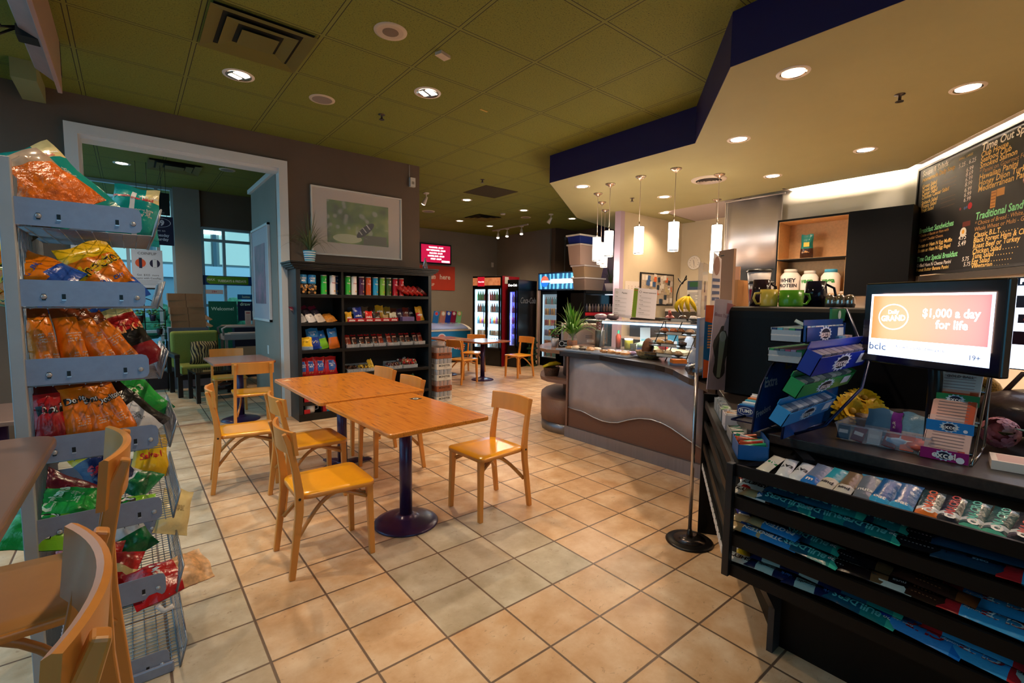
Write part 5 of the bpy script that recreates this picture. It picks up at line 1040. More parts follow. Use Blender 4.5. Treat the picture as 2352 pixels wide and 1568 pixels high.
# housing
prof = [(2.78, .975), (2.80, 1.43), (2.805, 1.47), (2.82, 1.488), (2.84, 1.495), (3.4, 1.495), (3.4, .975)]
b = MB(); b.mat(M('black_housing', '#070608', .5, spec=.2, noise=(80, .2))); n = len(prof)
ys = [(1.37, .0, .0), (1.31, .02, 0), (.30, .02, 0)]
vs = [(x, y, z) for y in (1.385, .30) for x, z in prof]; b.put(vs, [tuple(range(n)), tuple(range(2*n-1, n-1, -1))]+[((i+1) % n, i, i+n, (i+1) % n+n) for i in range(n)])
b.build('housing', esp, .006, seg=2)
b = MB(); b.mat(C('#1b191c', .3))
for z in (1.10, 1.14, 1.18, 1.3): b.box(2.80+(z-1.1)*.04, 2.9, 1.358, 1.366, z, z+.004)
e = b.build('ribs', esp); e['kind'] = 'stuff'
# pendants over the counter
PEND = M('crystal_shade', '#fff6ea', .4, emit=('#fff0dc', 5.0)); PEND2 = M('shade_pattern', '#b9b0a8', .3, emit=('#ffe8cc', 1.1)); NICK = C('#b9a89c', .22, .9)
def pendant(x, y, zt, zb, label, r=.062):
    t = thing('pendant_lamp', label, 'pendant lamp', (x, y, BZ), 0, 'crystal cylinder pendants over the counter')
    b = MB(); b.mat(NICK).lathe([(.012, -.05), (.03, -.03), (.065, -.012), (.07, 0)], 20); b.build('ceiling_cup', t)
    b = MB(); b.mat(C('#c8b8ac', .4)).tube([(0, 0, -.04), (0, 0, zt-BZ)], .0035, 6).mat(NICK).tube([(0, 0, zt-BZ+.06), (0, 0, zt-BZ)], .008, 8); b.build('cord', t)
    b = MB(); b.mat(PEND); h = zt-zb; n = 24; b.lathe([(r, zb-BZ+.012), (r, zt-BZ-.006)], n, close=False); b.mat(NICK).lathe([(r*1.02, zt-BZ-.008), (r*1.02, zt-BZ)], n, close=False).lathe([(r*1.02, zb-BZ), (r*1.02, zb-BZ+.012)], n, close=False)
    b.mat(PEND2); rr = random.Random(int(x*100))
    for k in range(90):
        a = rr.uniform(0, 2*PI); z = zb-BZ+.02+(h-.04)*(rr.random()); q = r+.0012; da = .05; b.put([(q*math.cos(a-da), q*math.sin(a-da), z), (q*math.cos(a+da), q*math.sin(a+da), z), (q*math.cos(a+da), q*math.sin(a+da), z+.006), (q*math.cos(a-da), q*math.sin(a-da), z+.006)], [(0, 1, 2, 3)])
    b.build('shade', t)
    lamp('POINT', (0, 0, zb-BZ-.03), 9, (1, .82, .62), shadow_soft_size=.05, parent=t)
for x, y, zt, l in ((5.219, 3.317, 2.51, 'crystal pendant lamp hanging nearest the steel hood side, rightmost of the front row'), (5.198, 3.81, 2.51, 'crystal pendant lamp in the middle, against the cream wall glow'), (5.205, 4.313, 2.51, 'crystal pendant lamp just left of the lilac wall edge'), (5.516, 4.798, 2.50, 'crystal pendant lamp at the left of the cluster'),
                    (6.029, 5.156, 2.50, 'crystal pendant lamp second in the cluster'), (6.566, 5.541, 2.50, 'farthest crystal pendant lamp of the cluster, by the storage tubs'), (5.85, 3.10, 2.52, 'crystal pendant lamp overlapping the steel hood edge'), (7.2, 3.84+.0, 2.36, 'crystal pendant lamp low behind the hood edge, above the flyers')): pendant(x, y, zt, zt-.355, l)
# chalkboard menu

mb = thing('menu_board', 'large black chalkboard menu with coloured hand lettering on the white wall', 'menu board', (7.482, 1.438, 0), math.atan2(-.5823, -.8130))
b = MB(); b.mat(C('#121013', .5)).box(.02, 2.9, -.02, 0, 1.895, 3.14); b.build('board', mb)
b = MB(); b.mat(C('#1c191c', .35)).box(0, 2.92, -.032, 0, 1.875, 1.90).box(0, 2.92, -.032, 0, 3.135, 3.16).box(0, .025, -.032, 0, 1.9, 3.135).box(2.9, 2.92, -.032, 0, 1.9, 3.135); b.build('frame', mb)
CW_, CY, CG, CO = C('#fff6ea', .6), C('#ffd27c', .6), C('#8ee8a4', .6), C('#d8a05c', .6)
FB = T(0, -.0212, 0) @ FRONT
def column(name, rows):
    for st, x, z, sz, m, wx, bold in rows:
        b = MB(); b.at(FB); b.mat(m).text(st, x, z, sz, 0, bold=bold*.8, align='LEFT', wx=wx*1.16, shear=.12); b.build(name, mb)
column('heading', [('Soups & Salads', .09, 3.075, .085, CW_, .82, .03), ('Time Out Specials', 1.10, 3.065, .10, CW_, .9, .03), ('Traditional Sandwiches', 1.10, 2.405, .10, CG, .8, .03), ('Breakfast Sandwiches', .11, 2.405, .085, CG, .76, .03), ('Time Out Special Breakfast', .11, 2.07, .082, CG, .72, .03)])
S = [('Homemade Daily Soup', 3.003), ('Green Salad', 2.925), ('Greek Salad', 2.88), ('Caesar Salad', 2.838), ('Chicken Caesar Salad', 2.795), ('Spinach Salad', 2.735), ('Potato Salad', 2.69), ('Fruit Salad', 2.642)]
column('menu_line', [(t, .095+.003*i, z, .062 if i else .068, CY, .82, .02) for i, (t, z) in enumerate(S)]+[('* Choice of Bacon or Ham with', .11, 2.348, .045, CO, .85, 0), ('  Egg and Cheddar Cheese.', .11, 2.297, .045, CO, .85, 0), ('Bacon or Ham N Egg Muffin', .115, 2.228, .058, CY, .84, .02), ('Bacon or Ham N Egg Bagel', .115, 2.172, .058, CY, .84, .02), ('Grilled Ham N Cheese Panini', .115, 1.997, .056, CW_, .84, .01), ('Peanut Butter Banana Panini', .115, 1.945, .056, CY, .84, .01), ('SMALL  LARGE', .76, 3.055, .032, CY, .9, 0)])
column('price', [('5.25 . 6.25', .76, 2.985, .062, CW_, .9, .01)]+[(p, .89, z, .062, CW_, .9, .01) for p, z in zip(['6.99', '8.69', '6.99', '8.99', '6.99', '6.99', '6.99'], [2.912, 2.865, 2.815, 2.765, 2.71, 2.66, 2.61])]+[('4.75', .86, 2.228, .07, CW_, .9, .01), ('5.49', .86, 2.165, .07, CW_, .9, .01), ('5.75', .95, 2.0, .06, CW_, .9, .01), ('5.75', .98, 1.945, .06, CW_, .9, .01)]+[('. . . . . . . . . . .', .50, z+.0, .05, CO, .8, 0) for z in (2.905, 2.86, 2.82, 2.715, 2.67, 2.62)])
column('menu_line', [(t, 1.10, z, sz, m, .86, bo) for t, z, sz, m, bo in (('Club House', 3.0, .075, CY, .02), ('Seafood Club', 2.947, .075, CY, .02), ('Smoked Salmon', 2.893, .075, CY, .02), ('* Panini on Gourmet Focaccia', 2.838, .06, CO, 0), ('Hawaiian Panini', 2.784, .08, CY, .02), ('Honey Dijon Turkey Panini', 2.724, .08, CY, .02), ('Mediterranean Panini', 2.668, .08, CY, .02))])
column('menu_line', [(t, 1.10, z, sz, m, .86, bo) for t, z, sz, m, bo in (('* Choice of Bread : White,', 2.336, .058, CO, 0), ('Whole Wheat or Multi - Grain', 2.281, .058, CO, 0), ('Classic B.L.T. . . . . . .', 2.222, .07, CY, .02), ('Black Forest Ham & Cheese', 2.17, .07, CY, .02), ('Roast Beef or Turkey', 2.116, .07, CY, .02), ('Chicken Salad . . . . . .', 2.062, .07, CY, .02), ('Tuna Salad . . . . . . .', 2.015, .07, CY, .02), ('Egg Salad . . . . . . . .', 1.965, .07, CY, .02), ('Vegetarian . . . . . .', 1.917, .07, CY, .02))])
b = MB(); b.at(FB).mat(C('#d89848')).rect(1.33, 2.53, .07, .16).rect(1.42, 2.58, .10, .07).mat(C('#8c4c1c'))
for i in range(5): b.rect(1.33, 2.47+i*.03, .06, .008, .0005)
b.mat(C('#e8e0d0')).disc(.93, 2.28, .05, 0, 16).mat(C('#e0a030')).disc(.93, 2.285, .022, .0006, 12).mat(C('#6a2c20')).rect(.97, 2.36, .12, .05).mat(C('#c83038')).disc(1.0, 2.535, .035, 0, 9).mat(C('#4c6ca0')).disc(.92, 2.525, .016, 0, 9).disc(.95, 2.53, .014, 0, 9).mat(C('#a04040')).disc(.85, 2.53, .016, 0, 9).mat(C('#e8b0a0')).disc(1.75, 2.62, .07, 0, 14, .05).mat(C('#7c3c34')).rect(1.75, 2.6, .12, .02, .0006)
e = b.build('chalk_drawings', mb); e['kind'] = 'stuff'
b = MB(); b.mat(C('#3a3430', .5)).box(.35, 2.2, -.10, 0, 1.80, 1.86).mat(C('#d8ccb8')).box(.45, .75, -.14, -.02, 1.862, 1.868); one('ledge_shelf', b, 'narrow dark ledge with a paper sheet below the chalkboard', 'ledge', (7.482, 1.438, 0), (0, 0, math.atan2(-.5823, -.8130)))
# ================================================================ candy kiosk in the right foreground
KT = M('kiosk_top', '#3a302c', .35, noise=(60, .3), coat=.15); KB = M('kiosk_black', '#070607', .5, spec=.25, noise=(30, .2))
ks = thing('candy_kiosk', 'black checkout kiosk with four rows of sweet shelves and a dark counter', 'kiosk', (0, 0, 0))
b = MB(); b.mat(KT).prism([(2.05, -1.5), (2.05, .91), (2.93, 1.50), (3.38, 1.18), (3.45, .3), (3.3, -1.5)], .93, .97); b.build('countertop', ks, .004)
b = MB(); b.mat(KB).prism([(2.17, -1.5), (2.17, .79), (2.86, 1.28), (3.0, 1.18), (3.0, -1.5)], 0, .93); b.build('base_cabinet', ks)
b = MB(); b.mat(KB).box(2.06, 2.17, -1.5, .86, .42, .93); b.build('back_board', ks)
b = MB(); b.mat(M('kiosk_bracket', '#2c2a2c', .4)); b.put([(1.9, .80, .44), (2.17, .80, .44), (2.17, .80, 0), (2.10, .80, 0), (2.10, .80, .2), (1.9, .775, .44), (2.17, .775, .44), (2.17, .775, 0), (2.10, .775, 0), (2.10, .775, .2)], [(0, 4, 3, 2, 1), (5, 6, 7, 8, 9), (0, 1, 6, 5), (4, 0, 5, 9), (3, 4, 9, 8), (2, 3, 8, 7), (1, 2, 7, 6)]); b.build('bracket', ks)
LIPS = [.886, .758, .606, .482]
PX_, PY_ = 1.80, .847; SDX, SDY = .837, .547
SIDE = Matrix(((-.0+.547, .837, 0, PX_), (-.837, .547, 0, PY_), (0, 0, 1, 0), (0, 0, 0, 1)))    # local x goes in, local y runs along the side
MAIN = Matrix(((1, 0, 0, PX_), (0, -1, 0, PY_), (0, 0, 1, 0), (0, 0, 0, 1)))
for i, z in enumerate(LIPS):
    for Mx, L, nm in ((MAIN, 2.3, 'shelf'), (SIDE, 1.28, 'side_shelf')):
        b = MB(); b.mat(KB).at(Mx); p = [(0, z-.045), (.012, z-.045), (.012, z-.028), (.27, z+.022), (.27, z+.034), (.012, z-.012), (.012, z), (0, z)]
        n = len(p); vs = [(x, y, q) for y in (0 if nm == 'shelf' else .0, L) for x, q in p]; fs = [tuple(range(n)), tuple(range(2*n-1, n-1, -1))]+[((k+1) % n, k, k+n, (k+1) % n+n) for k in range(n)]
        if nm == 'side_shelf': fs = [f[::-1] for f in fs]
        b.put(vs, [f[::-1] for f in fs]); b.build(nm, ks)
b = MB(); b.mat(M('kiosk_post', '#171416', .35)).box(1.782, 1.812, .835, .862, .437, .89); b.build('post', ks, .002)
b = MB(); b.mat(KB).at(SIDE).box(-.01, .30, 1.27, 1.29, 0, .93); b.build('end_panel', ks, .002)
b = MB(); b.mat(KB).at(SIDE).box(.24, .28, .0, 1.27, .42, .93); b.build('side_back', ks)
# ---- bars
def bar_mb(w, d, t, zone, texts=(), seed=0, nx=9, ny=4):
    """flow-wrapped bar lying flat, long axis x, label up"""
    r = random.Random(seed); b = MB()
    def H(u, v): return t*.5*(1-abs(v)**3)*min(1, max(0, (1-abs(u)-.09)/.1))**.5*(1+.12*math.sin(u*7+seed)*math.sin(v*4+seed))+.001
    for s in (1, -1):
        base = len(b.v); b.put([(u*w/2, v*d/2*(1+.07*(abs(u) > .9)), s*H(u, v)+t/2) for j in range(ny+1) for v in [-1+2*j/ny] for i in range(nx+1) for u in [-1+2*i/nx]], [])
        for j in range(ny):
            for i in range(nx):
                b.mat(zone(-1+2*(i+.5)/nx, -1+2*(j+.5)/ny)); a = base+j*(nx+1)+i; f = (a, a+1, a+nx+2, a+nx+1)
                b.f.append(f if s > 0 else f[::-1]); b.fm.append(b.mi); b.sm.append(True)
    for st, u, v, size, m, *rest in texts:
        b.mat(m); b.text(st, u*w/2, v*d/2, size, 0, bold=.03, rot=rest[0] if rest else 0, wx=rest[1] if len(rest) > 1 else 1, fn=lambda x, y, q: (x, y, t/2+H(max(-1, min(1, x/(w/2))), max(-1, min(1, y/(d/2))))+.0009))
    return b
_bars = {}
def zn(base, *bands):
    def f(u, v):
        for lo, hi, m in bands:
            if lo <= u <= hi: return m
        return base
    return f
fA, fB = foil('#157a78'), foil('#0c4c66'); fBlue = foil('#1b6fc0'); fW = foil('#d2d6dc'); fNavy = foil('#101c44'); fR = foil('#b8242a'); fBr = foil('#3a2018'); fOr = foil('#d8702c'); fLb = foil('#4aa4d8'); fK = foil('#14141a'); fG = foil('#2c8c4c'); fGr = foil('#8a9298'); fTan = foil('#b99a6c')
STY = {
 'builders': (.21, .062, .03, zn(fA, (-1, -.75, foil('#3cb094')), (-.1, .9, fB)), [('BUILDERS', .05, .1, .034, C('#6cc4c0'), 0, .95), ('20', -.75, 0, .02, WHT, 0)]),
 'clif': (.22, .07, .032, zn(foil('#3a9ad0'), (-1, -.8, fR), (.55, 1, fR)), [('CLIF', -.25, -.2, .045, fR, 0, 1.1), ('CLIF', -.26, -.2, .040, WHT, 0, 1.0), ('crunchy', .3, .2, .015, WHT)]),
 'clifb': (.22, .07, .032, zn(foil('#3a8ad0'), (-1, -.85, fBlue), (.5, 1, foil('#1c3ca0'))), [('CLIF', -.2, -.1, .042, fR, 0, 1.1), ('choc chip', .3, .2, .014, WHT)]),
 'protein': (.19, .052, .026, zn(foil('#2f86c8'), (.3, 1, fTan)), [('PROTEIN', -.25, 0, .028, WHT)]),
 'proteinw': (.19, .052, .026, zn(fW, (.35, 1, fTan)), [('PROTEIN', -.2, 0, .026, fBlue)]),
 'navy': (.19, .055, .026, zn(fNavy, (-.1, .45, foil('#9fb8b4'))), [('organic', .18, 0, .02, INK), ('dark', -.55, 0, .02, C('#3c6cb0'))]),
 'dark': (.20, .055, .026, zn(foil('#16161c'), (.55, .8, fGr)), [('|||||||||', -.1, 0, .035, C('#a8a098')), ('kind', .6, 0, .016, WHT)]),
 'brown': (.20, .055, .026, zn(fBr, (-.9, -.6, foil('#7a3c1c'))), [('|||||||', .1, 0, .035, C('#b86c3c'))]),
 'whitec': (.19, .055, .028, zn(foil('#d9d2c4')), [('g-o-m-a', -.1, .1, .024, INK), ('protein', .3, -.4, .012, INK)]),
 'hershey': (.15, .06, .02, zn(foil('#d8cfc4'), (-1, -.8, fBr)), [("HERSHEY'S", 0, 0, .028, fBr)]),
 'nuts': (.20, .055, .03, zn(foil('#1a1014'), (-.3, .2, foil('#6c4a30'))), [('nuts', -.6, 0, .02, C('#8c8c8c'))]),
 'bludark': (.21, .06, .026, zn(foil('#1c3c54')), [('oats', 0, 0, .02, C('#7c9cb0'))]),
}
ROW1 = {
 'larabar': (.12, .045, .02, zn(foil('#d9d4c4'), (-.2, .2, fG)), [('ALT', .0, 0, .022, WHT, PI/2)]),
 'white': (.12, .045, .02, zn(fW), [('EAT', 0, 0, .022, INK, PI/2)]),
 'blue': (.15, .055, .022, zn(foil('#6c7c9c'), (-1, -.4, fBlue)), [('m', -.6, 0, .03, WHT, -PI/2)]),
 'teal': (.15, .05, .022, zn(foil('#2a9cb4'), (-1, -.2, foil('#d4c8b4'))), [('kind', -.5, 0, .022, INK, -PI/2)]),
 'tan': (.15, .05, .022, zn(foil('#7c6448'), (-1, -.3, foil('#d4ccc0'))), [('kind', -.6, 0, .02, INK, -PI/2)]),
 'grey': (.16, .055, .022, zn(foil('#6f7886'), (.8, 1, fLb)), [('nuts', -.3, 0, .024, WHT, -PI/2)]),
 'bluepk': (.16, .06, .026, zn(foil('#1c5c9c'), (-.95, -.45, foil('#3ca4d8'))), [('oat', -.6, 0, .024, WHT, -PI/2)]),
 'macro_o': (.15, .055, .022, zn(foil('#203c44'), (-1, -.55, fOr), (-.55, -.35, fW)), [('MACROS', .25, 0, .028, C('#e05a2c'), 0), ('o', -.6, 0, .05, WHT)]),
 'macro_t': (.15, .055, .022, zn(foil('#164c50'), (-1, -.7, foil('#5ab89c')), (-.55, -.35, fW)), [('MACROS', .25, 0, .028, C('#5ac4b4'), 0), ('o', -.6, 0, .05, WHT)]),
 'macro_n': (.15, .055, .022, zn(foil('#141c2c'), (-.65, -.4, fW)), [('MACROS', .25, 0, .028, C('#c83c3c'), 0), ('o', -.6, 0, .05, WHT)]),
}
SN = {'builders': 'teal protein bar', 'clif': 'light blue energy bar with red ends', 'clifb': 'blue energy bar with red lettering', 'protein': 'blue and tan protein bar', 'proteinw': 'white and tan protein bar', 'navy': 'navy bar with a pale label', 'dark': 'black bar with fine white stripes', 'brown': 'dark brown striped bar', 'whitec': 'cream white bar', 'hershey': 'cream chocolate bar', 'nuts': 'black and brown nut bar', 'bludark': 'dark blue oat bar'}
def zshelf(k, x): return LIPS[k]-.012+(x-PX_-.012)*.18+.001
def bar(style, k, y, x=1.88, dz=0, rz=PI/2, label='', tab=STY, tilt=0):
    w, d, t, z, tx = tab[style]; key = (style, id(tab))
    if key not in _bars: _bars[key] = bar_mb(w, d, t, z, tx, len(_bars)).mesh('candy_bar')
    o = bpy.data.objects.new('candy_bar', _bars[key]); COL.objects.link(o); o.location = (x, y, zshelf(k, x)+dz)
    o.rotation_euler = (Matrix.Rotation(-math.radians(10)-tilt, 3, 'Y') @ Matrix.Rotation(rz, 3, 'Z')).to_euler()
    return tag(o, label, 'snack bar', 'snack bars on the kiosk shelves')
r1 = [('larabar', .738), ('white', .681), ('white', .632), ('blue', .585), ('teal', .535), ('tan', .485), ('grey', .435), ('bluepk', .385), ('bluepk', .335), ('macro_o', .275), ('macro_n', .225), ('macro_t', .178), ('macro_t', .125), ('macro_n', .075), ('macro_o', .02), ('teal', -.05)]
N1 = {'larabar': 'white and green bar', 'white': 'white bar', 'blue': 'slate bar with a blue end', 'teal': 'teal and cream bar', 'tan': 'tan and cream bar', 'grey': 'grey bar with a light blue tip', 'bluepk': 'deep blue oat packet', 'macro_o': 'orange-ended protein bar', 'macro_t': 'mint-ended protein bar', 'macro_n': 'navy protein bar'}
for i, (s, y) in enumerate(r1):
    bar(s, 0, y, 1.885, .0, rnd.uniform(-.15, .1), '%s in the top kiosk row, %s from left' % (N1[s], ORD[i]), ROW1, .12)
RWS = {1: [('hershey', .79, 2), ('proteinw', .74, 1), ('builders', .66, 2), ('builders', .545, 3), ('builders', .425, 2), ('dark', .30, 2), ('bludark', .16, 3), ('clif', .0, 2)],
       2: [('protein', .78, 2), ('protein', .72, 3), ('builders', .60, 2), ('dark', .50, 2), ('whitec', .39, 1), ('nuts', .38, 2), ('brown', .26, 3), ('clif', .13, 2), ('bludark', -.03, 2)],
       3: [('hershey', .80, 1), ('navy', .70, 3), ('navy', .56, 3), ('builders', .425, 3), ('clifb', .29, 2), ('clif', .165, 3), ('navy', .02, 2)]}
RN = {1: 'second', 2: 'third', 3: 'bottom'}
HOW = ['at the bottom of', 'second in', 'on top of', 'highest in']
for k, row in RWS.items():
    for i, (s, y, n) in enumerate(row):
        for j in range(n):
            x = 1.862 if j % 2 == 0 else 1.925; dz = .0 if j < 2 else .029
            if j == 1 and n == 2 and s in ('builders', 'clif', 'navy'): x, dz = 1.93, .004
            bar(s, k, y+rnd.uniform(-.012, .012), x+(.02 if j == 2 else 0), dz, PI/2+rnd.uniform(-.12, .12), '%s, %s %s pile, %s kiosk row' % (SN[s], ['front of', 'rear of', 'top of'][min(j, 2)], ORD[i], RN[k]))
# bars on the side shelves
cols = [('#2f7fd0', 'bright blue'), ('#3c2f8c', 'purple'), ('#e0b020', 'yellow'), ('#c02c24', 'red'), ('#e8e0d8', 'white'), ('#c85c20', 'orange'), ('#1c3c7c', 'navy')]
for k in (1, 2, 3):
    for i in range(9):
        h, n = cols[(i*2+k*3) % 7]; f_ = foil(h); b = bar_mb(.13, .05, .022, zn(f_, (-.3, .3, foil('#d8d0c8') if i % 3 == 0 else f_)), [('bar', 0, 0, .025, WHT if n != 'white' else INK)], i+k)
        o = one('candy_bar', b, '%s bar on the angled kiosk side, %s row, %s from the post' % (n, RN[k], ORD[i]), 'snack bar', group='bars on the kiosk side')
        s = .12+.13*i; P = SIDE @ Vector((.075, s, LIPS[k]+.004)); o.location = P; o.rotation_euler = (0, -.1, math.atan2(SDY, SDX)+(.1 if i % 2 else -.15))
b = MB(); b.mat(C('#d9d9dc', .4)).at(SIDE)
for i in range(16): b.box(-.004, -.001, .15+i*.07, .20+i*.07, LIPS[3]-.04, LIPS[3]-.005)
e = b.build('price_tags', ks); e['kind'] = 'stuff'
# cartons on the side's top row
def open_box(name, label, s, x, w, d, h, m, text, tm, fill, hb=None):
    t = thing(name, label, 'display box', SIDE @ Vector((x, s, LIPS[0]+.004)), math.atan2(SDY, SDX)-PI+.0); b = MB(); b.mat(m)
    b.box(-w/2, w/2, -d/2, -d/2+.003, 0, h).box(-w/2, w/2, d/2-.003, d/2, 0, hb or h).box(-w/2, -w/2+.003, -d/2, d/2, 0, h).box(w/2-.003, w/2, -d/2, d/2, 0, h).box(-w/2, w/2, -d/2, d/2, 0, .003)
    b.build('box', t)
    if text: b = MB(); b.mat(tm).at(T(0, d/2+.001, 0, rz=PI) @ FRONT).text(text, 0, h*.5, h*.38, 0, bold=.03, wx=.8).at(T(-w/2-.001, 0, 0, rz=PI/2+PI) @ FRONT).text(text, 0, h*.5, h*.38, 0, bold=.03, wx=.8); b.build('print', t)
    b = MB(); rr = random.Random(int(s*100))
    for i in range(10):
        b.mat(foil(fill[i % len(fill)])).at(T(-w/2+.015+(w-.03)*i/9, rr.uniform(-.01, .01), h*.62, rr.uniform(-.3, .3), rr.uniform(-.2, .2), rr.uniform(-.3, .3))).box(-.006, .006, -d/2+.012, d/2-.012, -h*.45, h*.45)
    e = b.build('packs', t); e['kind'] = 'stuff'; return t
open_box('gum_display_box', 'blue open gum carton at the corner end of the side shelf', .13, .08, .16, .11, .06, C('#1c5c9c', .35), 'Dentyne Ice', WHT, ['#d8502c', '#2f9c6c', '#e8e4e0', '#c03c2c'], .085)
open_box('mint_display_box', 'grey open carton of striped mint rolls on the side shelf', .36, .08, .16, .10, .045, C('#8c8c8e', .4), '', WHT, ['#1c5c4c', '#d8d4d0', '#c8c4c0', '#2c6c5c'], .07)
sb = open_box('lozenge_display_box', 'white lozenge carton with a small ship drawing on the side shelf', .57, .08, .13, .10, .075, C('#c4c2cc', .4), '', WHT, ['#e4dcd8', '#c89c7c', '#e8e4e4'])
b = MB(); b.mat(C('#5c1c24')).at(T(0, .0515, 0, rz=PI) @ FRONT).put([(-.035, .03, 0), (.035, .03, 0), (.028, .018, 0), (-.028, .018, 0)], [(3, 2, 1, 0)]).rect(-.01, .04, .02, .012).rect(0, .048, .002, .03).rect(-.02, .042, .0015, .02); b.build('ship_print', sb)
for i, s in enumerate((.74, .86, .98)):
    open_box('mint_display_box', 'plain grey mint carton on the side shelf, %s from the far end' % ORD[2-i], s, .08, .11, .10, .065, C('#8d98a0', .4), '', WHT, ['#d8d8d4', '#b8b8b4', '#9cc08c'] if i == 0 else ['#c8ccd0', '#a8acb0'], .08)
# ---- things on the kiosk counter
tb = thing('antacid_box', 'dark blue and white antacid display box beside the gum rack', 'display box', (2.32, .985, .971), math.radians(-88)); b = MB()
b.mat(C('#16286c', .35)).box(-.075, .075, -.05, -.046, 0, .05).mat(C('#d8dce4')).box(-.075, -.072, -.05, .12, 0, .05).box(.072, .075, -.05, .12, 0, .06).box(-.075, .075, .117, .12, 0, .085).box(-.075, .075, -.05, .12, 0, .003); b.build('box', tb)
b = MB(); b.mat(WHT).at(T(0, -.051, 0) @ FRONT).text('TUMS', -.035, .026, .022, .0006, bold=.03).text('500', .045, .03, .016).rect(.04, .018, .05, .002).disc(-.035, .026, .034, .0, 22, .018).mat(C('#16286c', .35)).disc(-.035, .026, .032, .0003, 22, .016); b.build('print', tb)
b = MB()
for i in range(5): b.mat(C(['#2f7fc0', '#e4e8ec', '#4cb0d0', '#d8742c', '#e8e4e4'][i], .35)).box(-.068, .068, -.042+i*.031, -.014+i*.031, .004, .055+i*.006)
for i in range(4): b.mat(C(['#4c9c5c', '#e4e8ec', '#2f7fc0', '#d8dce4'][i], .35)).box(.0+i*.018, .015+i*.018, -.02, .06, .06, .075)
e = b.build('packs', tb); e['kind'] = 'stuff'
# gum rack
gr = thing('gum_rack', 'blue wire gum rack with four slanted gum trays on the kiosk counter', 'rack', (0, 0, 0)); BWR = C('#10204c', .3, .5)
b = MB(); b.mat(BWR)
b.tube([(2.80, .80, 1.49), (2.77, .79, 1.25), (2.6, .78, 1.1), (2.3, .76, .985)], .006, 7).tube([(2.64, .74, 1.49), (2.55, .66, 1.35), (2.47, .60, 1.26), (2.30, .575, 1.17), (2.12, .64, 1.03), (2.10, .74, .977)], .006, 7)
b.tube([(2.14, .75, .976), (2.66, .72, .976), (2.66, 1.02, .976), (2.14, 1.02, .976)], .005, 6, closed=True).tube([(2.62, .80, 1.49), (2.80, .80, 1.49)], .006, 6); b.build('wire_frame', gr)
b = MB(); b.mat(C('#2f7c4c', .4)).box(2.61, 2.81, .79, .80, 1.43, 1.49); b.mat(C('#dfe8dc')).at(T(2.71, .788, 1.46) @ FRONT).disc(0, 0, .022, 0, 14); b.build('header_sign', gr)
PB = M('gum_panel_blue', '#12488c', .3, noise=(8, .4), coat=.3)
for k, (yy, dx) in enumerate(((.745, 0), (.86, -.0))):
    b = MB(); b.mat(PB); prof = [(1.98, .975), (2.0, 1.08), (2.05, 1.17), (2.13, 1.24), (2.24, 1.285), (2.36, 1.29), (2.6, 1.2), (2.6, .975)]
    b.at(T(dx, yy, 0, rx=PI/2)).prism(prof, 0, .004).at(T(dx, yy-.006, 0) @ FRONT).mat(WHT).text('Extra', 2.13, 1.175, .06, 0, bold=.03).text('Freedent', 2.07, 1.055, .038, 0, bold=.02, rot=.12).mat(YELF).rect(2.28, 1.25, .02, .06).rect(2.31, 1.225, .06, .015); b.at(Matrix.Identity(4))
    b.mat(C('#0c1c44', .3, .4)).tube([(x+dx, yy-.002, z) for x, z in prof[:6]], .005, 6); b.build('side_panel', gr)
EXC = {'#1c3c9c': 'Deep', '#1f8c4c': 'green', '#2f8cd0': 'light'}
def excel_tray(col, y, x0, x1, z0, z1, slant, label, dep=.055, packs=None, x_t=None):
    t = thing('gum_tray', label, 'gum tray', (x0, y, z0)); L = x1-x0; h = z1-z0; m = C(col, .32); b = MB(); b.mat(m)
    b.at(T(0, 0, 0, rx=slant)).box(0, L, 0, .003, 0, h).box(0, L, dep-.003, dep, 0, h*1.5).box(0, .003, 0, dep, 0, h*1.15).box(L-.003, L, 0, dep, 0, h*1.2).box(0, L, 0, dep, 0, .003); b.build('tray', t)
    b = MB(); b.at(T(0, -.001, 0, rx=slant) @ FRONT).mat(C('#c8dcf0')); cx, cy = L*(x_t or .45), h*.52
    pts = []
    for i in range(28): a = 2*PI*i/28; q = (1.0 if i % 2 else .74); pts.append((cx+q*L*.17*math.cos(a), cy+q*h*.55*math.sin(a)))
    b.put([(x, yv, 0) for x, yv in pts], [tuple(range(28))]).mat(C('#0c1430')).disc(cx, cy, L*.11, .0006, 20, h*.36).mat(WHT).text('excel', cx, cy-.002, h*.66, .0012, bold=.02, wx=1.3).mat(C('#dfe8f4')).rect(L*.85, cy+.004, L*.16, h*.6, .0006); b.build('print', t)
    b = MB(); pk = packs or ['#8c9cb0', '#6c7c94', '#a8b4c4']
    for i in range(9): b.mat(C(pk[i % len(pk)], .3)).at(T(0, 0, 0, rx=slant)).box(.008+i*(L-.02)/9, .008+(i+.9)*(L-.02)/9, .01, dep-.01, .004, h*1.08)
    e = b.build('gum_packs', t); e['kind'] = 'stuff'; return t
excel_tray('#2f8cd0', .70, 1.855, 2.34, 1.052, 1.112, .45, 'light blue gum tray, lowest on the gum rack')
excel_tray('#1f8c4c', .66, 1.86, 2.43, 1.165, 1.222, .45, 'green gum tray, second from the bottom of the rack', packs=['#8c9c94', '#5c6c70', '#a8b4ac'])
excel_tray('#16309c', .62, 1.87, 2.47, 1.25, 1.325, .40, 'royal blue gum tray jutting right under the screen', packs=['#5c5c6c', '#7c7c8c'])
excel_tray('#164088', .715, 2.09, 2.55, 1.355, 1.415, 0, 'dark blue gum tray on the topmost level of the rack', .015, packs=['#dfe8ec', '#9cc4d4', '#e4ece8'])
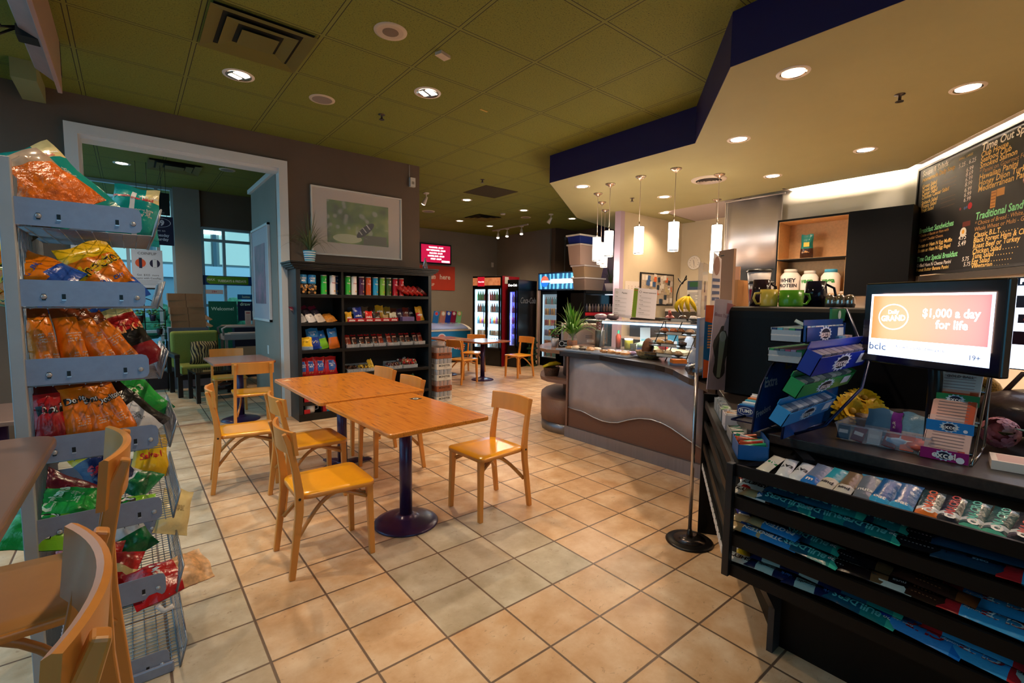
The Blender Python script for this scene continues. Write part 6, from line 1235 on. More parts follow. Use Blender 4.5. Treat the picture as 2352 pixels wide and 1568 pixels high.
def pack_tray(x0, x1, y0, y1, z, cols, label, n=6):
    t = thing('gum_tray', label, 'gum tray', (x0, y0, z)); b = MB(); b.mat(C('#9aa8b8', .35)).box(0, x1-x0, 0, y1-y0, 0, .004).box(0, .003, 0, y1-y0, 0, .05).box(0, x1-x0, y1-y0-.003, y1-y0, 0, .06); b.build('tray', t); b = MB(); ww = (y1-y0)/n
    for i in range(n):
        b.mat(C(cols[i % len(cols)], .32)).box(.004, x1-x0-.006, i*ww+.001, (i+.94)*ww, .005, .058).mat(WHT).at(T(-.0005, (i+.5)*ww, .03) @ FACEX).text('excel', 0, 0, .0105, 0, bold=.02).at(Matrix.Identity(4))
    e = b.build('gum_packs', t); e['kind'] = 'stuff'
pack_tray(2.085, 2.50, .735, .85, 1.352, ['#14285c', '#2f8c5c', '#7c8488', '#4ca0b8'], 'row of upright gum packs left of the top blue tray', 5)
pack_tray(2.12, 2.52, .74, .87, 1.262, ['#1f8c4c', '#c8a0bc', '#c9486c', '#8c8c90', '#3c4450'], 'tray of pink and grey gum packs above the side panel', 6)
b = MB()
for i in range(4): b.mat(C(['#5ca0d8', '#9cc0e4', '#d8b4b8', '#e4c8cc'][i], .35)).box(i*.045, i*.045+.043, 0, .1, 0, .035)
o = one('gum_pack_row', b, 'pink and pale blue packs resting on the upper right of the gum rack', 'gum packs', (2.42, .70, 1.335)); o['kind'] = 'stuff'
b = MB(); b.mat(C('#e4ece4', .35)).box(-.02, .02, -.035, .035, 0, .012).mat(C('#2f8c4c')).box(-.021, .021, -.035, -.02, 0, .0125).mat(INK).at(T(0, 0, .0127)).text('excel', 0, .01, .012).text('o o', 0, -.01, .012); one('gum_pack', b, 'single white and green pack propped on the top tray', 'gum pack', (2.28, .80, 1.415), (.5, .1, .4))
# clear basket with snack packs
bq = thing('plastic_basket', 'clear plastic basket of snack packs on the kiosk counter edge', 'basket', (2.27, .48, .971), math.radians(-90)); b = MB(); b.mat(M('clear_basket', '#c4ccd8', .12, 0, .6, alpha=.35)); w, d, h = .29, .17, .065
vs = [(sx*w/2*k, sy*d/2*k, z) for z, k in ((0, .88), (h, 1)) for sx, sy in ((-1, -1), (1, -1), (1, 1), (-1, 1))]
b.put(vs, [(3, 2, 1, 0), (0, 1, 5, 4), (1, 2, 6, 5), (2, 3, 7, 6), (3, 0, 4, 7)]).tube([(-w/2, -d/2, h), (w/2, -d/2, h), (w/2, d/2, h), (-w/2, d/2, h)], .004, 6, closed=True); b.build('basket', bq)
for i, (dx, c1, c2, tx, l) in enumerate(((.02, '#5c8cac', '#6c2c8c', 'milk', 'left blue and purple snack pouch in the clear basket'), (-.09, '#5c8cac', '#6c2c8c', 'white', 'right blue and purple snack pouch in the clear basket'))):
    b = bag_mb(.13, .11, .02, lambda u, v, c1=c1, c2=c2: foil(c2) if u > .3 or v > .93 else foil(c1) if v > .3 else foil('#a8b0bc'), [(tx, .6, .5, .016, WHT, PI/2), ('cheddar', -.3, .2, .016, INK)], i+60, 7, 6)
    one('snack_pouch', b, l, 'snack pouch', (2.31, .48+dx, .985), (-.25, 0, -PI/2-.05))
for i in range(5):
    b = MB(); b.mat(C(['#1c3450', '#7c1c24', '#d8d0cc', '#9c3024', '#c4502c'][i], .3)).box(-.02, .02, -.03, .03, 0, .012).mat(WHT).at(T(0, 0, .0125)).rect(0, 0, .03, .014)
    one('candy_pack', b, ['dark blue', 'maroon', 'white', 'brick red', 'orange'][i]+' small pack showing through the front of the clear basket', 'candy pack', (2.215, .60-.05*i, 1.0), (1.2, .2*(i % 2), -PI/2))
b = MB(); b.mat(C('#9cbce0', .3)).ball(0, 0, .022, .035, 10, 6, .7, 1.5, .6, .1, random.Random(5)); one('candy_bag', b, 'pale blue bag bulging in the middle of the clear basket', 'candy bag', (2.22, .43, .976))
b = MB(); b.mat(C('#c85c4c', .3)).ball(0, 0, .02, .05, 10, 6, 1, 1.2, .45, .1, random.Random(6)); one('candy_bag', b, 'reddish bag at the right end of the clear basket', 'candy bag', (2.235, .37, .976))
# flowers
def petals(b, n, r0, r1, wd, m, z, tilt, rr, ph=0):
    b.mat(m)
    for i in range(n):
        a = 2*PI*i/n+ph+rr.uniform(-.08, .08); c, s = math.cos(a), math.sin(a); P = []
        for k, (q, ww) in enumerate(((0, .35), (.4, .9), (.75, 1), (1, .35))):
            rad = r0+(r1-r0)*q; zz = z+tilt*q*r1-.25*q*q*r1*.6; P += [(rad*c-s*wd*ww, rad*s+c*wd*ww, zz), (rad*c+s*wd*ww, rad*s-c*wd*ww, zz)]
        b.put(P, [(k*2, k*2+1, k*2+3, k*2+2) for k in range(3)], True)
def daisy(b, x, y, z, r, rx, ry, sd):
    rr = random.Random(sd); b.at(T(x, y, z, rx, ry)); Y1, Y2, Y3 = C('#ffd60c', .5), C('#f5bf08', .5), C('#c99a2c', .6)
    for k in range(4): petals(b, 18, .1*r, r*(1-.16*k), .13*r, Y1 if k % 2 == 0 else Y2, .03*r*k, .12+.18*k, rr, k*.17)
    b.mat(Y3).ball(0, 0, .22*r, .17*r, 10, 6, 1, 1, .5)
fl = thing('artificial_flowers', 'bright yellow artificial daisies behind the clear basket', 'flowers', (0, 0, 0)); b = MB(); daisy(b, 2.50, .66, 1.03, .085, .7, -.9, 1); daisy(b, 2.54, .58, 1.02, .075, .6, -1.0, 2); daisy(b, 2.60, .64, 1.075, .08, .3, -.5, 3); b.build('blossoms', fl)
b = MB(); b.mat(C('#3c5c24')).tube([(2.52, .64, .972), (2.55, .63, 1.05)], .006, 6).tube([(2.58, .6, .972), (2.57, .6, 1.04)], .006, 6); b.build('stems', fl)
def hydrangea(name, label, x, y, z, r, c1, c2, sd, n=70):
    t = thing(name, label, 'flowers', (x, y, z)); b = MB(); rr = random.Random(sd); m1, m2 = C(c1, .55), C(c2, .55)
    b.mat(m2).ball(0, 0, r, r*.62, 12, 8)
    for i in range(n):
        v = Vector((rr.gauss(0, 1), rr.gauss(0, 1), rr.gauss(0, 1))).normalized(); q = v.to_track_quat('Z', 'Y').to_matrix().to_4x4(); b.at(Matrix.Translation((v.x*r*.88, v.y*r*.88, r+v.z*r*.88)) @ q)
        petals(b, 4, 0, r*.36, r*.15, m1 if i % 3 else m2, .003, .1, rr, rr.uniform(0, 3))
    b.build('blossoms', t); b = MB(); b.mat(C('#3c6c2c', .5))
    for a in (.6, 1.9, 3.6): b.at(T(0, 0, r*.7, 0, -.35, a)).put([(r*.5, 0, 0), (r*1.1, r*.5, .01), (r*1.8, 0, 0), (r*1.1, -r*.5, .01)], [(0, 3, 2, 1)])
    b.build('leaves', t)
hydrangea('artificial_hydrangea', 'pink artificial hydrangea right of the ticket rack', 2.55, .195, .972, .06, '#f0a4ac', '#d88490', 3); hydrangea('artificial_hydrangea', 'pale blue artificial hydrangea at the right edge of the counter', 2.50, .06, .99, .06, '#9cb4cc', '#c4c8dc', 4)
# ticket rack
tr = thing('ticket_rack', 'chrome wire rack of lottery slips with three gum-brand strips', 'rack', (0, 0, 0)); b = MB(); CR = C('#8c8888', .2, .9); b.mat(CR)
for y in (.225, .36): b.tube([(2.17, y, .972), (2.22, y, 1.0), (2.42, y, 1.26), (2.44, y, 1.29), (2.47, y, 1.28), (2.46, y, .99), (2.40, y, .974), (2.17, y, .974)], .0045, 7)
for z, x in ((1.0, 2.22), (1.1, 2.29), (1.2, 2.37)): b.tube([(x, .225, z), (x, .36, z)], .004, 6)
b.build('wire_frame', tr)
for k, (x, z, col, tc_, nm) in enumerate(((2.175, .985, '#8c1c6c', '#e4dcec', 'purple'), (2.235, 1.075, '#1c7cc8', '#e4ecf4', 'blue'), (2.305, 1.165, '#1c7c4c', '#e4f0e8', 'green'))):
    yl, yr = .352, .235; a = .62
    t = thing('ticket_holder', '%s-fronted pocket of paper lottery slips, %s of the chrome rack' % (nm, ['lowest', 'middle', 'top'][k]), 'ticket holder', (x, (yl+yr)/2, z), -PI/2); w = yl-yr
    b = MB(); b.mat(C('#c9a8a0' if k == 0 else '#d4a090' if k == 1 else '#c8c4c4', .5))
    b.put([(-w/2, -.0, .0), (w/2, 0, 0), (w/2, .085, .13), (-w/2, .085, .13), (-w/2, .012, -.005), (w/2, .012, -.005), (w/2, .097, .125), (-w/2, .097, .125)], [(0, 1, 2, 3), (5, 4, 7, 6), (1, 5, 6, 2), (4, 0, 3, 7), (3, 2, 6, 7), (4, 5, 1, 0)]); b.build('slip_stack', t)
    sl = Matrix.Translation((0, -.0012, .0006)) @ Matrix.Rotation(math.atan2(.13, .085), 4, 'X'); b = MB(); b.at(sl)
    if k == 1: b.mat(C('#d0502c', .5)).rect(.045, .075, .022, .15, 0).rect(0, .14, .1, .008, 0)
    if k == 2: b.mat(INK).text('GOLD BALL', 0, .10, .014, 0, bold=.02).mat(C('#c03a2c')).rect(.02, .035, .07, .006)
    if k == 0: b.mat(C('#b8302c', .5)).rect(.04, .02, .018, .02)
    b.mat(C('#8c7478', .6))
    for i in range(9):
        b.rect(0, .03+.012*i, .085, .0025, .0002)
    b.build('slip_print', t)
    b = MB(); b.mat(C(col, .3)).at(T(0, -.006, -.012)).box(-w/2-.004, w/2+.004, -.003, 0, 0, .038); b.build('strip', t)
    b = MB(); b.at(T(0, -.0097, .007) @ FRONT).mat(C('#b8d0e4')); b.put([((1 if i % 2 else .75)*.028*math.cos(2*PI*i/24), (1 if i % 2 else .75)*.019*math.sin(2*PI*i/24), 0) for i in range(24)], [tuple(range(24))]).mat(C('#0c1838')).disc(0, 0, .017, .0003, 16, .013).mat(WHT).text('excel', 0, 0, .021 if k else .030, .0006, bold=.02).mat(C('#dfe4f0')).disc(.042, -.008, .006 if k else .011, .0003, 12); b.build('logo', t)
# screen
sc = thing('lottery_screen', 'black-framed lottery screen glowing orange above the kiosk', 'screen', (2.255, .39, 1.435), math.atan2(-.86, -.51)); b = MB(); w, h = .505, .305
b.mat(C('#0a0a0e', .15, coat=.5)).box(-w/2, w/2, 0, .035, -h/2-.005, h/2+.01); b.build('bezel', sc, .006)
def S(name, m, fn):
    b = MB(); b.mat(m); fn(b); return b.build(name, sc)
SF = lambda dz=0: T(0, -.0008-dz, 0) @ FRONT
g = G('screen_orange'); tcn = g.add('ShaderNodeTexCoord'); sp = g.add('ShaderNodeSeparateXYZ'); g.ln(tcn.outputs['Object'], sp.inputs[0]); rmp = g.ramp(g.math('ADD', g.math('MULTIPLY', sp.outputs[0], 2.4), .5), [(0, lin('#ff9a50')), (.45, lin('#ff8a5a')), (1, lin('#ff6474'))]); g.ln(rmp, g.b.inputs['Emission Color']); g.b.inputs['Emission Strength'].default_value = 1.0; g.b.inputs['Base Color'].default_value = (.02, .02, .02, 1)
S('screen_page', E('#c8dcff', 1.0), lambda b: b.at(SF()).rect(.0, -.005, .44, .245))
S('screen_picture', g.m, lambda b: b.at(SF(.0005)).rect(0, .025, .42, .17))
S('round_logo', E('#ffffff', 1.15), lambda b: b.at(SF(.0011)).put([(-.12+rr_*.062*math.cos(a), .028+rr_*.05*math.sin(a), 0) for rr_ in (1, .93) for a in [2*PI*i/36 for i in range(36)]], [(i, (i+1) % 36, 36+(i+1) % 36, 36+i) for i in range(36)]).text('Daily', -.12, .047, .022, 0, bold=.02, rot=.06).text('GRAND', -.12, .022, .030, 0, bold=.03, rot=.06, wx=.95))
S('slogan', E('#ffffff', 1.15), lambda b: b.at(SF(.0011)).text('$1,000 a day', .087, .045, .042, 0, bold=.025, wx=.88).text('for life', .095, .005, .042, 0, bold=.025, wx=.95))
S('small_print', C('#1c4c84', .5), lambda b: b.at(SF(.0011)).text('bclc', -.178, -.092, .04, 0, bold=0, wx=1.2).text('Know the odds of the game', -.01, -.085, .016, 0).text('19+', .175, -.1, .024, 0))
b = MB(); b.mat(C('#0c0c0f', .3)).tube([(0, .045, 0), (0, .07, -.2), (0, .07, -.455)], .022, 10).box(-.09, .09, -.0, .15, -.464, -.452).box(-.06, .06, .035, .05, -.06, .06); b.build('stand', sc)
lamp('AREA', (0, -.03, .02), 2.2, (1, .62, .5), shape='RECTANGLE', size=.4, size_y=.2, rot=(PI/2, 0, 0), parent=sc)
jp = thing('jackpot_sign', 'white backlit jackpot sign with red digits at the right edge', 'sign', (2.80, .04, 1.44), math.atan2(-.93, -.36)); w, h = .42, .385; b = MB(); b.mat(C('#10182c', .3)).box(-w/2, w/2, 0, .04, -h/2, h/2); b.build('case', jp, .004)
def J(name, m, fn): b = MB(); b.mat(m); fn(b); return b.build(name, jp)
J('lit_panel', E('#dfe8ff', 2.0), lambda b: b.at(SF()).rect(0, -.01, w-.012, h-.03)); J('header', C('#14264c', .4), lambda b: b.at(SF(.0006)).rect(0, h/2-.02, w-.012, .034))
J('header_text', E('#ffffff', 1.6), lambda b: b.at(SF(.0012)).text('PLAY', -.14, h/2-.02, .03, 0, bold=.05)); J('digit_window', C('#3c0c18', .3), lambda b: b.at(SF(.0006)).rect(-.08, .09, .2, .05).rect(-.08, .02, .18, .036).rect(-.09, -.06, .22, .055))
J('digits', E('#ff2a20', 3), lambda b: b.at(SF(.0012)).text('88', -.135, .09, .04, 0).text('60', -.135, .02, .034, 0, bold=.02).text('649', -.10, -.06, .045, 0, bold=.02)); J('sign_logo', C('#8ca8d8', .4), lambda b: b.at(SF(.0006)).text('6/49', -.1, -.015, .035, 0, bold=.03))
b = MB(); b.mat(C('#10182c', .3)).box(-.03, .03, .0, .03, -.47, -h/2); b.build('support', jp)
# bag, paper, cloth behind
b = MB(); b.mat(M('brown_leather', '#5c4640', .32, noise=(12, .15), bump=(60, .2), coat=.3)).ball(0, 0, .10, .16, 20, 12, 1.0, 1.2, .62); b.tube([(0, -.1, .17), (0, -.05, .26), (0, .05, .26), (0, .1, .17)], .01, 8); one('leather_bag', b, 'shiny brown leather bag behind the flowers at the right', 'bag', (2.86, .12, .972))
b = MB(); b.mat(M('gold_sequins', '#14100a', .25, .3, noise=(160, .0), two='#b08c3c')).ball(0, 0, .07, .11, 16, 10, .6, 1.1, 1.1); one('sequin_pouch', b, 'black and gold sequined pouch under the jackpot sign', 'pouch', (3.02, .34, 1.02), (0, 0, .3))
b = MB(); b.mat(C('#e4d4c8', .5)).box(-.06, .06, -.1, .1, 0, .03).mat(C('#c8a098', .5)).at(T(0, 0, .0302)).rect(0, 0, .1, .17); one('slip_stack', b, 'block of printed paper slips at the right edge of the counter', 'paper stack', (2.27, .09, .971), (0, 0, .15))
b = MB(); b.mat(M('kraft_wrap', '#6c5c54', .6, bump=(8, .8))).box(-.22, .22, -.12, .12, 0, .06); one('folded_wrap', b, 'folded grey-brown wrap lying behind the yellow flowers', 'wrap', (3.05, .80-.06, 1.49), (0, 0, -.6), bevel=.02) if False else one('folded_wrap', b, 'folded grey-brown wrap lying behind the yellow flowers', 'wrap', (2.66, .50, .972), (0, 0, -.9), bevel=.02)
# stanchion sign
st = thing('sign_stand', 'thin steel floor stand with an acrylic sign holder beside the kiosk', 'sign stand', (2.706, 1.521, 0)); b = MB(); b.mat(C('#141214', .35)).lathe([(.142, 0), (.145, .006), (.135, .014), (.1, .02)], 32).mat(C('#5c5658', .25, .8)).lathe([(.098, .02), (.03, .03), (.014, .034)], 28); b.build('base', st)
b = MB(); b.mat(C('#141214', .3)).lathe([(.018, .034), (.02, .05), (.012, .085)], 14).mat(C('#b4aeb0', .22, .9)).lathe([(.0115, .08), (.0115, 1.12)], 14); b.build('pole', st)
hd = (math.cos(.33), math.sin(.33)); b = MB(); b.at(T(0, 0, 0, rz=.33)).mat(C('#8ca0c4', .3, .4)).box(-.02, .0, -.008, .008, 1.09, 1.42).box(.19, .205, -.008, .008, 1.09, 1.42).box(-.02, .205, -.008, .008, 1.085, 1.10); b.build('holder_frame', st)
b = MB(); b.at(T(0, 0, 0, rz=.33)).mat(C('#9aa4c0', .5)).box(0, .19, -.002, .002, 1.30, 1.42).mat(C('#8c94b0', .5)).box(0, .19, -.0021, .0021, 1.24, 1.30).mat(C('#a49c94', .5)).box(0, .19, -.002, .002, 1.10, 1.24); b.build('notice', st)
b = MB(); b.at(T(0, 0, 0, rz=.33)).mat(M('acrylic', '#e4ccbc', .08, 0, .6, alpha=.3)).box(.02, .20, -.006, -.004, 1.42, 1.76).box(.02, .022, -.006, .02, 1.42, 1.76); b.build('acrylic_panel', st)
b = MB(); b.at(T(0, 0, 0, rz=.33)).mat(C('#d8ccc8', .5)).box(.13, .2, -.0035, -.002, 1.47, 1.56).mat(C('#8c7468')).box(.1, .14, -.0036, -.002, 1.58, 1.65); b.build('small_cards', st)
# flyers leaning on the machine
FL = M('flyer_pink', '#d4bcc4', .35, noise=(5, .12), coat=.3)
def flyer(name, label, pts, m, deco, th=.003):
    a, b_, c, d = [Vector(p) for p in pts]; nrm = (b_-a).cross(d-a).normalized()*th; t = thing(name, label, 'flyer', tuple(a)); mb_ = MB(); mb_.mat(m); v = [p-a for p in (a, b_, c, d)]
    mb_.put([tuple(p) for p in v]+[tuple(p-nrm) for p in v], [(0, 1, 2, 3), (7, 6, 5, 4), (0, 4, 5, 1), (1, 5, 6, 2), (2, 6, 7, 3), (3, 7, 4, 0)]); mb_.build('sheet', t)
    X_ = (b_-a); Z_ = (d-a); w_ = X_.length; h_ = Z_.length; X_.normalize(); Z_ = (Z_-X_*Z_.dot(X_)).normalized(); N_ = X_.cross(Z_); mm = Matrix((X_, Z_, N_)).transposed().to_4x4(); q = MB(); q.at(Matrix.Translation(N_*.0008) @ mm); deco(q, w_, h_); q.build('print', t); return t
def deco_pink(q, w, h):
    q.mat(C('#4c4640', .5)).put([(w*(.5+.36*math.cos(a)*(1+.25*math.sin(5*a))), h*(.42+.30*math.sin(a)), 0) for a in [2*PI*i/30 for i in range(30)]], [tuple(range(30))])
    q.mat(C('#b4bca0', .35)).put([(w*.40, h*.14, .0005), (w*.58, h*.14, .0005), (w*.66, h*.60, .0005), (w*.36, h*.60, .0005)], [(0, 1, 2, 3)]).mat(C('#c9ccc0', .35)).disc(w*.51, h*.60, w*.17, .001, 18, h*.06).mat(C('#8c3c50', .5)).text('Boost Your Day', w*.5, h*.83, w*.15, .0005, shear=.2).mat(C('#c07c80', .4)).rect(w*.72, h*.92, w*.3, h*.12, .0004)
flyer('drink_flyer', 'tall pale pink flyer with a green drink leaning on the machine', [(2.60, 1.395, 1.01), (2.80, 1.375, .985), (2.83, 1.382, 1.53), (2.66, 1.40, 1.54)], FL, deco_pink)
def deco_blue(q, w, h):
    q.mat(C('#d8642c', .4)).put([(0, h*.78, 0), (w, h*.68, 0), (w, h, 0), (0, h, 0)], [(0, 1, 2, 3)]).put([(0, 0, 0), (w*.7, 0, 0), (w*.4, h*.2, 0), (0, h*.26, 0)], [(0, 1, 2, 3)]).mat(C('#e0a068', .4))
    lines(q, w*.45, h*.42, h*.72, 9, w*.7, C('#d8a468', .4), .01)
    q.mat(C('#c8c0a0')).rect(w*.7, h*.28, w*.3, h*.24, .0006)
flyer('promo_flyer', 'blue and orange flyer half hidden behind the pink drink flyer', [(2.74, 1.50, 1.05), (2.95, 1.42, 1.05), (2.95, 1.42, 1.50), (2.74, 1.50, 1.50)], C('#1c6ca8', .35), deco_blue)
def deco_grey(q, w, h):
    q.mat(BLK).tube([(w*.9, h*.95, 0), (w*1.25, h*.97, .0)], .004, 5)
    q.mat(C('#8c6c64', .5)).disc(w*.5, h*.75, w*.35, 0, 14, h*.18).mat(C('#4c5c84', .5))
    for i in range(4): q.rect(w*.5, h*(.12+.12*i), w*.8, h*.06, .0004)
flyer('hanging_flyer', 'pale printed flyer hanging above the blue and orange one', [(3.27, 1.755, 1.50), (3.40, 1.755, 1.50), (3.40, 1.755, 1.84), (3.29, 1.755, 1.88)], C('#cfc4c4', .4), deco_grey)
b = MB(); b.mat(C('#c89c7c', .5)).box(-.01, .01, -.10, .08, 0, .95); one('wood_post', b, 'tan wooden upright that the flyers hang on', 'post', (3.56, 1.80, .971), (0, 0, -.5))
b = MB(); b.mat(M('black_film', '#1a171c', .15, 0, .8, noise=(20, .6), bump=(30, 1))).ball(0, 0, .06, .13, 14, 8, 1.3, 1.0, .5, .15, random.Random(8)).mat(C('#b8242a', .3)).ball(.02, -.05, .13, .04, 8, 6, 1, 1, .7).mat(WHT).at(T(.0, -.09, .135, rx=.9)).disc(0, 0, .022, 0, 12); one('black_bag', b, 'crumpled black plastic bag with a red and white label on the counter', 'bag', (3.22, 1.74, .971), (0, 0, .7))
b = MB(); b.mat(C('#a4acc0', .3)).lathe([(.035, 0), (.04, .02), (.04, .13), (.025, .16), (.014, .17), (.014, .19)], 16).mat(C('#2c3c7c')).text('o', 0, .07, .05, 0, bold=.1, fn=lambda x, y, q: (-.041*math.cos(x/.04), -.041*math.sin(x/.04), y)); one('sanitizer_bottle', b, 'clear bottle with a blue label beside the sign stand', 'bottle', (3.42, 1.95, .971))
# ================================================================ far room
def bottle_mb(r, h, col, cap): return MB().lathe([(r, 0), (r, h*.6), (r*.35, h*.82), (r*.32, h*.95), (r*.4, h*.95), (r*.4, h)], 8, [col, col, col, cap, cap])
_bm = {}
def drink(x, y, z, col, cap, h, r, parentX, label, group, can=False):
    k = (col, cap, h, can)
    if k not in _bm:
        b = MB(); c1 = C(col, .25); c2 = C(cap, .3)
        if can: b.lathe([(r, 0), (r, h*.9), (r*.8, h)], 8, [c1, C('#b8b8bc', .3, .5)])
        else: b.lathe([(r, 0), (r, h*.58), (r*.4, h*.8), (r*.36, h*.93), (r*.42, h*.93), (r*.42, h)], 8, [c1, c1, c1, c2, c2])
        _bm[k] = b.mesh('bottle')
    o = bpy.data.objects.new('can' if can else 'bottle', _bm[k]); COL.objects.link(o); o.location = parentX @ Vector((x, y, z)); return tag(o, label, 'drink', group)
def cooler(name, label, A, B, d, h, doors, zb, zt, shelves, inner, es, rows, short, body='#0b0b0d', vary=0):
    L = math.hypot(B[0]-A[0], B[1]-A[1]); rz = math.atan2(B[1]-A[1], B[0]-A[0]); t = thing(name, label, 'drink cooler', (A[0], A[1], 0), rz); W = T(A[0], A[1], 0, rz=rz); bm_ = C(body, .3)
    b = MB(); b.mat(bm_).box(0, .045, 0, d, 0, h).box(L-.045, L, 0, d, 0, h).box(0, L, d-.04, d, 0, h).box(0, L, 0, d, 0, zb).box(0, L, 0, d, zt, h); b.build('body', t, .005)
    b = MB(); b.mat(M('cooler_inside_%s' % inner[1:], inner, .5, emit=(inner, es*.5))).box(.046, .05, .02, d-.05, zb, zt).box(L-.05, L-.046, .02, d-.05, zb, zt).box(.05, L-.05, d-.05, d-.042, zb, zt); b.build('lining', t)  # lining itself glows, standing in for light from the tubes
    for i in range(doors):
        x0, x1 = .045+(L-.09)*i/doors, .045+(L-.09)*(i+1)/doors; b = MB(); b.mat(bm_).box(x0, x0+.035, -.03, 0, zb-.03, zt).box(x1-.035, x1, -.03, 0, zb-.03, zt).box(x0, x1, -.03, 0, zt-.03, zt+.01).box(x0, x1, -.03, 0, zb-.04, zb+.01)
        dr = b.build('door', t); b = MB(); b.mat(M('cooler_glass', '#ffffff', .03, 0, .6, alpha=.06)).box(x0+.035, x1-.035, -.018, -.014, zb, zt-.03); b.build('glass', dr)
        b = MB(); b.mat(C('#2a2a2e', .3)).tube([(x1-.06 if i % 2 == 0 else x0+.06, -.05, zb+.5), (x1-.06 if i % 2 == 0 else x0+.06, -.05, zb+.9)], .01, 6); b.build('handle', dr)
        b = MB(); b.mat(E(inner, es*3)).box(x0+.04, x0+.052, .01, .025, zb+.02, zt-.04); b.build('tube_light', t)
    for k in range(shelves):
        z = zb+.03+(zt-zb-.05)*k/shelves; b = MB(); b.mat(C('#c4ccd4', .4)).box(.05, L-.05, .03, d-.06, z-.01, z); b.build('shelf', t)
        r_ = rows[(shelves-1-k) % len(rows)]; sp = r_[3] if len(r_) > 3 else .07; n = int((L-.16)/sp)
        for i in range(n):
            col, cap = r_[0][i % len(r_[0])], r_[1]
            drink(.09+(L-.18)*(i+.5)/n, .07, z+.001, col, cap, r_[2], .03, W, '%s drink from left, %s shelf of the %s' % (ORD[i], ORD[shelves-1-k], short), 'drinks in the '+short, r_[2] < .17)
    for i in range(2): lamp('POINT', (L*(.3+.4*i), .04, (zb+zt)/2), 3*es, lin(inner), shadow_soft_size=.1, parent=t)
    return t, L
ck_, L = cooler('drink_cooler', 'tall two-door drink cooler glowing white with a red-badged header', (6.47, 9.51), (6.73, 8.68), .72, 2.12, 2, .42, 1.84, 5, '#c4ecff', 2.2,
   [(['#2c8c4c', '#2c8c4c', '#2c8c4c', '#a8242c', '#7c1420', '#7c1420', '#8c2430', '#5c1014'], '#c8ccd0', .22), (['#5c2c20', '#8c4030', '#3c7c8c', '#5cb0b8', '#7cc4c8', '#d8e0dc'], '#e4e8ec', .21), (['#4c8cb0', '#c86c2c', '#8c3c8c', '#d8c44c', '#e4e4e4', '#a83c4c'], '#e8e8e8', .19), (['#8c7c5c', '#b08c6c', '#e4d8cc', '#c8a45c', '#2c6c7c', '#1c4c5c'], '#b8b8b8', .12), (['#9cc4cc', '#c8e0e4', '#a4b8c0'], '#4c9cc0', .2)], 'white-lit cooler')
b = MB(); b.mat(M('header_amber', '#b8643c', .4, noise=(9, .3), emit=('#b8643c', .5), two='#e0b48c')).box(.03, L-.03, -.035, -.03, 1.90, 2.08); b.mat(E('#b8182c', .7)).box(.18, .38, -.04, -.035, 1.88, 2.10).mat(E('#ffffff', 1.2)).at(T(.28, -.042, 1.985) @ FRONT).text('Coca-Cola', 0, 0, .05, 0, bold=.02, shear=.3, wx=.8); b.build('header', ck_)
b = MB(); b.mat(C('#8c1420', .4)).box(L, L+.004, 0, .72, .0, 2.12).mat(C('#d8d4d0')).at(T(L+.005, 0, 0)).box(0, .002, .1, .25, 1.94, 2.10); b.build('red_side', ck_)
b = MB(); b.mat(C('#8c1420', .4)).box(-.3, .3, -.1, .1, 0, .06); one('red_crate', b, 'flat red crate on top of the dark cooler', 'crate', (7.2, 8.9, 2.125), (0, 0, -.3)) if False else None
sk, L2 = cooler('drink_cooler', 'narrow black cooler with violet light between the two wide coolers', (6.84, 8.62), (6.93, 8.33), .82, 2.03, 1, .5, 1.78, 5, '#8c98ff', .8, [(['#3c3cae', '#6c6cd0'], '#c8c8e8', .18), (['#a83c6c', '#8c3c8c'], '#c8c8e8', .17), (['#b83c6c', '#6c3cae'], '#c8c8e8', .15), (['#3c4cc0', '#4c4cb8'], '#c8c8e8', .2), (['#5c8cd8', '#4c7cd0'], '#c8c8e8', .2)], 'violet-lit cooler')
b = MB(); b.mat(E('#ffffff', 1.6)).at(T(L2/2, -.031, 1.90) @ FRONT).text('Coca-Cola', 0, 0, .075, 0, bold=.02, shear=.3, wx=.75); b.build('header', sk)
b = MB(); b.mat(C('#8c8c90', .5)).at(T(L2+.002, .42, 1.55, rz=PI/2) @ FRONT).text('Coca-Cola', 0, 0, .2, 0, bold=0, shear=.3, wx=.8); b.build('side_logo', sk)
pk, L3 = cooler('drink_cooler', 'wide black cooler under the glowing blue sign', (7.7, 8.42), (7.7, 7.18), .72, 1.80, 2, .2, 1.74, 6, '#b8d8e8', .35, [(['#7c3c30', '#3c8c8c', '#2c7c84'], '#d8d8d8', .18), (['#a06c3c', '#c89c4c', '#5c7ca0'], '#d8d8d8', .16), (['#8c2c30', '#a03c3c', '#c8a45c'], '#d8d8d8', .14), (['#5c5c8c', '#8c7ca0', '#c88c4c'], '#d8d8d8', .15), (['#8c4c2c', '#a05c30'], '#d8d8d8', .15)], 'cooler under the blue sign')
g = G('blue_swirl'); tcn = g.add('ShaderNodeTexCoord'); wv = g.add('ShaderNodeTexWave', i_Scale=2.2, i_Distortion=5.0, i_Detail=3.0); g.ln(tcn.outputs['Object'], wv.inputs[0]); g.ln(g.ramp(wv.outputs[1] if len(wv.outputs) > 1 else wv.outputs[0], [(.2, lin('#0a4a78')), (.6, lin('#1c8cc4')), (.9, lin('#7cd8f8'))]), g.b.inputs['Emission Color']); g.b.inputs['Emission Strength'].default_value = .9; g.b.inputs['Base Color'].default_value = (.01, .02, .03, 1)
b = MB(); b.mat(C('#0c1830', .4)).box(-.04, L3+.06, -.05, .3, 1.80, 2.21); b.build('sign_case', pk); b = MB(); b.mat(g.m).box(-.02, L3+.03, -.056, -.05, 1.83, 2.18); b.build('lit_face', pk)
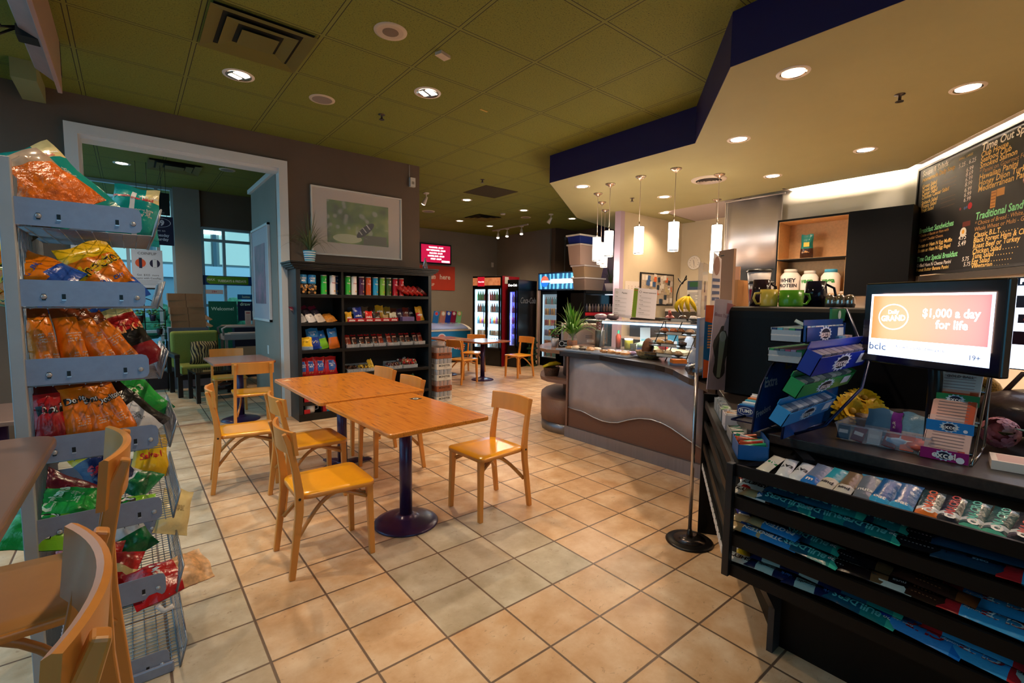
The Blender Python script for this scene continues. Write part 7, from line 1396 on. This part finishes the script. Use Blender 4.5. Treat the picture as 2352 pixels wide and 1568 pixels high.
b = MB(); b.at(T(.2, -.0575, 2.005) @ FRONT).mat(E('#e8503c', 1.1)).put([(.13*math.cos(a), .13*math.sin(a), 0) for a in [PI*i/12+.15 for i in range(13)]], [tuple(range(13))]).mat(E('#1c5cb8', 1.1)).put([(.13*math.cos(a), .13*math.sin(a), 0) for a in [-PI*i/12-.1 for i in range(13)]], [tuple(range(12, -1, -1))]); b.build('round_emblem', pk)
b = MB(); b.at(T(.2, -.0585, 2.005) @ FRONT).mat(E('#ffffff', 2.2)).rect(.06, .0, .30, .04).rect(.56, .0, .72, .10).rect(.94, .02, .08, .14); b.build('white_band', pk)
b = MB(); b.mat(C('#c8a498', .4)).box(-.06, -.02, -.04, 0, 0, 1.8); b.build('pale_edge', pk)
lamp('AREA', (L3/2, -.5, 2.0), 3, (.5, .8, 1), shape='RECTANGLE', size=1.0, size_y=.3, rot=(PI/2, 0, 0), parent=pk)
for i in range(5):
    for j in range(2):
        b = MB(); b.mat(C('#14301c', .3)); 
        for q in range(6): b.at(T((q % 3)*.07-.07, (q//3)*.08-.04, 0)).lathe([(.03, 0), (.03, .07), (.012, .11), (.012, .13)], 8)
        b.at(Matrix.Identity(4)).mat(C(['#2c4c2c', '#5c2c20'][j], .5)).box(-.11, .11, -.085, .085, 0, .04); one('bottle_crate', b, 'crate of dark green bottles between the coolers, %s from the floor%s' % (ORD[i], '' if j == 0 else ' behind'), 'crate', (7.42+.0*j, 8.40+.19*j-.02, .135*i+.001), (0, 0, .3), 'stacked bottle crates')
# freezer
fz = thing('ice_cream_freezer', 'blue chest freezer with a curved glass lid and red lettering', 'freezer', (5.15, 10.0, 0)); FBm = C('#1c78b8', .35)
b = MB(); b.mat(FBm).box(0, 1.6, 0, .62, .12, .80); b.build('body', fz, .02); b = MB(); b.mat(C('#101014')).box(.02, 1.58, .02, .6, 0, .12); b.build('base', fz)
b = MB(); b.mat(C('#cfc8c0', .35)); p = [(-.02, .78), (-.02, .82), (.1, .88), (.3, .93), (.5, .95), (.64, .96), (.64, .78)]; n = len(p)
b.put([(x, y, z) for x in (-.02, 1.62) for y, z in p], [tuple(range(n)), tuple(range(2*n-1, n-1, -1))]+[((k+1) % n, k, k+n, (k+1) % n+n) for k in range(n)]); b.build('lid_rim', fz, .01)
b = MB(); b.mat(M('lid_glass', '#8c9cd0', .05, 0, .8)).put([(x, y, z+.012) for x in (.08, 1.52) for y, z in p[1:6]], [(k, k+1, k+6, k+5) for k in range(4)], True); b.build('lid_glass', fz, solid=.004)
b = MB(); b.at(T(0, -.003, 0) @ FRONT).mat(WHT).text('NUMSICKLE', 1.03, .44, .20, 0, bold=.10, rot=-.25, wx=.72).mat(C('#c8321c', .4)).text('NUMSICKLE', 1.03, .44, .20, .001, bold=.02, rot=-.25, wx=.76).mat(C('#d8d4dc', .4)).disc(.75, .60, .13).mat(C('#c86c70')).disc(.75, .60, .1, .001); b.build('lettering', fz); e = b
for i, (x, c, c2) in enumerate(((6.0, '#1c6cb0', '#5c8ce0'), (6.2, '#b8786c', '#c8b89c'), (6.36, '#1c3c9c', '#3c5cc0'), (6.52, '#8c1c40', '#a83c5c'), (6.68, '#7cc08c', '#d8c44c'))):
    b = MB(); b.mat(C(c, .35)).at(T(0, 0, 0, ry=.18, rx=0)).box(-.08, .08, 0, .012, 0, .30).mat(C(c2, .35)).at(T(0, -.002, 0, ry=.18) @ FRONT).disc(.0, .24, .06).mat(C('#d8302c' if i == 0 else '#e4e0dc')).disc(0, .24, .04, .001); one('ice_cream_sign', b, 'small rounded %s ice cream placard standing on the chest freezer' % ('blue', 'tan', 'deep blue', 'maroon', 'green')[i], 'placard', (x, 10.5, .965), group='placards on the freezer')
# tv, sign, track
tv = thing('wall_television', 'wall television with a pink screen of white prize lines', 'television', (6.70, 11.74, 2.83)); b = MB(); b.mat(C('#0c0c10', .25)).box(-.5, .5, -.07, 0, -.28, .28); b.build('case', tv, .005)
b = MB(); b.mat(E('#b0103c', 1.0)).box(-.46, .46, -.074, -.07, -.24, .24); b.build('screen', tv)
b = MB(); b.mat(E('#ffffff', 1.5)).at(T(0, -.0755, 0) @ FRONT)
for i, s in enumerate(('VANCOUVER - $11,200', 'NEW WESTMINSTER - $12,200', 'BCLC.COM - $11,200', 'CAMPBELL RIVER - $10,200', 'SURREY - $10,000')): b.text(s, 0, .17-i*.078, .056, 0, bold=.05, wx=.8)
b.rect(.31, -.2, .26, .05); e = b.build('screen_text', tv); e['kind'] = 'stuff'
sg = thing('crypto_sign', 'orange banner with white lettering below the wall television', 'sign', (6.65, 11.745, 2.17)); b = MB(); b.mat(M('orange_banner', '#c4402c', .45, noise=(2, .08))).box(-.71, .71, -.01, 0, -.34, .34); b.build('panel', sg)
b = MB(); b.mat(C('#ecdcd0')).at(T(0, -.0115, 0) @ FRONT).text('Buy', -.55, .05, .19, 0, bold=.02).text('Coin', -.12, .03, .19, 0, bold=.03, shear=.2).text('here', .38, .03, .19, 0, bold=.02).text('COINFLIP', -.2, -.19, .11, 0, bold=.01); e = b.build('lettering', sg); e['kind'] = 'stuff'
b = MB(); b.mat(C('#d8d0c8')).box(-.03, .0, -.04, .04, -.07, .07); one('thermostat', b, 'small white thermostat on the far wall by the corner', 'thermostat', (8.70, 11.745, 2.65), (0, 0, PI/2))
def spot(x, y, label, name='track_spotlight', on=True, z=CZ, rail=None, rx=.5):
    t = thing(name, label, 'spotlight', (x, y, z), 0, None); b = MB(); b.mat(C('#d8d0c8', .35)).lathe([(.05, -.02), (.055, 0)], 14).tube([(0, 0, -.02), (0, 0, -.09)], .012, 7).at(T(0, 0, -.10, rx=rx, ry=.3)).lathe([(.045, -.12), (.03, -.02), (.02, .03)], 14); b.build('head', t)
    if on:
        b = MB(); b.mat(E('#ffe8cc', 14)).at(T(0, 0, -.10, rx=rx, ry=.3)).ball(0, 0, -.115, .04, 12, 8, 1, 1, .5); b.build('bulb', t)
    return t
tk = thing('track_rail', 'white ceiling track rail holding three small spotlights', 'track rail', (7.98, 10.0, CZ), 0); b = MB(); b.mat(C('#c8c0b8')).box(-.02, .02, -.75, .75, -.03, 0); b.build('rail', tk)
for i, y in enumerate((10.5, 10.1, 9.5)):
    s_ = spot(7.98, y, 'glowing spotlight on the ceiling track, %s from the left' % ORD[i], z=CZ-.03, rx=-.3); s_['group'] = 'spotlights on the ceiling track'
    lamp('SPOT', (0, -.02, -.22), 45, (1, .8, .58), spot_size=1.6, spot_blend=.6, shadow_soft_size=.03, parent=s_, rot=(-.7, .3, 0))
s_ = spot(4.36, 7.95, 'glowing ceiling spotlight right beside the brown wall corner'); lamp('SPOT', (0, -.05, -.24), 30, (1, .8, .58), spot_size=1.4, spot_blend=.6, shadow_soft_size=.03, parent=s_, rot=(.5, .3, 0))
spot(7.5, 7.9, 'unlit ceiling spotlight by the purple ceiling drop', on=False)
b = MB(); b.mat(C('#8c8680', .5)).box(-.02, .02, -.03, .03, -.08, .0).tube([(0, 0, -.05), (0, 0, -1.6)], .012, 6); one('speaker_cable', b, 'dark cable and bracket hanging on the shaded corner wall', 'cable', (9.3, 9.22, 3.3))
# ceiling fittings
def diffuser(x, y, s, label, col='#6a6226', dark='#171509', rings=3):
    t = thing('air_vent', label, 'air vent', (x, y, CZ), 0); b = MB(); b.mat(C(dark, .8)).box(-s*.47, s*.47, -s*.47, s*.47, -.004, 0); b.build('duct', t)
    b = MB(); b.mat(C(col, .6))
    for k in range(rings):
        a = s/2*(1.0-.32*k); c = a-.085
        for q in range(4):
            b.at(T(0, 0, 0, rz=q*PI/2)); b.put([(-a, -a, -.028), (a, -a, -.028), (c, -c, -.008), (-c, -c, -.008)], [(3, 2, 1, 0)]) if k < rings-1 else None
        if k == rings-1: b.at(Matrix.Identity(4)).put([(-a, -a, -.03), (a, -a, -.03), (a, a, -.03), (-a, a, -.03)], [(3, 2, 1, 0)])
    b.build('vanes', t); return t
GS = .7482
diffuser(2.7276-2.5*GS, 2.3532+2.5*GS, .70, 'large square vent with stepped vanes in the green ceiling')
diffuser(.62, 9.0, .66, 'square vent in the lounge ceiling beyond the doorway'); diffuser(6.60, 9.30, .66, 'small square vent among the far ceiling lights')
b = MB(); b.mat(M('dark_tile', '#3a3314', .9, noise=(60, .2))).box(-.36, .36, -.36, .36, -.004, 0); one('ceiling_panel', b, 'single darker ceiling panel in the far green ceiling', 'ceiling panel', (5.21, 7.10, CZ))
def speaker(x, y, label, r=.105, dots=False, z=CZ):
    b = MB(); b.mat(C('#c9b8a0', .5)).lathe([(r*.78, -.008), (r, -.006), (r*1.02, 0)], 30, close=False).mat(C('#8c8078' if not dots else '#c0ae98', .6)); b.at(T(0, 0, -.008)).disc(0, 0, r*.79, 0, 30); b.f[-1] = b.f[-1][::-1]
    if dots: b.mat(C('#7c6c5c')).disc(0, 0, r*.5, -.001, 20); b.f[-1] = b.f[-1][::-1]
    one('ceiling_speaker', b, label, 'ceiling speaker', (x, y, z))
speaker(1.603, 3.462, 'round cream ceiling speaker with a small dotted centre', .12, True); speaker(1.589, 5.029, 'round grey mesh ceiling speaker left of the sprinkler', .12)
speaker(1.274, 8.668, 'round speaker in the lounge ceiling', .11); speaker(5.269, 9.51, 'flat round speaker at the left of the far ceiling', .14); speaker(7.35, 8.60, 'faint round speaker at the right of the far ceiling', .12)
b = MB(); b.mat(C('#c9b49c', .5)).box(-.055, .055, -.035, .035, -.025, 0); one('smoke_sensor', b, 'small rectangular sensor on the ceiling grid', 'sensor', (2.068, 3.489, CZ), (0, 0, .3)); b = MB(); b.mat(C('#c8c0b8', .5)).lathe([(.05, -.03), (.06, 0)], 16); one('smoke_detector', b, 'small round smoke detector near the far vent', 'smoke detector', (6.651, 8.583, CZ))
def sprinkler(x, y, z, label): b = MB(); b.mat(C('#5c5450', .3, .8)).lathe([(.012, -.05), (.012, -.008), (.035, -.004), (.037, 0)], 12).lathe([(.028, -.055), (.028, -.051)], 12); one('sprinkler', b, label, 'sprinkler', (x, y, z))
sprinkler(2.207, 5.003, CZ, 'ceiling sprinkler above the bookcase area'); sprinkler(4.589, 6.48, CZ, 'ceiling sprinkler just ahead of the dark panel'); sprinkler(4.71, 1.071, BZ, 'black sprinkler between the two big lights of the dropped ceiling'); sprinkler(6.152, 4.658, BZ, 'sprinkler between the pendants on the dropped ceiling')
rv = thing('round_vent', 'round white louvred vent in the dropped ceiling', 'air vent', (5.982, 3.314, BZ)); b = MB(); b.mat(C('#cfc4b8', .45)).lathe([(.16, -.02), (.215, -.012), (.22, 0)], 32, close=False); b.build('rim', rv)
b = MB(); b.mat(C('#2c2a30', .7)); b.at(T(0, 0, -.002)).disc(0, 0, .17, 0, 28); b.f[-1] = b.f[-1][::-1]; b.build('duct', rv); b = MB(); b.mat(C('#b8aca4', .45))
for r in (.145, .11, .075, .04): b.at(Matrix.Identity(4)).lathe([(r-.016, -.012), (r, -.03)], 28, close=False)
e = b.build('louvres', rv); e['kind'] = 'stuff'
b = MB(); b.mat(C('#c8a01c')).box(-.05, .05, -.012, .012, -.004, 0); one('yellow_tape', b, 'small yellow strip stuck on the ceiling grid', 'tape', (2.98, 4.19, CZ), (0, 0, .1))
# mounted television and box at the upper left
mt = thing('mounted_television', 'television seen from its vented back, hung from the ceiling at upper left', 'television', (-.352, 4.42, 3.30), PI/2)
TVC = M('tv_back_plastic', '#9c7468', .4, noise=(6, .1)); w, h = 1.66, .40
b = MB(); b.mat(C('#b08c80', .3)).box(-w/2, w/2, -.012, .015, -h/2, h/2); b.build('frame', mt, .004)
b = MB(); b.mat(TVC); p = [(-.70, .016, -.17), (.70, .016, -.17), (.70, .016, .2), (-.70, .016, .2), (-.62, .12, -.12), (.62, .12, -.12), (.62, .12, .2), (-.62, .12, .2)]
b.put(p, [(0, 1, 5, 4), (1, 2, 6, 5), (3, 0, 4, 7), (4, 5, 6, 7), (2, 3, 7, 6)]); b.build('back_cover', mt, .01)
b = MB(); b.mat(C('#4c3430', .5))
for i in range(9):
    for k in range(40):
        x = -.56+k*.03
        if abs(x) < .12: continue
        y = .022+.0105*i; z = -.1675+(y-.016)*.48; b.put([(x, y, z-.001), (x+.018, y, z-.001), (x+.018, y+.006, z+.0015), (x, y+.006, z+.0015)], [(3, 2, 1, 0)])
e = b.build('vent_slots', mt); e['kind'] = 'stuff'
b = MB(); b.mat(C('#0c0c0e')).box(-.06, .06, .03, .13, -.165, -.10).tube([(0, .13, -.1), (0, .2, -.12), (-.1, .26, -.05), (-.12, .3, .1)], .01, 6).tube([(.05, .13, -.08), (.04, .22, -.16), (.02, .3, -.1)], .008, 6); b.build('cable_box', mt)
b = MB(); b.mat(C('#0a0a0c')).box(-.02, .02, -.02, .02, -.26, 0); one('ceiling_pole', b, 'black square pole hanging from the ceiling at upper left', 'pole', (-.36, 5.3, CZ))
b = MB(); b.mat(M('olive_box', '#8c8a5c', .7)).box(-.08, .08, -.3, .3, -.16, 0); one('ceiling_box', b, 'olive boxed beam end on the ceiling above the left wall', 'beam', (-.62, 6.18, CZ))
# ================================================================ lottery lounge
def hanging(name, label, cat, x0, x1, y, z0, z1, base, fn, wires=True):
    t = thing(name, label, cat, ((x0+x1)/2, y, z1)); w, h = x1-x0, z1-z0; b = MB(); b.mat(base).box(-w/2, w/2, -.008, .008, -h, 0); b.build('panel', t); q = MB(); q.at(T(-w/2, -.0095, -h) @ FRONT); fn(q, w, h); e = q.build('print', t)
    if wires: b = MB(); b.mat(BLK).tube([(-w*.3, .02, -.01), (-w*.3, .02, CZ-z1)], .003, 4).tube([(w*.3, .02, -.01), (w*.3, .02, CZ-z1)], .003, 4); b.build('wire', t)
    return t
hanging('black_monitor', 'blank black monitor hanging at the lounge corner window', 'monitor', .05, .54, 9.0, 2.76, 3.09, C('#08080a', .3), lambda q, w, h: q.mat(C('#5c5c60')).rect(w*.74, h*.1, w*.24, h*.07))
def p649(q, w, h):
    q.mat(C('#d8d8e4')).text('649', w*.48, h*.76, h*.26, 0, bold=.04).text('LOTTO', w*.55, h*.92, h*.06, 0).text('Draws on', w*.5, h*.50, h*.10, 0).text('Wednesday', w*.5, h*.34, h*.14, 0, bold=.02, wx=.9).text('& Saturday', w*.5, h*.2, h*.14, 0, bold=.02, wx=.9)
    q.put([(w*(.5+f*.42*math.cos(a)), h*(.78+f*.17*math.sin(a)), .0004) for f in (1, .95) for a in [2*PI*i/28 for i in range(28)]], [(i, (i+1) % 28, 28+(i+1) % 28, 28+i) for i in range(28)]); q.mat(C('#a01c2c')).disc(w*.33, h*.72, h*.03, .0006, 10)
hanging('lottery_poster', 'navy hanging poster with the big number 649', 'poster', .20, .574, 9.0, 2.31, 2.74, C('#0f1238', .5), p649)
def pcoin(q, w, h):
    q.mat(INK).text('COINFLIP', w*.5, h*.9, h*.09).mat(C('#d8582c')).disc(w*.28, h*.66, w*.17).mat(C('#20203c')).disc(w*.74, h*.66, w*.17).rect(w*.28, h*.66, w*.1, h*.26, .0006).mat(C('#c8ccd4')).rect(w*.74, h*.66, w*.14, h*.2, .0008).mat(INK).text('Get  $325  more', w*.5, h*.36, h*.065).text('crypto with CoinFlip.', w*.5, h*.28, h*.065); lines(q, w*.5, h*.12, h*.22, 4, w*.8, t=.004); q.mat(INK).rect(w*.5, h*.02, w, h*.04)
hanging('crypto_poster', 'white poster with two round pictures under the 649 sign', 'poster', .06, .50, 10.68, 1.66, 2.36, C('#c8ccd8', .5), pcoin, False)
t = thing('window_banner', 'green and blue Tuesdays and Fridays banner across the lounge window', 'banner', (1.51, 10.66, 1.87)); b = MB(); b.mat(C('#143c78')).box(-.41, .41, -.006, 0, -.10, .08).mat(C('#5c8c1c')).at(T(0, -.008, 0) @ FRONT).rect(.02, -.005, .66, .145).disc(-.28, 0, .08, .0002, 16); b.build('panel', t)
b = MB(); b.at(T(0, -.010, 0) @ FRONT).mat(C('#e4e4c4')).text('TUESDAYS & FRIDAYS', .07, -.02, .062, 0, bold=.04, wx=.8).text('MAX', -.28, 0, .06, 0, bold=.02); e = b.build('lettering', t)
for nm, l, x0, x1, z0, z1, c, tx in (('age_sign', 'small white 19+ sign on the lounge window', 1.13, 1.42, 1.60, 1.68, '#c4b4b4', '19+'), ('welcome_poster', 'dark green translucent welcome poster on the lounge window', 1.17, 1.64, .42, 1.46, '#0f5c4a', 'Welcome!'), ('event_poster', 'navy poster with a gold moon beside the green one', 1.66, 1.92, 1.08, 1.46, '#1c2444', 'draw'), ('lotto_sign', 'blue lotto arrow sign at the window edge', 1.66, 1.96, 1.50, 1.60, '#1c5c8c', 'lotto')):
    t = thing(nm, l, 'sign', ((x0+x1)/2, 10.655, z0)); w, h = x1-x0, z1-z0; b = MB(); b.mat(C(c, .4)).box(-w/2, w/2, -.005, 0, 0, h); b.build('panel', t); b = MB(); b.mat(C('#a01c24' if tx == '19+' else '#b8d8cc')).at(T(0, -.007, 0) @ FRONT).text(tx, 0, h*.5 if h < .2 else h*.86, min(h*.7, .09), 0, bold=.02); b.build('lettering', t)
for i in range(2):
    b = MB(); b.mat(C('#d8c8c4', .5)).box(-.05, .05, -.01, .01, 0, .3).mat(C('#a83c3c')).at(T(0, -.0105, 0) @ FRONT).rect(0, .26, .07, .02); lines(b, 0, .05, .22, 7, .07, C('#a8787c'), .006); one('brochure', b, '%s standing white brochure beside the navy poster' % ('left', 'right')[i], 'brochure', (1.79+.13*i, 10.4, .98), (0, 0, 0))
b = MB(); b.mat(C('#16203c', .5)).box(-.25, .25, -.12, .15, 0, .98).mat(C('#b8a890')).box(-.24, .2, -.125, -.12, .2, .6); one('brochure_stand', b, 'navy lottery stand holding brochures by the lounge window', 'stand', (1.78, 10.38, 0))
BOXM = M('cardboard', '#9c6c48', .7, noise=(6, .08)); z = 1.02
for i in range(5):
    t = thing('cardboard_box', 'flat brown cardboard box, %s from the bottom of the lounge stack' % ORD[i], 'box', (.74+[.03, .02, .01, .0, -.01][i], 9.72, z), .02*(i % 3-1), 'stacked cardboard boxes'); b = MB(); b.mat(BOXM).box(-.24, .24, -.16, .16, 0, .113); b.build('box', t)
    b = MB(); b.mat(C('#6c4830', .7)).box(-.003, .003, -.1615, -.16, 0, .113); b.build('seam', t)
    if i < 2: b = MB(); b.mat(BOXM).put([(.24, -.16, .1), (.34, -.2, .02), (.30, -.2, -.0), (.24, -.16, .02)], [(0, 1, 2, 3)]); b.build('flap', t, solid=.004)
    z += .1135
b = MB(); b.mat(C('#6c6870', .5)).box(-.28, .28, -.2, .2, 0, 1.02); one('lounge_cabinet', b, 'grey cabinet carrying the stacked boxes', 'cabinet', (.76, 9.74, 0))
# armchair
ac = thing('armchair', 'lime green cushioned armchair with a dark wooden frame', 'armchair', (.84, 9.0, 0), .12); DKW = C('#161012', .4); GRN = M('lime_fabric', '#8c9040', .85, noise=(60, .08), bump=(200, .2))
b = MB(); b.mat(GRN).box(-.33, .33, .20, .33, .40, .98); o = b.build('back_cushion', ac, .04, seg=3); b = MB(); b.mat(GRN).box(-.30, .30, -.30, .25, .34, .47); b.build('seat_cushion', ac, .03, seg=3)
b = MB(); b.mat(DKW).box(-.30, .30, -.28, .3, .26, .34); b.build('frame', ac)
for sx in (-1, 1):
    b = MB(); b.mat(DKW).box(sx*.36-.035, sx*.36+.035, -.34, .32, .60, .66).box(sx*.36-.03, sx*.36+.03, -.34, -.27, .32, .6).box(sx*.36-.03, sx*.36+.03, .24, .32, .32, .6); b.build('armrest', ac, .006)
    for y in (-.30, .28): b = MB(); b.mat(DKW).box(sx*.33-.03, sx*.33+.03, y-.03, y+.03, 0, .34); b.build('leg', ac)
g = G('palm_fabric'); tcn = g.add('ShaderNodeTexCoord'); wv = g.add('ShaderNodeTexWave', i_Scale=9.0, i_Distortion=9.0, i_Detail=1.0); wv.inputs['Detail Scale'].default_value = .6; g.ln(tcn.outputs['Object'], wv.inputs[0]); g.ln(g.ramp(wv.outputs[1], [(.45, lin('#1c1614')), (.55, lin('#9c8456'))]), g.b.inputs['Base Color']); g.b.inputs['Roughness'].default_value = .9
b = bag_mb(.44, .36, .16, plain(g.m), [], 77, 10, 10, crimp=.0); one('throw_pillow', b, 'black and tan palm-leaf pillow on the lime armchair', 'pillow', (.92, 8.93, .475), (-.3, 0, .1))
# coffee table
ct = thing('coffee_table', 'low dark coffee table with magazines beneath, in the lounge', 'table', (.98, 8.3, 0), .1); b = MB(); b.mat(M('dark_gloss', '#1a1416', .15, coat=.6)).box(-.32, .32, -.28, .28, .42, .45); b.build('tabletop', ct, .004)
b = MB(); b.mat(DKW).box(-.28, .28, -.24, .24, .16, .18); b.build('lower_shelf', ct)
for sx in (-1, 1):
    for sy in (-1, 1): b = MB(); b.mat(DKW).box(sx*.29-.025, sx*.29+.025, sy*.25-.025, sy*.25+.025, 0, .42); b.build('leg', ct)
for i in range(4): b = MB(); b.mat(C(['#8c6c64', '#4c5c70', '#a8907c', '#6c3c3c'][i], .4)).box(-.12, .12, -.09, .09, 0, .012); one('magazine', b, '%s magazine under the coffee table, %s in the pile' % (('brown', 'slate', 'tan', 'red-brown')[i], ORD[i]), 'magazine', (.95+.03*i, 8.25, .181+.0125*i), (0, 0, .2*i), 'magazines')
b = MB(); b.mat(C('#c89c5c')).box(-.07, .07, -.012, .012, 0, .012); one('wooden_pencil_box', b, 'small wooden strip on the coffee table', 'wood strip', (.86, 8.12, .451))
# cart
cr_ = thing('service_cart', 'grey rolling utility cart with tubular handles by the lounge window', 'cart', (1.62, 9.55, 0), .05); GC = C('#a89c98', .4)
b = MB(); b.mat(GC).box(-.4, .4, -.22, .22, .80, .90); b.build('top_tray', cr_, .01); b = MB(); b.mat(GC).box(-.38, .38, -.2, .2, .25, .33); b.build('lower_tray', cr_, .01)
for sx in (-1, 1):
    b = MB(); b.mat(GC).tube([(-.40, sx*.2, .88), (-.42, sx*.2, 1.0), (-.36, sx*.2, 1.03), (.3, sx*.2, 1.03), (.36, sx*.2, .9)], .018, 7); b.build('handle', cr_)
    for sy in (-1, 1): b = MB(); b.mat(GC).box(sx*.36-.02, sx*.36+.02, sy*.18-.02, sy*.18+.02, .08, .82); b.build('leg', cr_); b = MB(); b.mat(BLK).at(T(sx*.36, sy*.18, .04, rx=PI/2)).lathe([(.04, -.012), (.04, .012)], 12); b.build('wheel', cr_)
b = MB(); b.mat(C('#b8a8a0')).box(-.28, .25, -.15, .15, 0, .012); one('cart_tray', b, 'pale flat tray on top of the grey cart', 'tray', (1.62, 9.55, .901))
# plant stand with pots, bins
ps = thing('plant_stand', 'arched black wire plant stand in the lounge corner window', 'plant stand', (.18, 9.45, 0)); b = MB(); b.mat(BW)
for x in (-.28, 0, .26): b.tube([(x, 0, 0), (x, 0, 1.33 if x else 1.48)], .009, 6)
b.tube([(-.28+.54*i/12, 0, 1.30+.2*math.sin(PI*i/12)) for i in range(13)], .008, 6)
for z in (.62, .9, 1.12, 1.3): b.tube([(-.28, 0, z), (.26, 0, z)], .006, 5)
b.build('frame', ps); b = MB(); b.mat(BW).box(-.28, .28, -.12, .1, .60, .62).box(-.28, -.27, -.12, .1, .60, .75).box(.27, .28, -.12, .1, .6, .82); b.build('lower_shelf', ps)
for i, (x, z, c, r) in enumerate(((-.06, 1.13, '#3c1c20', .055), (.10, 1.14, '#1c1c3c', .045), (.18, .92, '#2c1c24', .045), (-.02, .63, '#2c2020', .06), (.16, .63, '#1c1614', .06), (-.2, .90, '#4c6c5c', .05))):
    t = thing('hanging_plant', 'small potted plant on the wire stand, %s' % ('upper centre in a maroon pot', 'upper right in a navy pot', 'lower right in a patterned pot', 'bottom left in a dark box', 'bottom right in a black box', 'middle left in a green pot')[i], 'plant', (.18+x, 9.42, z)); b = MB(); b.mat(C(c)).lathe([(r*.7, 0), (r, .1)], 14); b.build('pot', t)
    b = MB(); rr = random.Random(i)
    for k in range(14): b.mat(C(['#3c7c4c', '#5c9c5c', '#2c5c3c'][k % 3])).ball(rr.uniform(-.07, .07), rr.uniform(-.05, .05), .11+rr.uniform(0, .07), .024, 5, 4, 1, 1, .5)
    b.build('leaves', t)
b = MB(); b.mat(C('#2c1c22', .5)).put([(sx*.19*k, sy*.15*k, z) for z, k in ((0, .85), (.3, 1)) for sx, sy in ((-1, -1), (1, -1), (1, 1), (-1, 1))], [(3, 2, 1, 0), (0, 1, 5, 4), (1, 2, 6, 5), (2, 3, 7, 6), (3, 0, 4, 7), (4, 5, 6, 7)]); one('plastic_bin', b, 'dark maroon plastic bin on the lounge floor', 'bin', (.30, 9.75, 0))
b = MB(); b.mat(M('black_sack', '#060608', .35, bump=(14, .8))).ball(0, 0, .14, .17, 12, 8, 1, .8, .85, .08, random.Random(3)); one('black_sack', b, 'black rubbish sack piled on the maroon bin', 'sack', (.30, 9.75, .301))
# side wall picture and switch
t = thing('framed_poster', 'white-framed tall picture on the partition wall inside the doorway', 'picture', (1.497, 7.57, 1.865), -PI/2); w, h = 1.13, 1.33; b = MB(); b.mat(C('#d8d4d4', .4))
b.box(-w/2, w/2, -.03, 0, -h/2, -h/2+.03).box(-w/2, w/2, -.03, 0, h/2-.03, h/2).box(-w/2, -w/2+.03, -.03, 0, -h/2, h/2).box(w/2-.03, w/2, -.03, 0, -h/2, h/2); b.build('frame', t); b = MB(); b.mat(C('#b8acb4')).box(-w/2+.03, w/2-.03, -.012, -.004, -h/2+.03, h/2-.03); b.build('mat_board', t)
b = MB(); b.mat(M('flower_photo', '#4c6068', .4, noise=(3, .4), two='#b0788c')).box(-.38, .28, -.016, -.012, -.42, .42); b.build('photo_print', t)
b = MB(); b.mat(C('#d8d8d8')).box(-.006, 0, -.035, .035, -.06, .06); one('light_switch', b, 'white light switch low on the partition wall', 'switch', (1.499, 7.3, .80))
